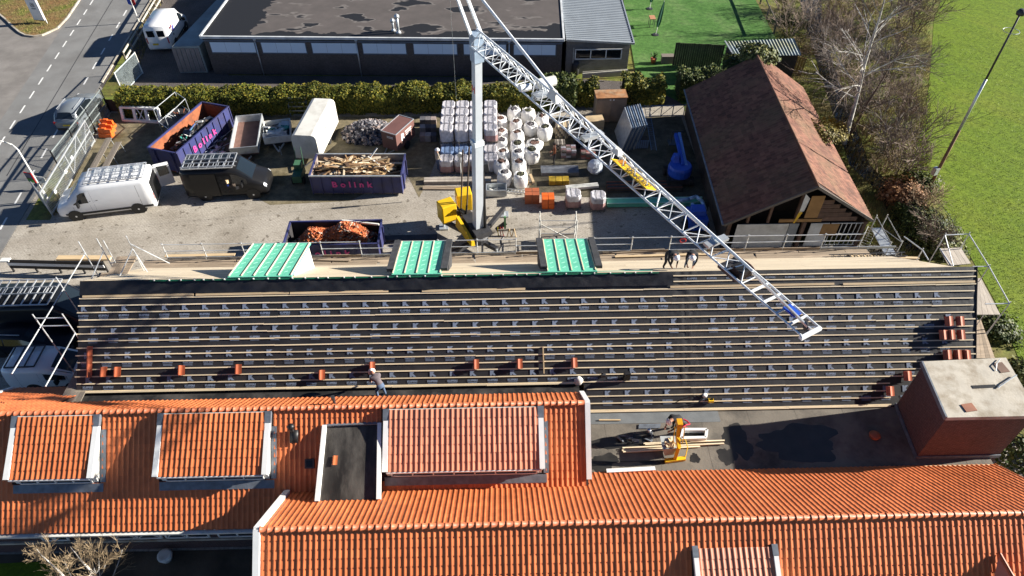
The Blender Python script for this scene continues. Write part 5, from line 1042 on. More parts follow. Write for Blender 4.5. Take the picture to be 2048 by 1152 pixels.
for s_ in (-1, 1):
    mb = MB(); mb.lathe([(.12, -.05), (.25, -.04), (.25, .04), (.12, .05)], (q.x + s_ * .37, q.y + .3, .25), 12, 'X'); mb.build('wheel', m_rubber, t); mb = MB(); mb.tube((q.x + s_ * .25, q.y + 1.35, .6), (q.x + s_ * .2, q.y + 1.7, 1.9), .025, 6); mb.build('handle', m_gm, t)
# wrapped pallets
m_wrap = mat('shrink_wrap', (.52, .50, .52), .25, .22, 5, spec=.8, bump=.5, bscale=9); m_wrapb = mat('blue_wrap', (.17, .25, .42), .25, .2, 4, spec=.8, bump=.4, bscale=8); m_pinkblk = mat('pink_blocks', (.34, .20, .19), .6, .2, 5, bump=.5, bscale=8, spec=.5)
def pallet_proto(top, low):
    t = E('wrapped_pallet', 'x', 'pallet', (0, 0, -50), 0); mb = MB()
    for k in range(3): mb.bx(-.45 + k * .4, -.35 + k * .4, -.5, .5, 0, .1)
    for k in range(5): mb.bx(-.5, .5, -.5 + k * .22, -.38 + k * .22, .1, .13)
    B_(mb, 'pallet', m_grey_wood, t)
    rg = lambda z_, k: [(math.cos(a) * .47 * k * (1.0 / max(abs(math.cos(a)), abs(math.sin(a)))) * (.96 if i % 2 else 1) + rnd(-.012, .012), math.sin(a) * .47 * k * (1.0 / max(abs(math.cos(a)), abs(math.sin(a)))) * (.96 if i % 2 else 1) + rnd(-.012, .012), z_) for i, a in enumerate([.3927 * j + .196 for j in range(16)])]
    mb = MB(); mb.loft([rg(.13, 1), rg(.35, 1.01), rg(.6, 1.0)]); B_(mb, 'blocks', low, t); mb = MB(); mb.loft([rg(.601, 1.0), rg(.8, 1.01), rg(.98, 1.0), rg(1.03, .9), rg(1.0, .45)]); B_(mb, 'wrap', top, t)
    for x in (-.15, .2): mb = MB(); mb.bx(x - .012, x + .012, -.485, .485, 1.025, 1.035); B_(mb, 'strap', m_black, t)
    return t
protoW = pallet_proto(m_wrap, m_pinkblk); protoB = pallet_proto(m_wrapb, m_pinkblk); protoT = pallet_proto(m_wrap, m_wrap)
used = set()
def put_pallet(pr, loc, rz, label, grp='shrink-wrapped pallets'):
    if pr.name in used: return dup(pr, loc, rz, label, grp)
    used.add(pr.name); pr.location = loc; pr.rotation_euler = (0, 0, rz); pr['label'] = label; pr['group'] = grp; WM[pr.name] = Matrix.Translation(Vector(loc)) @ Matrix.Rotation(rz, 4, 'Z'); return pr
p0 = P(894, 349); cols_ = ['leftmost', 'second', 'third', 'rightmost']; rows_ = ['front row', 'second row', 'third row', 'fourth row', 'fifth row', 'back row']
for r_ in range(6):
    for c_ in range(4):
        loc = p0 + Vector((c_ * 1.0 + .3 * (c_ == 3) * 0, .5 + r_ * 1.04, 0)); loc += Vector((rnd(-.03, .03), rnd(-.03, .03), 0))
        two = r_ >= 2 or c_ >= 3
        pr = protoB if (r_ == 1 and c_ < 3) else (protoW if not two else protoT)
        if not (two and r_ > 2): put_pallet(pr, loc, rnd(-.03, .03), f'wrapped block pallet on the ground, {rows_[r_]}, {cols_[c_]} of the block store')
        if two and r_ >= 2: put_pallet(protoT if c_ < 3 else protoW, loc + Vector((0, 0, 1.04)), rnd(-.04, .04), f'wrapped block pallet of the upper layer, {rows_[r_]}, {cols_[c_]} of the block store')
put_pallet(protoW, P(1146, 416) + Vector((0, .3, 0)), .02, 'lone wrapped pallet beside the small orange crates', 'lone wrapped pallets'); put_pallet(protoW, P(1195, 420) + Vector((0, .3, 0)), -.03, 'lone wrapped pallet at the left end of the green sheets', 'lone wrapped pallets')
# big bags
m_bag = mat('big_bag', (.80, .79, .77), .6, .07, 3, bump=.5, bscale=6); m_cont = [mat('bag_rubble', (.17, .10, .08), .9, .5, 9, bump=.8, bscale=20), mat('bag_soil', (.10, .10, .06), .9, .5, 9, bump=.8, bscale=20), mat('bag_scrap', (.12, .11, .12), .8, .6, 9, bump=.8, bscale=20)]
def bag_proto(seed, mc):
    random.seed(seed); t = E('big_bag', 'x', 'big bag', (0, 0, -50)); n = 14; rings = []
    for z_, k in ((0, .38), (.08, .47), (.4, .52), (.7, .51), (.88, .46), (.97, .37), (.98, .29), (.93, .25)):
        rings.append([(math.cos(6.2832 * i / n) * k * (1 + .07 * math.cos(4 * 6.2832 * i / n) + rnd(-.04, .04)), math.sin(6.2832 * i / n) * k * (1 + .07 * math.cos(4 * 6.2832 * i / n) + rnd(-.04, .04)), z_ + (rnd(-.07, .07) if z_ > .8 else 0)) for i in range(n)])
    mb = MB(); mb.loft(rings[:-1], cap=False); mb.add(rings[0], [tuple(range(n - 1, -1, -1))]); B_(mb, 'sack', m_bag, t, True)
    mb = MB(); mb.loft([[(x * 1.1, y * 1.1, z_ - .04) for x, y, z_ in rings[-1]], [(x * .5, y * .5, z_ + .05) for x, y, z_ in rings[-1]]], cap=True)
    for k in range(26): a, rr = rnd(0, 6.28), rnd(0, .22); shard(mb, Vector((math.cos(a) * rr, math.sin(a) * rr, .95 + rnd(-.02, .05))), rnd(.06, .16), 0)
    B_(mb, 'contents', mc, t)
    for s_ in (0, 1.57, 3.14, 4.71): mb = MB(); c, d = math.cos(s_ + .78), math.sin(s_ + .78); mb.path([(c * .44 - d * .08, d * .44 + c * .08, .88), (c * .40, d * .40, 1.06), (c * .44 + d * .08, d * .44 - c * .08, .88)], .02, 4); B_(mb, 'lifting_loop', m_bag, t)
    return t
bp_ = [bag_proto(11, m_cont[0]), bag_proto(12, m_cont[2]), bag_proto(13, m_cont[1]), bag_proto(14, m_cont[0])]; random.seed(21)
bags = [(1000, 238, 'leftmost in the back row'), (1028, 220, 'second from the left in the back row'), (1056, 222, 'third from the left in the back row'), (1084, 232, 'rightmost in the back row'), (1032, 245, 'second row from the back, second from left'), (1061, 247, 'second row from the back, third from left'), (1090, 256, 'second row from the back, rightmost'),
        (1003, 262, 'third row from the back, leftmost'), (1034, 267, 'third row from the back, in the middle column'), (1002, 282, 'fourth row from the back, leftmost'), (1035, 287, 'fourth row from the back, in the middle column'), (1069, 277, 'lying slumped on its side at the right'), (1005, 301, 'fifth row from the back, leftmost'), (1036, 305, 'fifth row from the back, in the middle column'),
        (1063, 301, 'fifth row from the back, rightmost, dark soil in it'), (1003, 324, 'second row from the front, left'), (1038, 324, 'second row from the front, right'), (1009, 347, 'front row, left'), (1041, 349, 'front row, right'), (976, 232, 'half hidden behind the wrapped pallets')]
for i, (x, y, lb) in enumerate(bags):
    q = P(x, y, .9); loc = Vector((q.x, q.y, 0)); pr = bp_[i % 4]; z_ = .0
    o = put_pallet(pr, loc, rnd(0, 6.28), 'white bulk bag of rubble, ' + lb, 'white bulk bags'); k = rnd(.93, 1.08); o.scale = (k, k, rnd(.92, 1.1)) if 'slumped' not in lb else (1.25, 1.1, .62)
# loose stock between bags and barn
def stock(name, label, cat, px, py, z0, dims, m, rz=0, parts=None, grp=None):
    q = P(px, py, z0); t = E(name, label, cat, q, rz, grp); w_, d_, h_ = dims; parts = parts or [('board', 1, 1, 1)]
    for nm, nx, ny, nz in parts:
        for i in range(nx):
            for j in range(ny):
                for k in range(nz):
                    mb = MB(); x0, y0, z_ = -w_ / 2 + w_ * i / nx, d_ * j / ny, h_ * k / nz; g_ = .012; e = [rnd(0, .02) for _ in range(3)]
                    mb.bx(x0 + g_ + e[0], x0 + w_ / nx - g_ + e[1] * .5, y0 + g_ + e[2], y0 + d_ / ny - g_, z_ + .004, z_ + h_ / nz - .008); B_(mb, nm, m[(i + j + k) % len(m)] if isinstance(m, list) else m, t)
    return t
stock('timber_boards', 'wide pale board stack lying behind the crane', 'boards', 915, 369, 0, (4.5, .55, .25), m_palepl, R(0), [('board', 1, 2, 2)])
stock('timber_boards', 'narrow grey plank stack in front of the pale boards', 'planks', 905, 381, 0, (4.0, .35, .12), m_plank, R(-2), [('plank', 1, 3, 1)])
stock('felt_boards', 'dark grey sheet with pale end beside the tile skip', 'sheet', 815, 483, .1, (3.6, .5, .12), m_steel, R(1), [('sheet', 1, 1, 2)]); 
t = E('mortar_tub', 'grey metal tub with white bags right of the crane mast', 'tub', P(993, 394)); q = P(993, 394)
mb = MB(); o_ = [(-.65, 0), (.65, 0), (.65, .75), (-.65, .75)]
for i in range(4): a, b = o_[i], o_[(i + 1) % 4]; mb.bar(q + Vector((a[0], a[1], .3)), q + Vector((b[0], b[1], .3)), .05, .5)
mb.bx(q.x - .65, q.x + .65, q.y, q.y + .75, .05, .1); mb.build('tub', m_galv, t); mb = MB()
for k in range(6): shard(mb, q + Vector((rnd(-.5, .1), rnd(.15, .6), .2)), .3, 0)
mb.build('bag', m_whited, t)
q1, q2 = P(1014, 380, .1), P(1052, 384, .1); t = E('short_ladder', 'short aluminium ladder lying in front of the bulk bags', 'ladder', q1); ladder_part(t, q1, q2, .3, 6, world=True)
t = stock('tile_crate', 'left orange crate stack in front of the bulk bags', 'tile crate', 1064, 409, 0, (.95, .8, .75), m_ridge, 0, [('crate', 2, 2, 2)]); t = stock('tile_crate', 'right orange crate stack near the lone wrapped pallets', 'tile crate', 1096, 419, 0, (.8, .75, .8), m_orange, 0, [('crate', 2, 2, 2)])
t = stock('green_sheets', 'long stack of green roofing sheets on the yard floor', 'roof sheets', 1310, 414, .1, (6.2, .6, .3), m_green, 0, [('sheet', 1, 1, 3)]); mb = MB(); mb.bx(-3.1, 3.1, .0, .05, .3, .34); mb.bx(-3.1, 3.1, .5, .58, .3, .34); B_(mb, 'edge_strip', mat('pale_green', (.40, .66, .55), .5), t)
stock('steel_profiles', 'pile of dark steel profiles behind the green sheets', 'steel profiles', 1290, 385, 0, (5.0, .9, .3), [m_steel, m_dark_wood, m_rust], 0, [('profile', 1, 8, 2)]); stock('steel_profiles', 'bundle of white rails left of the dark profiles', 'rails', 1165, 379, .15, (2.2, .4, .18), m_whited, R(7), [('rail', 1, 3, 1)])
stock('board_stack', 'weathered board stack under the crane jib, by the bags', 'boards', 1055, 372, 0, (1.0, .9, .3), [m_grey_wood, m_wood], R(12), [('board', 5, 1, 2)])
stock('insulation_stack', 'yellow packed insulation stack in front of the dark sheet pile', 'insulation', 1118, 371, 0, (1.35, .6, .35), mat('yellow_pack', (.45, .30, .03), .6, .3, 4), 0, [('pack', 3, 1, 2)]); stock('sheet_pile', 'low grey tarp covered sheet pile beyond the yellow packs', 'sheet pile', 1120, 352, 0, (2.6, .9, .25), mat('grey_tarp', (.14, .15, .17), .5, .3, 3, bump=.5, bscale=5), 0, [('sheet', 1, 1, 2)])
stock('timber_rack', 'rack of sawn timber ends right of the bulk bags', 'timber', 1125, 277, 0, (1.05, .8, .95), [m_wood, m_grey_wood, m_batten], 0, [('beam', 8, 1, 5)]); stock('timber_rack', 'lower rack of pale beams in front of the timber ends', 'timber', 1120, 301, 0, (.75, .7, .5), [m_palepl, m_grey_wood], 0, [('beam', 5, 1, 4)])
stock('brick_pallet', 'left open pallet of pink bricks under the jib', 'brick pallet', 1137, 316, 0, (1.05, .85, .55), [m_pinkblk, m_wrap, m_grey_wood], 0, [('brick_row', 3, 4, 3)]); stock('brick_pallet', 'right open pallet of red bricks under the jib', 'brick pallet', 1176, 319, 0, (1.0, .85, .5), [m_pinkblk, mat('brick_red_row', (.30, .09, .07), .8), m_grey_wood], 0, [('brick_row', 3, 4, 3)])
stock('sheet_pallet', 'pallet of light brown boards in front of the rusty cabinet', 'board pallet', 1190, 262, 0, (1.3, 1.0, .8), m_wood, R(5), [('sheet', 1, 1, 5)]); stock('dark_rack', 'low dark rack of steel sections beside the timber rack', 'rack', 1165, 297, 0, (1.3, 1.3, .7), [m_steel, m_black], 0, [('section', 4, 1, 3)])
q = P(1190, 352); t = E('plastic_bundle', 'crumpled ball of blue-white plastic sheeting under the jib', 'plastic bundle', q); mb = MB(); n = 12
mb.loft([[q + Vector((math.cos(6.2832 * i / n) * k * rnd(.85, 1.12), .45 + math.sin(6.2832 * i / n) * k * rnd(.85, 1.12), z_)) for i in range(n)] for z_, k in ((.02, .35), (.25, .52), (.6, .5), (.85, .36), (.95, .12))]); mb.build('sheeting', mat('plastic_sheet', (.55, .60, .66), .3, .2, 5, bump=.7, bscale=7, spec=.7), t, False)
# cabinet, site fence stack, grey gates
q = P(1219, 245); t = E('steel_cabinet', 'tall grey cabinet with rusty top in front of the hedge', 'cabinet', q, R(2)); mb = MB(); mb.bx(-1.1, 1.1, 0, 1.1, .05, 2.0); B_(mb, 'body', mat('cabinet_grey', (.20, .16, .12), .7, .2, 2), t); mb = MB(); mb.bx(-1.15, 1.15, -.05, 1.15, 2.0, 2.07); B_(mb, 'lid', mat('rust_lid', (.33, .15, .06), .8, .4, 2, dirt=(.4, .33, .22), dirt_amt=.6, dirt_scale=1.4), t)
for s_ in (-1, 1): mb = MB(); mb.bx(min(s_ * .02, s_ * 1.05), max(s_ * .02, s_ * 1.05), -.03, 0, .12, 1.95); d_ = B_(mb, 'door', mat('cab_door_%d' % s_, (.22, .17, .13), .7, .2, 2), t); mb = MB(); mb.box((s_ * .12, -.05, 1.9), (.1, .05, .1)); B_(mb, 'sticker', m_white, d_)
t = E('fence_panel_stack', 'leaning stack of blue-grey site fence panels between cabinet and barn', 'fence panels', P(1255, 300)); m_pan = mat('panel_blue', (.16, .23, .34), .4, .15, 3, metal=.3)
for k in range(8):
    a, b = P(1238 + k * 5, 303 - k * .5), P(1262 + k * 4.6, 262 - k); a, b = P(1243 + 4.2 * k, 305 - k), P(1222 + 4.2 * k + 8, 262 - k); mb = MB(); up = Vector((.55, .1, 1.9)); mb.slab([a, b, b + up, a + up], .05); mb.build('panel', m_pan if k % 2 else m_galv, t)
t = E('grey_frame_gates', 'grey tubular frames leaning at the hedge left of the barn', 'gate frames', P(1330, 232)); a, b = P(1298, 236), P(1366, 234)
for z_ in (.15, 1.0): mb = MB(); mb.tube(a + Vector((0, 0, z_)), b + Vector((0, 0, z_)), .04, 6); mb.build('rail', m_pan, t)
for k in range(4): p = a.lerp(b, k / 3); mb = MB(); mb.tube(p + Vector((0, 0, .1)), p + Vector((0, 0, 1.05)), .035, 6); mb.build('upright', m_pan, t)
for k in range(3): p, p2 = a.lerp(b, k / 3), a.lerp(b, (k + 1) / 3); mb = MB(); mb.tube(p + Vector((0, 0, .15)), p2 + Vector((0, 0, 1)), .025, 5); mb.build('diagonal', m_pan, t)
t = E('ladder_beam', 'long grey lattice beam lying towards the cabinet, left of the barn', 'beam', P(1305, 300)); ladder_part(t, P(1293, 210, .4), P(1308, 300, .4), .35, 24, m=m_pan, world=True)
t = E('small_crate', 'blue slatted crate at the foot of the fence panels', 'crate', P(1282, 297)); q = P(1283, 298)
for k in range(6): mb = MB(); mb.bx(q.x - .42 + k * .15, q.x - .31 + k * .15, q.y, q.y + .03, .05, .7); mb.build('slat', m_pan, t)
mb = MB(); mb.bx(q.x - .42, q.x + .44, q.y + .04, q.y + .7, .05, .62); mb.build('box', m_dark_wood, t)
# boom lift
q = P(1356, 365); t = E('boom_lift', 'blue folded boom lift parked in the shade of the barn', 'boom lift', q)
mb = MB(); mb.bx(q.x - .7, q.x + .7, q.y - .6, q.y + 1.2, .25, .6); mb.build('chassis', m_steel, t)
for s_ in (-1, 1):
    for y_ in (-.35, .95): mb = MB(); mb.lathe([(.15, -.12), (.33, -.11), (.33, .11), (.15, .12)], (q.x + s_ * .75, q.y + y_, .33), 14, 'X'); mb.build('wheel', m_rubber, t)
mb = MB(); mb.lathe([(.75, .6), (.78, .75), (.78, 1.15), (.7, 1.3), (.3, 1.33)], (q.x, q.y + .2, 0), 18); mb.build('turntable', m_blue, t, False)
mb = MB(); mb.hexa([(q.x - .5, q.y + .3, 1.2), (q.x - .1, q.y + .3, 1.2), (q.x - .1, q.y + 1.0, 1.2), (q.x - .5, q.y + 1.0, 1.2), (q.x - .4, q.y + .5, 1.75), (q.x - .1, q.y + .5, 1.75), (q.x - .1, q.y + .9, 1.75), (q.x - .4, q.y + .9, 1.75)]); mb.build('cover', m_blue, t)
for x_, z0, z1 in ((.12, 1.35, 1.9), (.34, 1.2, 1.95)): mb = MB(); mb.bar((q.x + x_, q.y + .1, z0), (q.x + x_ - .05, q.y + 2.9, z1), .18, .24); mb.build('boom', m_blue if x_ < .2 else mat('boom_pale', (.12, .25, .6), .4), t)
mb = MB(); mb.tube((q.x - .1, q.y + 3.1, 1.1), (q.x - .1, q.y + 3.1, 2.0), .03); mb.tube((q.x + .6, q.y + 3.1, 1.1), (q.x + .6, q.y + 3.1, 2.0), .03); mb.tube((q.x - .1, q.y + 3.1, 2.0), (q.x + .6, q.y + 3.1, 2.0), .03); mb.bx(q.x - .2, q.x + .7, q.y + 3.0, q.y + 3.7, .9, .95); mb.build('basket', m_steel, t)
# blue machine wrapped in plastic at the barn corner
q = P(1392, 470); t = E('blue_loader', 'blue machine partly under pale plastic at the barn corner', 'machine', q); mb = MB(); mb.bx(q.x - .55, q.x + .55, q.y, q.y + 1.3, .35, 1.2); mb.build('body', m_blue, t); mb = MB(); mb.bx(q.x - .4, q.x + .4, q.y + .3, q.y + 1.0, 1.2, 1.6); mb.build('engine_cover', m_blue, t)
for s_ in (-1, 1): mb = MB(); mb.lathe([(.2, -.15), (.4, -.13), (.4, .13), (.2, .15)], (q.x + s_ * .6, q.y + .5, .4), 14, 'X'); mb.build('wheel', m_rubber, t)
mb = MB(); pts = [P(x, y, .7) for x, y in ((1352, 402), (1378, 398), (1392, 393), (1404, 402), (1410, 418), (1400, 435), (1380, 436), (1366, 425), (1388, 420), (1385, 408))]; mb.path(pts, .12, 7); tag(mb.build('plastic_tarp', mat('tarp_blue', (.40, .55, .72), .35, .2, 4, bump=.5, bscale=8), None, True), 'twisted pale blue plastic tarp over the end of the green sheets', 'tarp')
t = E('red_hose_reel', 'red coiled hose hanging at the scaffold rail near the ridge workers', 'hose', P(1366, 480, 3.7)); q = P(1366, 481, 3.7); mb = MB(); mb.path([q + Vector((math.cos(a) * .16, 0, math.sin(a) * .14 + rnd(-.02, .02))) for a in np.arange(0, 12, .6)], .025, 5); mb.build('coil', mat('hose_red', (.6, .03, .03), .4), t)
# scaffold tower
t = E('scaffold_tower', 'empty white scaffold frame with cross braces standing in the yard', 'scaffold frame', P(1113, 495)); a, b = P(1079, 497), P(1150, 497); dy = Vector((0, .8, 0))
for p in (a, b, a + dy, b + dy): mb = MB(); mb.tube(p, p + Vector((0, 0, 2.2)), .035, 6); mb.build('upright', m_whited, t)
for p in (a, b):
    for z_ in (.4, .9, 1.4, 1.9): mb = MB(); mb.tube(p + Vector((0, 0, z_)), p + dy + Vector((0, 0, z_)), .025, 5); mb.build('rung', m_whited, t)
for p, p2 in ((a, b), (b, a)): mb = MB(); mb.bar(p + Vector((0, 0, .5)), p2 + Vector((0, 0, 1.9)), .05, .03, (0, 1, 0)); mb.build('cross_brace', m_whited, t)
for z_ in (.5, 1.0, 1.5): mb = MB(); mb.tube(a + dy + Vector((0, 0, z_)), b + dy + Vector((0, 0, z_)), .02, 5); mb.build('rail', m_galv, t)
mb = MB(); mb.slab([a + Vector((0, 0, .45)), b + Vector((0, 0, .45)), b + dy + Vector((0, 0, .45)), a + dy + Vector((0, 0, .45))], .05); mb.build('platform', m_grey_wood, t)
# saw horse with hoses
t = E('pump_stand', 'small stand with green nozzle and hoses right of the crane base', 'pump', P(1020, 460)); q = P(1012, 470); mb = MB(); mb.tube(q + Vector((-.6, .2, .25)), q + Vector((.0, .45, .6)), .14, 10); mb.build('barrel', m_steel, t); mb = MB(); mb.bar(q + Vector((-.05, .3, .3)), q + Vector((-.05, .3, 1.2)), .12, .12); mb.build('nozzle', mat('nozzle_green', (.12, .32, .12), .5), t)
mb = MB(); mb.bar(q + Vector((-.5, 0, .4)), q + Vector((.6, .05, .4)), .08, .08); mb.build('beam', m_grey_wood, t)
for x_ in (.2, .5): mb = MB(); mb.bar(q + Vector((x_, 0, .5)), q + Vector((x_ - .15, -.2, 0)), .05, .05); mb.bar(q + Vector((x_, 0, .5)), q + Vector((x_ + .12, -.2, 0)), .05, .05); mb.build('leg', m_wood, t)
for k, c_ in enumerate(((.5, .4, .02), (.4, .03, .03), (.4, .03, .03))): mb = MB(); mb.path([q + Vector((-.5 + .15 * k, .2, .5)), q + Vector((-.5 + .15 * k, .0, .25)), q + Vector((-.45 + .15 * k, -.1, .0))], .03, 5); mb.build('hose', mat('hose_%d' % k, c_, .4), t)
mb = MB(); mb.path([q + Vector((-.1, -.1, .02)), q + Vector((-.3, -.5, .02)), q + Vector((-.25, -1.0, .02)), q + Vector((-.5, -1.6, .02))], .025, 5); mb.build('lead', m_black, t)
t = E('stone_pallets', 'low stacks of grey kerb stones in the shade left of the block store', 'kerb stones', P(860, 250))
for k in range(9): q = P(846 + (k % 3) * 11, 248 + (k // 3) * 16); mb = MB(); mb.box(q + Vector((0, 0, .25)), (.38, .5, .5), rnd(-.1, .1)); mb.build('kerb_stone', st_m[k % 4], t)
t = E('gate_panels', 'dark blue gate panel leaning on the hedge behind the white hut', 'gate panel', P(600, 235)); a, b = P(582, 232), P(618, 232)
for k in range(5): mb = MB(); z_ = .1 + .35 * k; mb.bar(a + Vector((0, 0, z_)), b + Vector((0, 0, z_)), .05, .08); mb.build('slat', m_fgrey, t)
for p in (a, b): mb = MB(); mb.bar(p, p + Vector((0, .1, 1.65)), .08, .08); mb.build('stile', m_pan, t)
# ================================================================ CRANE
ZJ = 13.0; mast = P(957, 492); cr = E('tower_crane', 'self-erecting tower crane with pale lattice jib over the black roof', 'tower crane', mast)
j0 = P(955, 88, ZJ); j1 = P(1622, 664, ZJ); jd = (j1 - j0); JL = jd.length; jd.normalize(); js = jd.cross(Vector((0, 0, 1))).normalized()
mt = Vector((j0.x - .05, j0.y + .1, 12.6)); mbm = Vector((mast.x, mast.y, .9))
m_mast = mat('mast_grey', (.50, .54, .58), .45, .08, 1.2)
def tj(px, py, h=.0): return (P(px, py, ZJ + h) - j0).dot(jd) / JL
mb = MB(); mb.bar(mbm, mbm.lerp(mt, .56), .46, .46, jd); mb.build('mast_lower', m_mast, cr)
mb = MB(); mb.bar(mbm.lerp(mt, .5), mt, .38, .38, jd); mb.build('mast_upper', m_mast, cr)
mb = MB(); p = mbm.lerp(mt, .56); mb.bar(p - Vector((0, 0, .12)), p + Vector((0, 0, .12)), .56, .56, jd); mb.build('mast_collar', m_crane, cr)
tm = MB(); p = mbm.lerp(mt, .83); put_text(tm, 'H', .5, p + js * .2, jd, (0, 0, 1), 1, 0, .02); tm.build('mast_lettering', m_red, cr)
mb = MB(); mb.bar(mt - Vector((0, 0, .5)), mt + Vector((0, 0, .9)), .5, .5, jd); mb.build('mast_head', mat('head_blue', (.28, .36, .46), .4, .2, 2), cr)
# lattice jib: two lower chords and one upper chord
def jp(t, s, h): return j0 + jd * t + js * s + Vector((0, 0, h))
w0, h0 = .38, .72
segs = 26
for s_ in (-1, 1):
    for a, b in ((0, .46), (.46, .76), (.76, 1)): mb = MB(); mb.tube(jp(JL * a, s_ * w0, 0), jp(JL * b, s_ * w0 * (1 if b < 1 else .9), 0), .042 if a < .7 else .034, 8); mb.build('lower_chord', m_crane, cr)
for a, b in ((0, .46), (.46, .88)): mb = MB(); mb.tube(jp(JL * a, 0, h0), jp(JL * b, 0, h0 if b < .8 else .35), .046, 8); mb.build('upper_chord', m_crane, cr)
for k in range(segs):
    a, b = JL * k / segs * .88, JL * (k + 1) / segs * .88; hh = lambda t: h0 if t < JL * .46 else h0 + (.35 - h0) * (t - JL * .46) / (JL * .42)
    mb = MB()
    for s_ in (-1, 1): mb.tube(jp(a, s_ * w0, 0), jp((a + b) / 2, 0, hh((a + b) / 2)), .02, 5, cap=False); mb.tube(jp((a + b) / 2, 0, hh((a + b) / 2)), jp(b, s_ * w0, 0), .02, 5, cap=False)
    s_ = 1 if k % 2 else -1; mb.tube(jp(a, -w0 * s_, 0), jp(b, w0 * s_, 0), .018, 5, cap=False); mb.tube(jp(b, -w0, 0), jp(b, w0, 0), .02, 5, cap=False); mb.build('lacing', m_crane, cr)
for k in range(5): t_ = JL * (.9 + .1 * k / 4); mb = MB(); mb.bar(jp(t_, -w0, 0), jp(t_, w0, 0), .07, .06); mb.build('tip_cross_bar', m_crane, cr)
mb = MB(); mb.bar(jp(JL * .88, 0, .3), jp(JL, .05, .12), .05, .08); mb.build('tip_rail', m_galv, cr)
mb = MB(); mb.box(jp(JL * .96, -.05, .1), (.45, .3, .04), math.atan2(jd.y, jd.x)); mb.build('blue_plate', m_blue, cr)
mb = MB(); mb.lathe([(.05, -.03), (.16, -.03), (.16, .03), (.05, .03)], jp(JL * .99, 0, .05), 12, 'X'); mb.build('tip_sheave', m_steel, cr)
mb = MB(); mb.box(jp(JL * 1.0, .0, -.05), (.12, .8, .1), math.atan2(jd.y, jd.x)); mb.build('tip_frame', m_crane, cr)
# joint boxes, motors, bracket, spreader
for t_, s_, d_ in ((.285, 0, (.5, .85, .08)), (.46, 0, (.3, .9, .14)), (.80, 0, (.25, .85, .1))): mb = MB(); mb.box(jp(JL * t_, s_, .3), d_, math.atan2(jd.y, jd.x)); mb.build('joint_frame', m_galv, cr)
mb = MB(); mb.tube(jp(JL * tj(1075, 186), -.95, .35), jp(JL * tj(1075, 186), -.2, .4), .22, 12); mb.build('hoist_motor', m_whited, cr); mb = MB(); mb.tube(jp(JL * tj(1075, 186), .25, .4), jp(JL * tj(1075, 186), .75, .45), .15, 10); mb.build('gear_box', m_crane, cr)
TB, TS = tj(1132, 222), tj(1247, 332)
mb = MB(); br = jp(JL * (TB), .25, 1.1); mb.hexa([jp(JL * (TB - .015), .1, .75), jp(JL * (TB + .02), .1, .75), jp(JL * (TB + .02), .4, .75), jp(JL * (TB - .015), .4, .75), jp(JL * (TB - .008), .2, 1.15), jp(JL * (TB + .008), .2, 1.15), jp(JL * (TB + .008), .3, 1.15), jp(JL * (TB - .008), .3, 1.15)]); mb.build('tie_bracket', m_whited, cr)
mb = MB(); mb.tube(br, jp(JL * (TS), .3, .9), .045, 7); mb.build('jib_stay', m_crane, cr); mb = MB(); mb.hexa([jp(JL * (TS - .01), .1, .7), jp(JL * (TS + .01), .1, .7), jp(JL * (TS + .01), .35, .7), jp(JL * (TS - .01), .35, .7), jp(JL * (TS - .006), .15, .9), jp(JL * (TS + .006), .15, .9), jp(JL * (TS + .006), .3, .9), jp(JL * (TS - .006), .3, .9)]); mb.build('stay_bracket', m_whited, cr)
apex = P(890, -95, 16.3); mb = MB(); mb.tube(apex, br, .06, 8); mb.build('tie_bar', m_crane, cr)
for s_ in (-1, 1): mb = MB(); mb.bar(mt + js * s_ * .26 + Vector((0, 0, .8)), apex + js * s_ * .22, .12, .14); mb.build('strut', m_crane, cr)
# yellow banner along the jib
ba_, bb_ = jp(JL * .585, -.40, .07), jp(JL * .735, -.40, .07); ba_, bb_ = jp(JL * .575, w0 * .55, .05), jp(JL * .725, w0 * .55, .05); bup = (Vector((0, 0, 1)) * .8 + js * -.3).normalized()
nn = (bb_ - ba_).cross(bup).normalized(); 
bup = (js * .95 + Vector((0, 0, .5))).normalized(); c0_ = jp(JL * tj(1240, 328), -.2, .12); c1_ = jp(JL * tj(1306, 388), -.2, .12)
mb = MB(); mb.slab([c0_, c1_, c1_ + bup * .62, c0_ + bup * .62][::-1], .03); 
pts_ = [c0_ - bup * .0, c1_, c1_ + bup * .62, c0_ + bup * .62]
fn = (c1_ - c0_).cross(bup).normalized(); fn = fn if fn.z > 0 else -fn
bn = mb.build('banner', m_yellow, cr); tm = MB(); xd = jd; yd = bup if jd.cross(bup).dot(fn) > 0 else -bup
put_text(tm, 'OPHUIS', .42, c0_.lerp(c1_, .58) + bup * .36 + fn * .05, xd, yd, 1.05, 0, .012)
for k in range(2): tm.bar(c0_.lerp(c1_, .38) + bup * (.31 + (.31 - .08 - .1 * k) * (-1 if yd == bup else 1)) + fn * .05, c0_.lerp(c1_, .85 - .2 * k) + bup * (.31 + (.31 - .08 - .1 * k) * (-1 if yd == bup else 1)) + fn * .05, .045, .004, fn)
tm.build('banner_lettering', m_black, bn); mb = MB(); q = c0_.lerp(c1_, .14) + bup * .31 + fn * .052; mb.lathe([(.17, 0), (.17, .004), (.0, .004)], q, 14); mb.build('banner_emblem', mat('emblem_orange', (.5, .2, .02), .5), bn)
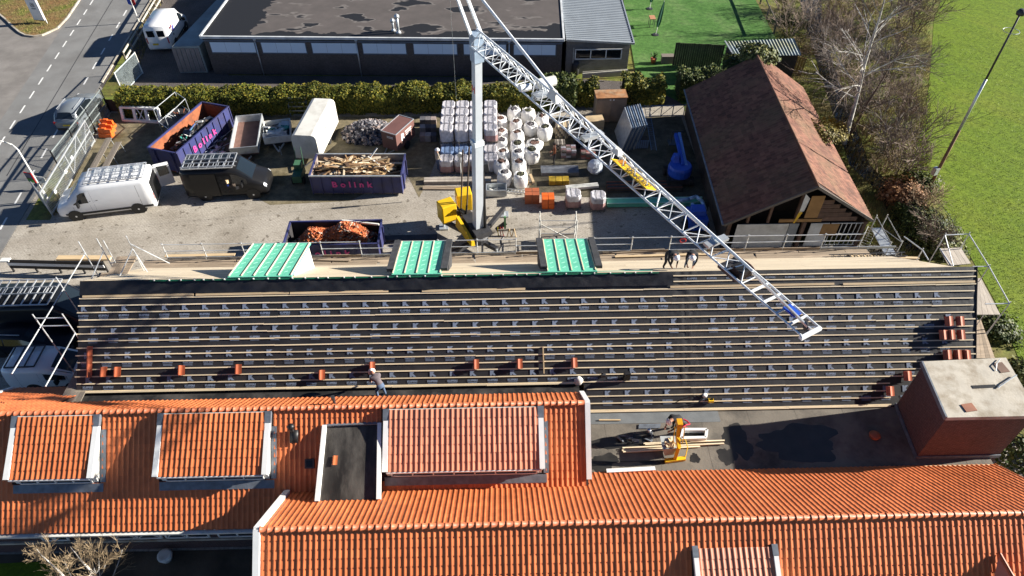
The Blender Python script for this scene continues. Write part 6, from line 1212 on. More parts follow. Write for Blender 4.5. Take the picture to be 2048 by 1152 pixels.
# trolley with cable reel
tp = jp(JL * tj(1468, 535), 0, 0); mb = MB(); mb.box(tp + Vector((0, 0, -.12)), (.8, .7, .12), math.atan2(jd.y, jd.x)); mb.build('trolley', m_steel, cr); mb = MB(); mb.path([tp + js * -.1 + jd * (math.cos(a) * .42) + js * (math.sin(a) * .3 - .25) + Vector((0, 0, -.1 - .1 * abs(math.sin(a)))) for a in np.arange(0, 6.4, .4)], .035, 6); mb.build('cable_loop', mat('cable_brown', (.07, .025, .02), .6), cr); mb = MB(); mb.box(tp + jd * .25 + Vector((0, 0, .05)), (.45, .5, .3), math.atan2(jd.y, jd.x)); mb.build('trolley_motor', m_black, cr)
# rope and hook block beside the mast
hk = P(921, 330, 2.5); hk2 = Vector((hk.x, hk.y, 13.5)); mb = MB(); mb.tube(hk + Vector((0, 0, .9)), hk2, .012, 4); mb.build('hoist_rope', m_galv, cr); mb = MB(); mb.bar(hk + Vector((0, 0, .2)), hk + Vector((0, 0, .9)), .14, .1); mb.tube(hk + Vector((0, 0, -.9)), hk + Vector((0, 0, .2)), .03, 6); mb.lathe([(.04, -.08), (.16, -.08), (.16, .08), (.04, .08)], hk + Vector((0, 0, .75)), 12, 'Y'); mb.build('hook_block', m_whited, cr)
# slewing base, ballast, outriggers
ang = math.atan2(-jd.y, -jd.x); bd = -jd; bs = js
bl_ = lambda t, s, z_: Vector((mast.x, mast.y, 0)) + bd * t + bs * s + Vector((0, 0, z_))
mb = MB(); mb.lathe([(.55, .55), (.62, .6), (.62, .85), (.5, .95)], (mast.x, mast.y, 0), 20); mb.build('slew_ring', m_steel, cr)
mb = MB(); mb.hexa([bl_(-.5, -.55, .95), bl_(2.3, -.55, .95), bl_(2.3, .55, .95), bl_(-.5, .55, .95), bl_(-.4, -.5, 1.2), bl_(2.2, -.5, 1.2), bl_(2.2, .5, 1.2), bl_(-.4, .5, 1.2)]); mb.build('slew_platform', m_steel, cr)
mb = MB(); mb.hexa([bl_(-.8, .6, .9), bl_(1.3, .6, 1.0), bl_(1.3, .85, 1.0), bl_(-.8, .85, .9), bl_(-.75, .62, 1.25), bl_(1.2, .62, 1.75), bl_(1.2, .8, 1.75), bl_(-.75, .8, 1.25)]); mb.build('side_cover', m_yellow, cr)
mb = MB(); mb.hexa([bl_(-.75, -.58, 1.21), bl_(1.2, -.58, 1.21), bl_(1.2, .5, 1.21), bl_(-.75, .5, 1.21), bl_(-.7, -.56, 1.5), bl_(1.1, -.56, 1.75), bl_(1.1, .45, 1.75), bl_(-.7, .45, 1.5)]); mb.build('engine_box', m_steel, cr)
for pa, pb, pc in (((878, 418), (905, 408), (1, 1)), ((912, 395), (940, 388), (1, 1))):
    a = P(*pa, 2.0); mb = MB(); mb.box(Vector((a.x + .45, a.y + .15, 1.75)), (.95, .85, 1.25), R(28) if pa[0] < 900 else R(12)); o = mb.build('ballast_block', m_yellow, cr); md = o.modifiers.new('b', 'BEVEL'); md.width = .06; md.segments = 2
for a, b in (((890, 440), (935, 455)),): mb = MB(); mb.bar(bl_(2.0, .2, 1.3), Vector((P(905, 425, 1.5).x, P(905, 425, 1.5).y, 1.4)), .3, .35); mb.build('ballast_arm', m_steel, cr)
for k in range(5): mb = MB(); mb.tube(bl_(rnd(.8, 2), rnd(-.3, .6), 1.3), bl_(rnd(.8, 2.2), rnd(-.3, .6), 2.1), .06, 6); mb.build('hydraulic_hose', m_black, cr)
for a, b in (((935, 400), (928, 290)), ((945, 410), (945, 320))): p = bl_(1.6, .3 if a[0] < 940 else -.1, 1.6); mb = MB(); mb.tube(p, p + Vector((.35, -.25, 4.6)), .045, 7); mb.build('back_stay', mat('stay_brown', (.10, .075, .06), .6), cr)
mb = MB(); mb.tube(mbm + Vector((.45, -.1, .4)), mbm + Vector((.42, 0, 5.2)), .09, 8); mb.build('erection_cylinder', m_black, cr); mb = MB(); mb.bar(mbm + Vector((.1, 0, 4.8)), mbm + Vector((.75, 0, 4.9)), .3, .5); mb.build('cylinder_lug', m_steel, cr)
for px, py in ((994, 512), (1008, 430), (888, 455), (905, 520)):
    f_ = P(px, py); d_ = Vector((f_.x, f_.y, .55)); mb = MB(); mb.bar(Vector((mast.x, mast.y, .55)), d_, .24, .26); o = mb.build('outrigger', m_steel, cr); mb = MB(); mb.tube(d_, Vector((f_.x, f_.y, .1)), .07, 8); mb.bx(f_.x - .28, f_.x + .28, f_.y - .28, f_.y + .28, .0, .1); mb.build('foot_plate', m_galv, o)

# ================================================================ PEOPLE
def person(label, loc, rz, J, shirt, trousers, helmet=True, shoes=None):
    t = E('person', label, 'person', loc, rz)
    names = list(J); idx = {n: i for i, n in enumerate(names)}
    rad = dict(pelvis=(.15, .12), waist=(.14, .11), chest=(.17, .125), neck=(.06, .06), head=(.085, .095), crown=(.075, .085))
    V = [J[n] for n in names]; Ed = []; r_ = []
    def link(a, b): Ed.append((idx[a], idx[b]))
    for a, b in (('pelvis', 'waist'), ('waist', 'chest'), ('chest', 'neck'), ('neck', 'head'), ('head', 'crown')): link(a, b)
    for s_ in 'LR':
        for a, b in (('chest', 'sh'), ('sh', 'el'), ('el', 'wr'), ('wr', 'hand')): link(a + s_ if a not in ('chest',) else a, b + s_)
        for a, b in (('pelvis', 'hip'), ('hip', 'kn'), ('kn', 'an'), ('an', 'toe')): link(a + s_ if a != 'pelvis' else a, b + s_)
    for n in names:
        k = n[:-1] if n[-1] in 'LR' and n not in rad else n
        r_.append(rad.get(n) or {'sh': (.075, .075), 'el': (.05, .05), 'wr': (.034, .034), 'hand': (.042, .026), 'hip': (.10, .10), 'kn': (.068, .068), 'an': (.05, .05), 'toe': (.045, .035)}[k])
    me = bpy.data.meshes.new('body'); 
    V = [Vector(v) for v in V]
    for s_ in 'LR':                      # five fingers with a knuckle bend
        h, wv = V[idx['hand' + s_]], V[idx['wr' + s_]]; d = (h - wv).normalized(); sd = d.orthogonal().normalized(); dn = d.cross(sd)
        for k, (o_, ln) in enumerate(((-.03, .07), (-.01, .08), (.01, .075), (.03, .06), (-.045, .05))):
            base = h + sd * o_ + (d * .02 if k < 4 else d * -.03); i0 = len(V); bend = base + d * ln * .5 + (sd * -.02 if k == 4 else dn * .0); tip = bend + d * ln * .35 + dn * .03
            V += [bend, tip]; Ed.extend([(idx['hand' + s_], i0), (i0, i0 + 1)]); r_ += [(.011, .011), (.009, .009)]
    me.from_pydata(V, Ed, []); o = bpy.data.objects.new('body', me); col.objects.link(o)
    md = o.modifiers.new('skin', 'SKIN'); md.use_smooth_shade = True
    for i, s_ in enumerate(me.skin_vertices[0].data): s_.radius = r_[i]; s_.use_root = (i == idx['pelvis'])
    sb = o.modifiers.new('sub', 'SUBSURF'); sb.levels = sb.render_levels = 1
    dg = bpy.context.evaluated_depsgraph_get(); bm_ = bpy.data.meshes.new_from_object(o.evaluated_get(dg)); bpy.data.objects.remove(o)
    bm_.materials.clear()
    for m_ in (m_skin, shirt, trousers, shoes or m_black): bm_.materials.append(m_)
    zone = []
    for a, b in Ed[:21]:
        na, nb = names[a], names[b]; z_ = 1
        if nb in ('head', 'crown') or nb.startswith('hand') : z_ = 0
        elif na[:3] in ('hip', 'pel') and nb != 'waist' or nb[:2] in ('kn', 'an'): z_ = 2
        if nb[:3] == 'toe': z_ = 3
        zone.append((Vector(J[na]), Vector(J[nb]), z_))
    def near(p):
        best = None
        for a, b, z_ in zone:
            ab = b - a; k = max(0, min(1, (p - a).dot(ab) / max(1e-6, ab.dot(ab)))); d = (a + ab * k - p).length
            if best is None or d < best[0]: best = (d, z_)
        return best[1]
    for p in bm_.polygons: p.material_index = near(p.center); p.use_smooth = True
    bo = obj('body', bm_, t, False)
    h, c = Vector(J['head']), Vector(J['crown']); ax = (c - h).normalized(); q = ax.to_track_quat('Z', 'Y').to_matrix()
    if helmet:
        mb = MB(); rings = []
        for z_, k in ((-.005, .17), (.0, .145), (.05, .14), (.1, .115), (.135, .07), (.15, .02)): rings.append([h + ax * .045 + q @ Vector((math.cos(i * .5236) * k, math.sin(i * .5236) * k * 1.08, z_)) for i in range(12)])
        mb.loft(rings); B_(mb, 'hard_hat', m_helmet, t, True)
    else:
        mb = MB(); rings = []
        for z_, k in ((-.02, .105), (.06, .115), (.11, .09), (.14, .03)): rings.append([h + ax * .03 + q @ Vector((math.cos(i * .5236) * k, math.sin(i * .5236) * k, z_)) for i in range(12)])
        mb.loft(rings); B_(mb, 'hair', m_dark_wood, t, True)
    fwd = Vector((0, 1, 0)); 
    f = (q @ Vector((0, 1, 0)))
    for s_ in (-1, 1): mb = MB(); mb.box(h + f * .09 + q @ Vector((s_ * .032, 0, .0)), (.022, .012, .012)); B_(mb, 'eye', m_black, t)
    mb = MB(); mb.box(h + f * .105 - ax * .03, (.022, .03, .04)); B_(mb, 'nose', m_skin, t); mb = MB(); mb.box(h + f * .092 - ax * .065, (.045, .01, .012)); B_(mb, 'mouth', m_red, t)
    return t
def pose(kind):
    if kind == 'stand':
        J = dict(pelvis=(0, 0, .95), waist=(0, 0, 1.12), chest=(0, .01, 1.36), neck=(0, .02, 1.52), head=(0, .04, 1.64), crown=(0, .05, 1.72))
        arms = {s: ((k * .2, 0, 1.44), (k * .27, .02, 1.16), (k * .25, .18, .98), (k * .22, .26, .95)) for s, k in (('L', -1), ('R', 1))}; legs = {s: ((k * .1, 0, .9), (k * .11, .04, .5), (k * .12, 0, .08), (k * .13, .16, .04)) for s, k in (('L', -1), ('R', 1))}
    elif kind == 'bend':      # bending forward, hands low in front
        J = dict(pelvis=(0, -.15, .88), waist=(0, -.02, 1.02), chest=(0, .24, 1.12), neck=(0, .40, 1.16), head=(0, .52, 1.14), crown=(0, .61, 1.13))
        arms = {s: ((k * .2, .28, 1.12), (k * .24, .36, .84), (k * .16, .48, .62), (k * .12, .54, .55)) for s, k in (('L', -1), ('R', 1))}; legs = {s: ((k * .11, -.14, .84), (k * .16, .05, .46), (k * .18, -.06, .08), (k * .19, .1, .04)) for s, k in (('L', -1), ('R', 1))}
    else:                     # crouch
        J = dict(pelvis=(0, -.2, .42), waist=(0, -.08, .58), chest=(0, .14, .76), neck=(0, .28, .86), head=(0, .38, .92), crown=(0, .44, .98))
        arms = {s: ((k * .2, .18, .78), (k * .27, .34, .54), (k * .16, .52, .36), (k * .12, .58, .30)) for s, k in (('L', -1), ('R', 1))}; legs = {s: ((k * .12, -.18, .42), (k * .2, .22, .52), (k * .18, -.06, .09), (k * .19, .1, .04)) for s, k in (('L', -1), ('R', 1))}
    for s in 'LR':
        for n, p in zip(('sh', 'el', 'wr', 'hand'), arms[s]): J[n + s] = p
        for n, p in zip(('hip', 'kn', 'an', 'toe'), legs[s]): J[n + s] = p
    return J
m_navy = mat('dark_workwear', (.014, .014, .018), .85, .3, 6); m_navy2 = mat('charcoal_trousers', (.03, .03, .035), .85, .3, 6); m_greyvest = mat('grey_shirt', (.12, .10, .11), .8, .15, 6); m_jeans = mat('jeans', (.08, .12, .2), .8, .2, 6); m_beige = mat('beige_shirt', (.42, .36, .28), .8, .15, 6); m_blueshirt = mat('pale_blue_shirt', (.26, .33, .45), .8, .15, 6)
def farslope(px, py):
    q = PL(px, py, BY, BZ, -FSL); return q
q = Vector((P(1337, 545, 5.6).x, 23.5, FZ_(23.5) + .02)); person('worker in black bending over the ridge, left one of two in white helmets', q, R(195), pose('bend'), m_navy, m_navy2)
q = Vector((P(1380, 545, 5.6).x, 23.45, FZ_(23.45) + .02)); person('worker in black at the ridge under the jib, right one of two in white helmets', q, R(165), pose('bend'), m_navy, m_jeans)
q = Vector((P(764, 783, 3.2).x, 18.22, 3.15)); person('worker in grey shirt and jeans bending in the gutter below the battens', q, R(35), pose('bend'), m_greyvest, m_jeans)
q = P(1350, 862, 2.42); person('worker in black kneeling on the flat felt roof behind the yellow hoist', q, R(120), pose('bend'), m_navy, m_navy2)
q = P(877, 342); person('worker in beige shirt standing left of the wrapped pallets', q, R(-60), pose('stand'), m_beige, m_jeans)
q = P(72, 672); person('man in pale blue shirt leaning forward beside the black car', q, R(-70), pose('bend'), m_blueshirt, m_beige, helmet=False)
q = P(38, 672); person('man in pale shirt and white cap squatting behind the black car', q, R(-80), pose('crouch'), m_blueshirt, m_navy2)
q = P(1108, 330); person('figure in brown standing in the shade beside the pink brick pallet', q, R(90), pose('stand'), mat('brown_coat', (.16, .05, .02), .85, .2, 5), m_navy2, helmet=False)
# ================================================================ THINGS ON THE FLAT ROOF
Z2 = 2.425
hy = E('roof_hoist', 'yellow roof hoist with grey hopper standing on the flat roof', 'hoist', P(1350, 918, Z2)); q = P(1350, 918, Z2)
a_, b_ = P(1330, 922, Z2 + .08), P(1370, 917, Z2 + .08); mb = MB(); mb.bar(a_, b_, .16, .14); mb.build('base_beam', m_yellow, hy)
mb = MB(); p = P(1350, 918, Z2 + .1); pts = [p, p + Vector((.05, .1, .75)), p + Vector((-.02, .35, 1.15)), p + Vector((.0, .55, 1.6))]
for a, b in zip(pts[:-1], pts[1:]): mb.bar(a, b, .14, .14)
mb.build('arm', m_yellow, hy); mb = MB(); mb.box(pts[-1] + Vector((.02, .08, .05)), (.22, .3, .3)); mb.build('winch', mat('hoist_orange', (.6, .3, .01), .4), hy)
for s_ in (-.2, .2): mb = MB(); mb.tube(pts[-1] + Vector((s_, -.1, .1)), pts[-2] + Vector((s_, -.2, -.2)), .018, 5); mb.build('handle', m_yellow, hy)
mb = MB(); mb.path([b_, b_ + Vector((.1, .3, .4)), b_ + Vector((.05, .6, .5)), b_ + Vector((-.2, .6, .45))], .02, 5); mb.build('side_guard', m_yellow, hy)
hp = P(1331, 914, Z2 + .05); mb = MB(); mb.hexa([hp + Vector(v) for v in ((-.05, 0, .1), (.38, .05, .1), (.36, .4, .1), (0, .4, .1), (-.22, -.02, .62), (.42, .02, .62), (.42, .62, .62), (-.22, .62, .62))]); mb.build('hopper', mat('hopper_grey', (.36, .38, .38), .5, .15, 2), hy)
mb = MB()
for k in range(14): shard(mb, hp + Vector((rnd(-.05, .35), rnd(.05, .5), .66)), rnd(.08, .2), 0)
mb.build('timber_offcuts', m_wood, hy)
t = E('lath_bundle', 'bundle of long pale laths lying across the flat roof', 'laths', P(1345, 892, Z2))
for k, (x0, y0, x1, y1) in enumerate(((1287, 887, 1449, 881), (1245, 896, 1448, 887), (1244, 901, 1400, 893), (1246, 904, 1360, 898), (1290, 889, 1380, 884))): mb = MB(); mb.bar(P(x0, y0, Z2 + .04 + .03 * (k % 2)), P(x1, y1, Z2 + .04 + .03 * (k % 2)), .06, .05); mb.build('lath', m_batten, t)
t = E('white_tray', 'white open window box beside the kneeling worker', 'window box', P(1390, 870, Z2)); c = [P(1362, 878, Z2 + .12), P(1411, 877, Z2 + .12), P(1413, 861, Z2 + .12), P(1366, 861, Z2 + .12)]
for i in range(4): mb = MB(); mb.bar(c[i], c[(i + 1) % 4], .12, .22); mb.build('side', m_white, t)
mb = MB(); mb.slab([p - Vector((0, 0, .1)) for p in c], .02); mb.build('bottom', m_black, t)
mb = MB(); mb.bar(P(1213, 943, Z2 + .1), P(1310, 938, Z2 + .1), .17, .14); tag(mb.build('white_trim_board', m_white), 'white trim board lying along the tiled eaves on the flat roof', 'board')
mb = MB(); mb.bar(P(1198, 840, Z2 + .03), P(1241, 840, Z2 + .03), .06, .04); tag(mb.build('short_lath', m_wood), 'short pale lath lying near the white gable edge', 'lath')
mb = MB(); mb.slab([P(1277, 857, Z2 + .02), P(1320, 856, Z2 + .02), P(1322, 847, Z2 + .02), P(1278, 848, Z2 + .02)], .015); tag(mb.build('felt_offcut', m_lead), 'flat grey felt offcut left of the kneeling worker', 'felt piece')
t = E('red_strap', 'tangled red strap on the flat roof beside the kneeling worker', 'strap', P(1372, 850, Z2)); mb = MB(); mb.path([P(x, y, Z2 + .05 + .02 * (i % 2)) for i, (x, y) in enumerate(((1365, 838), (1374, 842), (1380, 848), (1372, 850), (1366, 854), (1376, 857), (1367, 860)))], .035, 5); mb.build('strap', mat('strap_red', (.55, .03, .07), .5), t)
t = E('tool_bag', 'black tools and hoses heaped left of the kneeling worker', 'tools', P(1280, 880, Z2))
for k in range(14): mb = MB(); q = P(rnd(1238, 1310), rnd(870, 888), Z2 + .03); (shard(mb, q, rnd(.15, .35), 0) if k % 2 else mb.tube(q, q + Vector((rnd(-.5, .5), rnd(-.1, .1), .05)), .025, 5)); mb.build('tool', random.choice([m_black, m_steel, m_lead]), t)
mb = MB(); q = P(1297, 864, Z2); mb.lathe([(.09, 0), (.1, .18), (.08, .2)], q, 12); tag(mb.build('small_bucket', m_alu, None, True), 'small silver bucket left of the kneeling worker', 'bucket')
mb = MB(); q = P(1748, 873, Z2); mb.lathe([(.2, 0), (.24, .12), (.2, .16), (.05, .17)], q, 14); tag(mb.build('roof_outlet_cover', m_ridge, None, True), 'round terracotta cover in the shadow of the brick shaft', 'roof outlet')
mb = MB(); mb.path([P(1205, 925, Z2 + .03), P(1250, 923, Z2 + .03), P(1340, 920, Z2 + .03)], .012, 4); tag(mb.build('hoist_cable', m_black), 'thin black cable running left from the yellow hoist', 'cable')
# ================================================================ WAREHOUSE WITH FLAT ROOF
ZW = 3.25; W0, W1 = P(400, 73, ZW), P(1128, 79, ZW); wu = (W1 - W0); WL = wu.length; wu.normalize(); wn = Vector((-wu.y, wu.x, 0)); D_ = 30
wh = E('warehouse', 'long brick warehouse with puddled flat roof and pale window strips, behind the hedge', 'warehouse', (W0.x, W0.y, 0))
def wp(t, d, z_): return Vector((W0.x, W0.y, 0)) + wu * t + wn * d + Vector((0, 0, z_))
m_brickgrey = brick_mat('grey_brown_brick', (.12, .10, .09), (.16, .13, .115), (.10, .09, .085), .21, .062, 'XZ', damt=.4)
def puddle_mat():
    m, n, b = nodes('puddled_felt'); g_ = N(n, 'ShaderNodeNewGeometry'); v = g_.outputs['Position']
    mp = N(n, 'ShaderNodeMapping'); mp.inputs['Scale'].default_value = (.30, .62, 1); n.links.new(v, mp.inputs[0])
    f = noise(n, mp.outputs[0], 1.0, 3, .5); k = ramp(n, f, [(.57, (0, 0, 0)), (.585, (1, 1, 1))])
    rim = ramp(n, f, [(.53, (0, 0, 0)), (.565, (1, 1, 1)), (.585, (0, 0, 0))])
    sp = N(n, 'ShaderNodeSeparateXYZ'); n.links.new(v, sp.inputs[0])
    ed = N(n, 'ShaderNodeMath', operation='ADD'); n.links.new(sp.outputs[1], ed.inputs[0]); n2 = noise(n, v, .55, 3); mu = N(n, 'ShaderNodeMath', operation='MULTIPLY'); n.links.new(n2, mu.inputs[0]); mu.inputs[1].default_value = 3.2; n.links.new(mu.outputs[0], ed.inputs[1])
    lt = N(n, 'ShaderNodeMath', operation='LESS_THAN'); n.links.new(ed.outputs[0], lt.inputs[0]); lt.inputs[1].default_value = 55.1
    lx = N(n, 'ShaderNodeMath', operation='ADD'); n.links.new(sp.outputs[0], lx.inputs[0]); n.links.new(mu.outputs[0], lx.inputs[1]); l2 = N(n, 'ShaderNodeMath', operation='LESS_THAN'); n.links.new(lx.outputs[0], l2.inputs[0]); l2.inputs[1].default_value = -17.6
    mx = N(n, 'ShaderNodeMath', operation='MAXIMUM'); n.links.new(lt.outputs[0], mx.inputs[0]); n.links.new(l2.outputs[0], mx.inputs[1])
    wet = N(n, 'ShaderNodeMath', operation='MAXIMUM'); n.links.new(mx.outputs[0], wet.inputs[0]); n.links.new(k, wet.inputs[1])
    c0 = ramp(n, noise(n, v, .8, 5), [(.3, (.088, .078, .074)), (.7, (.115, .10, .095))]); c1 = mixc(n, rim, c0, (.17, .155, .145)); c2 = mixc(n, wet.outputs[0], c1, (.020, .020, .021))
    n.links.new(c2, b.inputs['Base Color']); rr = N(n, 'ShaderNodeMapRange'); n.links.new(wet.outputs[0], rr.inputs[0]); rr.inputs[3].default_value = .85; rr.inputs[4].default_value = .55; n.links.new(rr.outputs[0], b.inputs['Roughness']); b.inputs['Specular IOR Level'].default_value = .25; return m
mb = MB(); mb.hexa([wp(.15, .1, 0), wp(WL - .1, .1, 0), wp(WL - .1, D_, 0), wp(.15, D_, 0), wp(.15, .1, ZW - .3), wp(WL - .1, .1, ZW - .3), wp(WL - .1, D_, ZW - .3), wp(.15, D_, ZW - .3)]); mb.build('wall', m_brickgrey, wh)
mb = MB(); mb.slab([wp(.1, .05, ZW - .02), wp(WL - .1, .05, ZW - .02), wp(WL - .1, D_, ZW - .02), wp(.1, D_, ZW - .02)], .27); mb.build('flat_roof', puddle_mat(), wh)
for a, b in ((wp(0, 0, ZW), wp(WL, 0, ZW)), (wp(.0, 0, ZW), wp(.0, D_, ZW)), (wp(WL, 0, ZW), wp(WL, D_, ZW))): mb = MB(); mb.bar(a + Vector((0, 0, -.05)), b + Vector((0, 0, -.05)), .16, .2); mb.build('roof_edge', mat('edge_white', (.55, .57, .58), .5) if not bpy.data.materials.get('edge_white') else bpy.data.materials['edge_white'], wh)
m_fascia = mat('fascia_blue', (.10, .13, .18), .5); mb = MB(); mb.hexa([wp(.15, .06, ZW - .42), wp(WL - .1, .06, ZW - .42), wp(WL - .1, .095, ZW - .42), wp(.15, .095, ZW - .42), wp(.15, .06, ZW - .16), wp(WL - .1, .06, ZW - .16), wp(WL - .1, .095, ZW - .16), wp(.15, .095, ZW - .16)]); mb.build('fascia', m_fascia, wh)
m_panel = mat('window_panel', (.66, .82, .98), .3, .03, 1, spec=.8)  # blue skylight on white panels, put into the base colour
for a, b in ((413, 506), (517, 609), (619, 712), (722, 812), (825, 915), (926, 1014), (1027, 1114)):
    ta, tb = (a - 400) / 728 * WL, (b - 400) / 728 * WL; mb = MB(); z0, z1 = ZW - 1.32, ZW - .45
    mb.hexa([wp(ta, .055, z0 - .1), wp(tb, .055, z0 - .1), wp(tb, .099, z0 - .1), wp(ta, .099, z0 - .1), wp(ta, .055, z1), wp(tb, .055, z1), wp(tb, .099, z1), wp(ta, .099, z1)]); w_ = mb.build('window', m_fascia, wh)
    for k in range(3): x0, x1 = ta + .06 + (tb - ta - .12) * k / 3, ta + .06 + (tb - ta - .12) * (k + 1) / 3 - .012; mb = MB(); mb.quad(wp(x0, .05, z0), wp(x1, .05, z0), wp(x1, .05, z1 - .04), wp(x0, .05, z1 - .04)); mb.build('pane', m_panel, w_)
for px in (508, 712, 1019): t_ = (px - 400) / 728 * WL; mb = MB(); mb.tube(wp(t_, -.02, 0), wp(t_, -.02, ZW - .35), .05, 8); mb.lathe([(.06, 0), (.11, .12), (.11, .2)], wp(t_, -.02, ZW - .35), 8); mb.build('downpipe', m_galv, wh, True)
for px, py, h_, r_ in ((797, 66, 1.45, .16), (787, 62, .95, .13)): q = P(px, py, ZW - .02); mb = MB(); mb.tube(q, q + Vector((0, 0, h_)), r_ * .7, 10); mb.lathe([(r_ * 1.3, h_ - .22), (r_ * 1.3, h_ - .05), (r_ * .5, h_ + .08)], (q.x, q.y, q.z), 12); mb.lathe([(r_ * 1.5, 0), (r_ * .8, .2)], (q.x, q.y, q.z), 10); mb.build('roof_flue', m_galv, wh, True)
# annex
A0, A1 = P(1133, 79, 3.1), P(1268, 86, 2.4); an = E('annex', 'low grey boarded annex with ribbed metal roof at the right end of the warehouse', 'annex', (A0.x, A0.y, 0)); yv = Vector((.015, 1, 0)).normalized(); au = (A1 - A0)
m_sheet = mat('grey_sheet_roof', (.26, .29, .32), .5, .08, 1, metal=.2); mb = MB(); mb.slab([A0 - yv * .1, A1 - yv * .1, A1 + yv * 22, A0 + yv * 22], .08); ro = mb.build('roof', m_sheet, an)
for k in range(62): a = A0 + yv * (k * .34); mb = MB(); mb.bar(a + Vector((0, 0, .02)), a + au + Vector((0, 0, .02)), .05, .05); mb.build('roof_rib', m_sheet, ro)
for a, b in ((A1 - yv * .1, A1 + yv * 22), (A0 - yv * .1, A1 - yv * .1)): mb = MB(); mb.bar(a, b, .1, .16); mb.build('trim', m_galv, an)
mb = MB(); f0, f1 = Vector((A0.x + .05, A0.y + .25, 0)), Vector((A1.x - .25, A1.y + .25, 0)); mb.hexa([f0, f1, f1 + yv * 21, f0 + yv * 21, f0 + Vector((0, 0, 2.95)), f1 + Vector((0, 0, 2.32)), f1 + yv * 21 + Vector((0, 0, 2.32)), f0 + yv * 21 + Vector((0, 0, 2.95))]); mb.build('wall', mat('annex_grey', (.19, .18, .175), .8, .15, 2), an)
for k in range(15): z_ = .1 + k * .185; mb = MB(); x1 = f1.x if z_ < 2.25 else f0.x + (f1.x - f0.x) * max(.05, (2.95 - z_) / .65); mb.bar((f0.x + .02, f0.y - .02, z_), (x1, f1.y - .02, z_), .02, .17); mb.build('cladding_board', bpy.data.materials['annex_grey'], an)
window(an, (f0.x + .75, f0.y - .035, 1.35), (1, 0, 0), 3.7, .8, 3, .08)
mb = MB(); mb.bar((f0.x + .6, f0.y - .06, .1), (f0.x + .6, f0.y - .06, 2.3), .05, .05); mb.build('downpipe', m_whited, an)
q = P(1150, 148); mb = MB(); mb.lathe([(.3, 0), (.32, .9), (.25, 1.1)], q, 12); tag(mb.build('wheelie_bin', m_steel, None, True), 'dark round bin against the annex wall', 'bin')
mb = MB(); mb.bar(P(1165, 148, .8), P(1255, 141, .8), .1, .12); mb.bar(P(1165, 150, .35), P(1255, 145, .35), .05, .6); tag(mb.build('low_fence', m_prail), 'low pale wooden fence between the bushes and the annex', 'fence')
# grey shipping container next to the warehouse
t = E('storage_container', 'weathered grey-green container standing against the left end of the warehouse', 'container', P(388, 145)); a, b = P(361, 146), P(417, 146); L = 13.5; m_gc = mat('container_grey', (.30, .35, .34), .7, .15, 1, dirt=(.22, .2, .18), dirt_amt=.6); hC = 2.25
mb = MB(); dv = Vector((.12, 1, 0)).normalized() * 9.5; b = a + Vector((2.25, .05, 0)); mb.hexa([a, b, b + dv, a + dv, a + Vector((.05, .05, hC)), b + Vector((-.05, .05, hC)), b + dv + Vector((-.05, 0, hC)), a + dv + Vector((.05, 0, hC))]); mb.build('body', m_gc, t)
for k in range(6): x_ = a.lerp(b, .06 + k * .16); mb = MB(); mb.bar(x_ + Vector((0, -.02, .1)), x_ + Vector((0, .03, hC - .15)), .3, .04); mb.build('door_plank', mat('cont_door', (.24, .21, .20), .8, .2, 2) if not bpy.data.materials.get('cont_door') else bpy.data.materials['cont_door'], t)
# lawn furniture
def parasol(px, py, label, h_, lean):
    q = P(px, py); t = E('folded_parasol', label, 'parasol', q, 0, 'folded parasols'); mb = MB(); mb.tube(q, q + Vector((lean, .1, h_)), .03, 6); mb.build('pole', m_whited, t); mb = MB(); n = 10; ax = Vector((lean, .1, h_)) 
    mb.loft([[q + ax * z_ + Vector((math.cos(.6283 * i) * k * (1 if i % 2 else .6), math.sin(.6283 * i) * k * (1 if i % 2 else .6), 0)) for i in range(n)] for z_, k in ((.25, .12), (.4, .2), (.7, .17), (.95, .06), (1.0, .02))]); mb.build('canopy', mat('parasol_green', (.02, .10, .06), .7) if not bpy.data.materials.get('parasol_green') else bpy.data.materials['parasol_green'], t)
    mb = MB(); mb.lathe([(.3, 0), (.3, .06), (.05, .08)], q, 12); mb.build('base', m_steel, t)
parasol(1311, 70, 'dark green folded parasol standing in front on the lawn', 3.0, .35); parasol(1299, 18, 'dark green folded parasol at the top edge of the photo', 2.6, .2)
t = E('garden_table', 'small terracotta coloured table beside the folded parasol', 'table', P(1303, 52)); q = P(1303, 54); mb = MB(); mb.box(q + Vector((0, .2, .8)), (.5, .8, .05)); mb.build('top', mat('table_top', (.45, .22, .12), .6), t)
for x_, y_ in ((-.2, -.1), (.2, -.1), (-.2, .5), (.2, .5)): mb = MB(); mb.tube(q + Vector((x_, y_, 0)), q + Vector((x_, y_, .8)), .025, 5); mb.build('leg', m_steel, t)
t = E('potted_plant', 'terracotta pot with small plant on the lawn', 'plant pot', P(1306, 126)); q = P(1306, 126); mb = MB(); mb.lathe([(.16, 0), (.26, .35), (.28, .42), (.2, .42)], q, 12); mb.build('pot', m_ridge, t, True); mb = MB()
for k in range(22): a = rnd(0, 6.28); mb.bar(q + Vector((0, 0, .4)), q + Vector((math.cos(a) * .3, math.sin(a) * .3, rnd(.6, .95))), .05, .01)
mb.build('leaves', leaf_mat('pot_leaf', (.03, .07, .02), (.05, .1, .03), (.08, .12, .05)), t)
q = P(1335, 128); mb = MB(); mb.bx(q.x - .5, q.x + .45, q.y, q.y + .5, 0, .6); mb.bx(q.x - .55, q.x + .5, q.y - .04, q.y + .54, .6, .66); tag(mb.build('planter_box', m_grey_wood), 'grey planter box beside the dark fence on the lawn', 'planter')
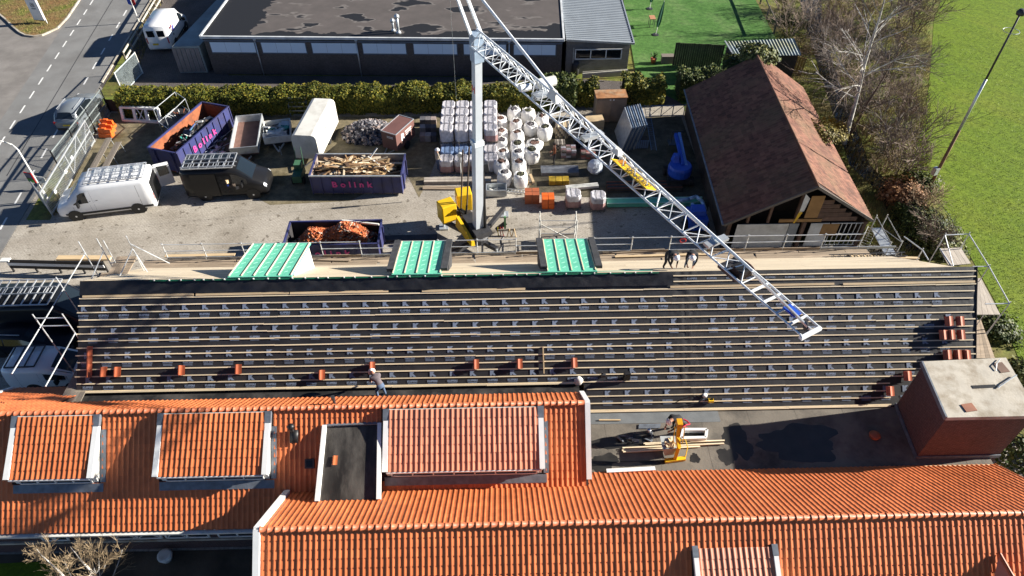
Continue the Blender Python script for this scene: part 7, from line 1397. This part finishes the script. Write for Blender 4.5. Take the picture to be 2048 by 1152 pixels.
def board_wall(name, label, a, b, h_, m, n, t_=.03):
    t = E(name, label, 'fence', a); a, b = Vector(a), Vector(b); u = (b - a) / n; an_ = math.atan2(u.y, u.x)
    for k in range(n): p = a + u * (k + .5); mb = MB(); mb.box(p + Vector((0, 0, h_ / 2 + rnd(-.02, .02))), (u.length - .012, t_, h_), an_); mb.build('board', m, t)
    return t
board_wall('board_fence', 'tall dark board fence on the lawn left of the small shed', P(1344, 131), P(1440, 136), 2.0, m_dark_wood, 22)
# lawn edge posts with rail and low hedge strip
t = E('post_rail_fence', 'wooden post fence along the right edge of the lawn', 'fence', P(1545, 40)); pp = [P(1504, -22), P(1520, 8), P(1533, 38), P(1547, 68)]
for p in pp: mb = MB(); mb.bar(p, p + Vector((0, 0, 1.2)), .12, .12); mb.build('post', m_grey_wood, t)
for a, b in zip(pp[:-1], pp[1:]): mb = MB(); mb.bar(a + Vector((0, 0, 1.1)), b + Vector((0, 0, 1.1)), .06, .12); mb.build('rail', m_grey_wood, t)
# small shed with corrugated roof
zs = 2.1; s0, s1, s2, s3 = P(1468, 112, zs), P(1602, 109, zs), P(1588, 78, zs + .25), P(1451, 84, zs + .25); sd_ = E('small_shed', 'small shed with mossy corrugated roof behind the barn', 'shed', Vector((s0.x, s0.y, 0)))
mb = MB(); mb.prism([(p.x, p.y) for p in (s0 + Vector((.15, .1, 0)), s1 + Vector((-.15, .1, 0)), s2 + Vector((-.15, -.1, 0)), s3 + Vector((.15, -.1, 0)))], 0, 2.0); mb.build('wall', m_dark_wood, sd_)
m_corr = mat('corrugated', (.25, .30, .31), .6, .15, 1.5, dirt=(.24, .23, .10), dirt_amt=.8, dirt_scale=.5); mb = MB(); n = 88; vs = []
for i in range(n + 1): f_ = i / n; z_ = .035 * math.cos(i * math.pi / 2); vs += [s0.lerp(s1, f_) + Vector((0, -.1, z_)), s3.lerp(s2, f_) + Vector((0, .1, z_))]
mb.add(vs, [(2 * i, 2 * i + 2, 2 * i + 3, 2 * i + 1) for i in range(n)]); mb.add([v - Vector((0, 0, .02)) for v in vs], [(2 * i + 1, 2 * i + 3, 2 * i + 2, 2 * i) for i in range(n)]); rs = mb.build('corrugated_roof', m_corr, sd_)
mb = MB(); mb.bar(s0 + Vector((-.03, -.1, .05)), s3 + Vector((-.03, .1, .05)), .1, .05); mb.build('verge_trim', m_galv, sd_)
for k in range(10): p = P(1556 + k * 5, 140 + k * 1.2); mb = MB(); mb.box(p + Vector((0, 0, .75)), (.16, .03, 1.5)); mb.build('slat', mat('ochre_wood', (.26, .18, .06), .8, .3, 3) if not bpy.data.materials.get('ochre_wood') else bpy.data.materials['ochre_wood'], sd_)

# ================================================================ BARN
bz, bzr = 2.05, 4.8
e0, e1 = P(1448, 450, bz), P(1745, 441, bz); dvec = P(1370, 180, bz) - e0; r0 = P(1636, 374, bzr); e2, e3, r1 = e0 + dvec, e1 + dvec, r0 + dvec; e0y = (e0.y + e1.y) / 2
bn_ = E('old_barn', 'old barn with mossy tiled gable roof and boarded front on the right', 'barn', Vector((17.5, 31, 0)))
g0, g1 = Vector((e0.x + .35, e0.y + .3, 0)), Vector((e1.x - .35, e1.y + .3, 0)); dn = dvec * .97
mb = MB(); zt = 1.95
for a, b in ((g0, g0 + dn), (g1, g1 + dn), (g0 + dn, g1 + dn)): mb.bar(a + Vector((0, 0, zt / 2)), b + Vector((0, 0, zt / 2)), .12, zt)
mb.build('wall', m_dark_wood, bn_)
mb = MB(); a, b, c = g0 + dn + Vector((0, 0, zt)), g1 + dn + Vector((0, 0, zt)), Vector((r1.x, (g0 + dn).y, bzr - .15)); mb.add([a, b, c], [(1, 0, 2)]); mb.build('rear_gable', m_dark_wood, bn_)
rb_ = MB(); rb_.slab([e0, r0, r1, e2][::-1] if False else [e0, r0, r1, e2], .08); rb_.slab([r0, e1, e3, r1], .08); rbo = rb_.build('roof', mat('barn_underlay', (.05, .03, .025), .9), bn_)
TB = Tiles(); u_ = (e0 - e2).normalized(); TB.slope(e2, u_, (r1 - e2) - u_ * (r1 - e2).dot(u_), (e0 - e2).length, ((r1 - e2) - u_ * (r1 - e2).dot(u_)).length, rbo, T_old, .23, .27)
u_ = (e3 - e1).normalized(); vv = (r0 - e1) - u_ * (r0 - e1).dot(u_); TB.slope(e1, u_, vv, (e3 - e1).length, vv.length, rbo, T_old, .23, .27); TB.finish(rbo, 0)
mb = MB(); mb.tube(r0 + Vector((0, 0, .03)), r1 + Vector((0, 0, .03)), .085, 8); mb.build('ridge_capping', m_oldtile, bn_, True)
for a, b in ((e0, r0), (e1, r0)): mb = MB(); mb.bar(a + Vector((0, -.04, 0)), b + Vector((0, -.04, 0)), .06, .16); mb.build('verge_board', m_grey_wood, bn_)
mb = MB(); mb.tube(e0 + Vector((-.06, 0, 0)), e2 + Vector((-.06, 0, 0)), .06, 8); mb.build('gutter', m_lead, bn_)
gy = g0.y
def gx(px, z_): return P(px, 450, z_).x if False else ray(px, 450).x
def GP(px, py, off=0): d = ray(px, py); t_ = (gy - off) / d.y; return CAM + d * t_
def panel(name, m, x0, y0, x1, y1, off=.02, th=.03):
    a, c = GP(x0, y1, off), GP(x1, y0, off); mb = MB(); mb.bx(a.x, c.x, gy - off, gy - off + th, max(0, a.z), max(a.z + .05, c.z)); return mb.build(name, m, bn_)
m_brn_b = mat('brown_boards', (.14, .085, .06), .85, .25, 3, island=.2); m_ply = mat('plywood', (.34, .19, .07), .75, .15, 2)
for k in range(5): zz = 2.0 + .32 * k; hw = (bzr - .2 - zz - .32) / (bzr - 2.0) ; xr_ = r0.x + (g1.x - r0.x) * max(.1, hw); x0_ = r0.x + .9; 
for k in range(5):
    zz = 2.0 + .31 * k; f_ = (bzr - .15 - (zz + .31)) / (bzr - bz); xr_ = r0.x + (g1.x - r0.x) * f_
    if xr_ > r0.x + .95: mb = MB(); mb.bx(r0.x + .9, xr_, gy - .02, gy + .02, zz, zz + .29); mb.build('gable_board', m_brn_b, bn_)
panel('ply_panel', m_ply, 1608, 392, 1652, 436, .05)
mb = MB(); mb.bx(r0.x - 1.3, r0.x + 1.2, gy - .06, gy, 1.98, 2.2); mb.build('lintel_board', m_ply, bn_)
for x_, z0, z1 in ((-.35, 2.2, 4.5), (-3.1, 1.9, 2.6), (-1.9, 1.9, 3.3)): mb = MB(); mb.bx(r0.x + x_ - .07, r0.x + x_ + .07, gy, gy + .14, z0, z1); mb.build('stud', m_brn_b, bn_)
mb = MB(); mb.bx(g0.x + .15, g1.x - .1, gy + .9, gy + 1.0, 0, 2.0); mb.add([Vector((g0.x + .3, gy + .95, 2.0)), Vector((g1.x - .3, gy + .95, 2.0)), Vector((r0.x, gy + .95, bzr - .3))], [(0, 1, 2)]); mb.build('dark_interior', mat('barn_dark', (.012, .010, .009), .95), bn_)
mb = MB(); mb.bx(g0.x + .55, g0.x + 3.6, gy - .06, gy - .02, .05, 1.85); mb.build('white_door', m_whited, bn_); mb = MB(); mb.bx(g0.x + 3.65, g0.x + 4.2, gy - .04, gy, 0, 1.85); mb.build('grey_panel', mat('grey_panel', (.25, .27, .28), .6, .2, 3), bn_)
mb = MB(); mb.bx(g0.x + 4.9, g0.x + 6.0, gy - .05, gy - .01, .1, 1.85); mb.build('white_panel', m_whited, bn_); mb = MB(); mb.bx(g0.x + 5.6, g0.x + 6.6, gy - .055, gy - .051, .9, 1.8); mb.build('slat_panel', m_ply, bn_)
for k in range(7): x_ = g0.x + 6.2 + k * .28; mb = MB(); mb.bar((x_, gy - .03, .1), (x_, gy - .03, 1.85), .035, .035); mb.build('bar', m_whited, bn_)
for z_ in (.15, 1.0, 1.82): mb = MB(); mb.bar((g0.x + 6.1, gy - .03, z_), (g0.x + 8.0, gy - .03, z_), .04, .04); mb.build('cross_bar', m_whited, bn_)
for x_ in (.1, 4.5, 8.1): mb = MB(); mb.bx(g0.x + x_ - .1, g0.x + x_ + .1, gy - .08, gy + .1, 0, 1.95); mb.build('post', m_brn_b, bn_)
t = E('hanging_cloth', 'white and yellow cloth hanging from the barn gable opening', 'cloth', GP(1605, 440, .3)); a, b = GP(1612, 388, .35), GP(1598, 425, .35); mb = MB(); mb.slab([a, a + Vector((.35, .05, -.35)), b + Vector((.25, 0, .1)), b], .02); mb.build('white_cloth', m_whited, t); mb = MB(); mb.slab([b + Vector((0, 0, .12)), b + Vector((.2, 0, 0)), GP(1586, 446, .3) + Vector((.08, 0, 0)), GP(1586, 446, .3)], .02); mb.build('yellow_cloth', m_yellow, t)
t = E('plank_walkway', 'grey aluminium walkway with white ladder frames right of the barn', 'walkway', P(1770, 500)); a, b, c, d = P(1742, 456, .9), P(1763, 455, .9), P(1792, 508, .9), P(1770, 510, .9); mb = MB(); mb.slab([a, b, c, d][::-1], .05); mb.build('deck', m_galv, t)
for p in (a, b, c, d): mb = MB(); mb.tube((p.x, p.y, 0), (p.x, p.y, 1.9), .03, 6); mb.build('post', m_whited, t)
for p, p2 in ((b, c), (a, d)): mb = MB(); mb.tube((p.x, p.y, 1.8), (p2.x, p2.y, 1.8), .025, 5); mb.tube((p.x, p.y, .9), (p2.x, p2.y, 1.8), .02, 5); mb.build('rail', m_whited, t)
ladder_part(t, P(1725, 500, .1), P(1745, 455, .1), .5, 9, m=m_whited, world=True)

# ================================================================ VEGETATION
def leaves(mb, pts, nrm, size):
    for p, n_ in zip(pts, nrm):
        a = n_.orthogonal().normalized(); a = (Matrix.Rotation(rnd(0, 6.28), 3, n_) @ a); b = n_.cross(a); s_ = size * rnd(.6, 1.4); mb.v += [tuple(p - a * s_ * .5), tuple(p + b * s_ * .45), tuple(p + a * s_ * .6), tuple(p - b * s_ * .45)]; k = len(mb.v); mb.f.append((k - 4, k - 3, k - 2, k - 1)); mb.m.append(0)
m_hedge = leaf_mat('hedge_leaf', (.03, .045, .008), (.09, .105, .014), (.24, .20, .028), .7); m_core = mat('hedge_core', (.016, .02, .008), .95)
m_dkleaf = leaf_mat('bush_leaf', (.022, .038, .010), (.05, .075, .016), (.12, .13, .03), .9); m_ivy = leaf_mat('ivy_leaf', (.04, .06, .015), (.09, .11, .03), (.22, .22, .08), 1.5); m_beech = leaf_mat('beech_leaf', (.16, .07, .03), (.26, .13, .06), (.36, .22, .12), 1.5)
def hedge(label, x0, x1, y0, y1, h_, n, lump=.22, size=.15, m=None):
    t = E('hedge', label, 'hedge', ((x0 + x1) / 2, (y0 + y1) / 2, 0)); L = x1 - x0
    f = lambda x, q: 1 + lump * mn.noise(Vector((x * .55, q, 3))) + lump * .6 * mn.noise(Vector((x * 1.7, q * 2, 8)))
    mb = MB(); vs = []; k = max(6, int(L / .6))
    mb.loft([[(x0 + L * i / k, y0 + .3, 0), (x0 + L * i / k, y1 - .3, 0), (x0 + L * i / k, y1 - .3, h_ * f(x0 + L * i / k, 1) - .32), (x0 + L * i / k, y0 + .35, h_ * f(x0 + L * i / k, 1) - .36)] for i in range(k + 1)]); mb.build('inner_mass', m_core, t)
    mb = MB(); pts = []; nr = []
    for i in range(n):
        x = rnd(x0 - .1, x1 + .1); r_ = rnd(0, 1); hh = h_ * f(x, 1); yd = (y1 - y0)
        if r_ < .52: q = rnd(0, 1); y = y0 + yd * q; z_ = hh * (1 - .18 * (2 * q - 1) ** 4) + rnd(-.25, .10); nn_ = Vector((rnd(-.8, .8), rnd(-.8, .6), 1))
        elif r_ < .92: z_ = rnd(.05, .97) * hh; y = y0 + rnd(-.10, .22) + .22 * mn.noise(Vector((x * 1.1, z_ * 1.2, 5))) - .1 * (z_ / hh - .5); nn_ = Vector((rnd(-.9, .9), -1, rnd(-.3, 1.1)))
        else: z_ = rnd(.05, 1) * hh; y = rnd(y0, y1); x = random.choice((x0, x1)) + rnd(-.15, .15); nn_ = Vector((1 if x > (x0 + x1) / 2 else -1, rnd(-.5, .5), rnd(-.2, .8)))
        pts.append(Vector((x, y, z_))); nr.append(nn_.normalized())
    leaves(mb, pts, nr, size); tag(mb.build('foliage', m or m_hedge, t), kind='stuff'); return t
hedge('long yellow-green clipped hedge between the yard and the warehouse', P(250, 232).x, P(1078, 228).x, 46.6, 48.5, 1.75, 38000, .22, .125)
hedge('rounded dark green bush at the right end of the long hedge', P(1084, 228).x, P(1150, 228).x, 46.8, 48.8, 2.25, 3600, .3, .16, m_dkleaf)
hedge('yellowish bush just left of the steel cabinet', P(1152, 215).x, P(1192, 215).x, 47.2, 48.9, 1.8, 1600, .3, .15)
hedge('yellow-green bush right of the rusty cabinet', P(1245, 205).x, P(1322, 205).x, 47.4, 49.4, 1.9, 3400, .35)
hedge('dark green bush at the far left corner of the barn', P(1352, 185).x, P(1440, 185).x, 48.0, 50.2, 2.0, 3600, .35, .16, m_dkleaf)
def blob(name, label, cat, px, py, rad, h_, n, m, size=.14, z0=0.0, flat=.5):
    q = P(px, py, z0); t = E(name, label, cat, q); mb = MB(); pts = []; nr = []
    for i in range(n):
        v = Vector((random.gauss(0, 1), random.gauss(0, 1), abs(random.gauss(0, 1)))).normalized(); k = rnd(.55, 1.05) * (1 + .35 * mn.noise(v * 2.2 + Vector((px * .01, py * .01, 0)))); pts.append(q + Vector((v.x * rad * k, v.y * rad * k, max(.03, v.z * h_ * k)))); nr.append((v + Vector((rnd(-.7, .7), rnd(-.7, .7), rnd(-.2, .8)))).normalized())
    leaves(mb, pts, nr, size); tag(mb.build('foliage', m, t), kind='stuff'); mb = MB()
    for k in range(7): a = rnd(0, 6.28); mb.tube(q, q + Vector((math.cos(a) * rad * .6, math.sin(a) * rad * .6, h_ * .75)), .03, 4, .01)
    mb.build('stems', m_bark, t); return t
iv = (r1 + e2) / 2
blob('ivy', 'clump of ivy growing over the far ridge end of the barn', 'ivy', 1515, 112, 1.5, .7, 1500, m_ivy, .2, 4.4); blob('ivy', 'dark ivy trailing down the far left verge of the barn', 'ivy', 1475, 128, 1.3, .5, 900, m_dkleaf, .2, 3.4)
blob('bramble_bush', 'dark green bramble beside the floodlight mast base', 'bush', 1835, 372, 1.3, 1.0, 1500, m_dkleaf); blob('beech_bush', 'russet leaved bush by the ditch below the light mast', 'bush', 1802, 398, 1.5, 1.3, 2200, m_beech, .15)
blob('bramble_bush', 'large dark bramble thicket right of the barn walkway', 'bush', 1850, 462, 1.9, 1.2, 2600, m_dkleaf); blob('bramble_bush', 'green bramble along the field edge above the right scaffold', 'bush', 1885, 500, 1.4, .9, 1500, m_ivy); blob('bramble_bush', 'low bramble beside the ditch below the russet bush', 'bush', 1815, 430, 1.1, .8, 1100, m_dkleaf)
blob('bramble_bush', 'dark bush under the right scaffold at the field edge', 'bush', 1990, 660, 1.3, .8, 1400, m_dkleaf); blob('bramble_bush', 'small green bush right of the brick shaft', 'bush', 2040, 745, .9, .7, 800, m_ivy); blob('bramble_bush', 'dark shrub in the shade below the brick shaft corner', 'bush', 2040, 905, 1.5, .9, 1100, m_dkleaf)
blob('bramble_bush', 'green shrub at the foot of the lawn fence, top right', 'bush', 1585, 40, 1.4, .9, 1300, m_ivy)
blob('ivy', 'yellow-green moss and ivy on the lit barn slope near the birch', 'ivy', 1655, 262, 1.6, .12, 1500, leaf_mat('moss_leaf', (.10, .085, .02), (.18, .15, .03), (.26, .21, .06), 1), .13, 2.85)
def branch(segs, p, d, L, r_, dep, spread, up, nk, minr=.006, wig=.18):
    n = 3 if dep > 0 else 2; q = p
    for i in range(n):
        d = (d + Vector((rnd(-wig, wig), rnd(-wig, wig), rnd(-wig, wig) + up))).normalized(); e = q + d * (L / n); r2 = r_ * (1 - .22 * (i + 1) / n * 1.6); segs.append((q, e, max(minr, r_ * (1 - .35 * i / n)), max(minr, r_ * (1 - .35 * (i + 1) / n)))); 
        if dep > 0:
            for _ in range(nk if i else max(0, nk - 2)):
                a = d.orthogonal().normalized(); a = Matrix.Rotation(rnd(0, 6.28), 3, d) @ a; branch(segs, q.lerp(e, rnd(.2, 1)), (d + a * spread).normalized(), L * rnd(.4, .62), r_ * .5, dep - 1, spread, up, nk, minr, wig)
        q = e
def shrub_mesh(name, stems, h_, spread, m, seed, dep=2, r_=.03, nk=3, minr=.009, lean=.5):
    random.seed(seed); segs = []
    for k in range(stems): a = rnd(0, 6.28); branch(segs, Vector((math.cos(a) * .25, math.sin(a) * .25, 0)), Vector((math.cos(a) * lean * rnd(.2, 1.3), math.sin(a) * lean * rnd(.2, 1.3), 1)).normalized(), h_ * rnd(.7, 1.05), r_, dep, spread, .05, nk, minr)
    mb = MB()
    for p, q, ra, rb in segs: mb.tube(p, q, ra, 3, rb, cap=False)
    return mb.mesh(name, m)
sv = [shrub_mesh('twigs', 9, 2.2, .75, m_twig, 31), shrub_mesh('twigs', 8, 2.6, .7, m_twig, 32), shrub_mesh('twigs', 10, 1.8, .9, m_twiggold, 33), shrub_mesh('twigs', 8, 2.4, .8, mat('grey_twigs', (.20, .17, .15), .9, .3, 3, island=.4), 34)]
random.seed(77); k = 0
spots = [(1560, 20), (1580, 70), (1600, 120), (1625, 20), (1640, 70), (1640, 110), (1670, 50), (1668, 150), (1690, 100), (1700, 190), (1720, 40), (1730, 130), (1750, 80), (1745, 220), (1730, 280), (1770, 160), (1780, 250), (1800, 60), (1800, 110), (1770, 310), (1810, 200), (1815, 290), (1760, 345), (1835, 150), (1795, 345), (1830, 60), (1845, 415), (1700, 235), (1855, 490)]
ords = 'first second third fourth fifth sixth seventh eighth ninth tenth eleventh twelfth'.split(); shlab = {}
for nm_, lo_, hi_ in (('barn-side', 0, 1650), ('ditch-side', 1650, 1735), ('middle', 1735, 1790), ('field-side', 1790, 3000)):
    for k_, i in enumerate(sorted([i for i, p in enumerate(spots) if lo_ <= p[0] < hi_], key=lambda i: spots[i][1])): shlab[i] = f'leafless shrub, {ords[k_]} from the top in the {nm_} strip of the ditch thicket'
for i, (x, y) in enumerate(spots):
    q = P(x, y); t = E('bare_shrub', shlab[i], 'shrub', q, rnd(0, 6.28), 'bare shrubs along the ditch'); o = obj('twigs', sv[i % 4], t, False); s_ = rnd(.7, 1.25); t.scale = (s_ * 1.15, s_ * 1.15, s_ * .9)
def tree(label, loc, h_, lean, seed, name='bare_birch', m_t=None, m_b=None, nlimb=22, twl=1.0, r0_=.17):
    random.seed(seed); t = E(name, label, 'tree', loc); segs = []; pts = [Vector(loc)]
    for i in range(9): pts.append(pts[-1] + Vector((lean[0] + rnd(-.05, .05), lean[1] + rnd(-.05, .05), 1)).normalized() * h_ / 9)
    mb = MB()
    for i in range(9): mb.tube(pts[i], pts[i + 1], r0_ * (1 - i / 9.6), 9, r0_ * (1 - (i + 1) / 9.6), cap=False)
    mb.build('trunk', m_t or m_birch, t, True); lim = MB(); tw = MB()
    for k in range(nlimb):
        f = rnd(.18, .97) * 9; i = min(8, int(f)); p = pts[i].lerp(pts[i + 1], f - i); a = rnd(0, 6.28); L = h_ * (.34 * (1 - f / 11)) * rnd(.8, 1.3); sg = []; branch(sg, p, Vector((math.cos(a), math.sin(a), rnd(.35, 1.0))).normalized(), L, r0_ * .34 * (1 - f / 12), 2, .7, .03, 3, .004 if h_ < 5 else .006)
        for j, (p0_, p1_, a_, b_) in enumerate(sg): (lim if a_ > .018 else tw).tube(p0_, p1_, a_, 4 if a_ > .018 else 3, b_, cap=False)
    lim.build('limbs', m_t or m_birch, t); tag(tw.build('crown', m_b or m_twig, t), kind='stuff'); return t
tree('tall leafless birch with white trunk right of the barn', P(1688, 288), 13.5, (-.10, .02), 5, nlimb=26)
tree('leafless tree leaning out over the barn from the ditch, in front of the birch', P(1700, 268), 7.5, (.25, .1), 9, m_t=m_bark, nlimb=16, r0_=.12)
tree('small leafless pale tree at the bottom left garden, left one', P(172, 1200), 4.2, (-.02, .05), 15, 'bare_garden_tree', m_birch, m_twiggold, 20, r0_=.09); tree('small leafless bushy tree at the bottom left garden, right one', P(232, 1195), 4.3, (.03, .02), 16, 'bare_garden_tree', m_birch, m_twiggold, 26, r0_=.09)
# garden ornament
q = P(335, 1118); t = E('garden_pot', 'pale round pot in the dark garden below the tiled house', 'pot', q); mb = MB(); mb.lathe([(.2, 0), (.3, .3), (.28, .4), (.2, .4)], q, 12); mb.build('pot', m_whited, t, True); mb = MB(); mb.lathe([(.19, .36), (.01, .37)], q, 12); mb.build('soil', m_soil, t)
# field and verge grass blades
def blades(name, poly_fn, n, m, h_=.12):
    mb = MB()
    for i in range(n):
        p = poly_fn(); a = rnd(0, 6.28); d = Vector((math.cos(a), math.sin(a), 0)); hh = h_ * rnd(.5, 1.5); k = len(mb.v); mb.v += [tuple(p - d * .02), tuple(p + d * .02), tuple(p + Vector((rnd(-.06, .06), rnd(-.06, .06), hh)))]; mb.f.append((k, k + 1, k + 2)); mb.m.append(0)
    tag(mb.build(name, m), name.replace('_', ' ') + ' growing in rough tufts over the ground', 'grass', None, 'stuff')
m_bl = leaf_mat('grass_blade', (.09, .15, .012), (.15, .22, .02), (.22, .25, .05), .5); m_bld = leaf_mat('dry_blade', (.16, .12, .05), (.24, .18, .08), (.17, .19, .05), .6)
def fld():
    while True:
        y = rnd(60, 1100) if rnd(0, 1) < .8 else rnd(0, 1152); x = rnd(1840, 2060)
        lx = np.interp(y, [0, 130, 240, 320, 375, 430, 500, 600, 740, 1200], [1872, 1866, 1852, 1830, 1865, 1905, 1940, 1995, 2050, 2200])
        if x > lx: return P(x, y)
blades('field_grass', fld, 9000, m_bl, .05)
def rgh(): x, y = rnd(1560, 1860), rnd(-10, 520); return P(x, y, -.04)
def rgh2():
    while True:
        p = rgh()
        if p.x > e1.x + (p.y - e1.y) * .06 or p.y > 47.5: return p
blades('dry_grass', rgh2, 22000, m_bld, .28)
def vrg(): 
    k = random.choice((0, 1, 2)); return (P(rnd(-5, 155), rnd(-10, 70)) + Vector((0, 0, .08))) if k == 0 else (P(110, 430).lerp(P(215, 208), rnd(0, 1)) + Vector((rnd(-.5, .2), rnd(-.2, .2), 0)) if k == 1 else P(260, 190).lerp(P(330, -10), rnd(0, 1)) + Vector((rnd(-1.2, .0), 0, 0)))
def vrg2():
    while True:
        p = vrg(); x, y, _ = PJ(p)
        if y > 74 or x > 165: return p
        if (x - 0) * .9 + 0 > -1 and y < np.interp(x, [0, 12, 28, 52, 84, 115, 135, 160], [28, 38, 54, 70, 70, 56, 35, 0]): return p
blades('verge_grass', vrg2, 7000, m_bld, .16)
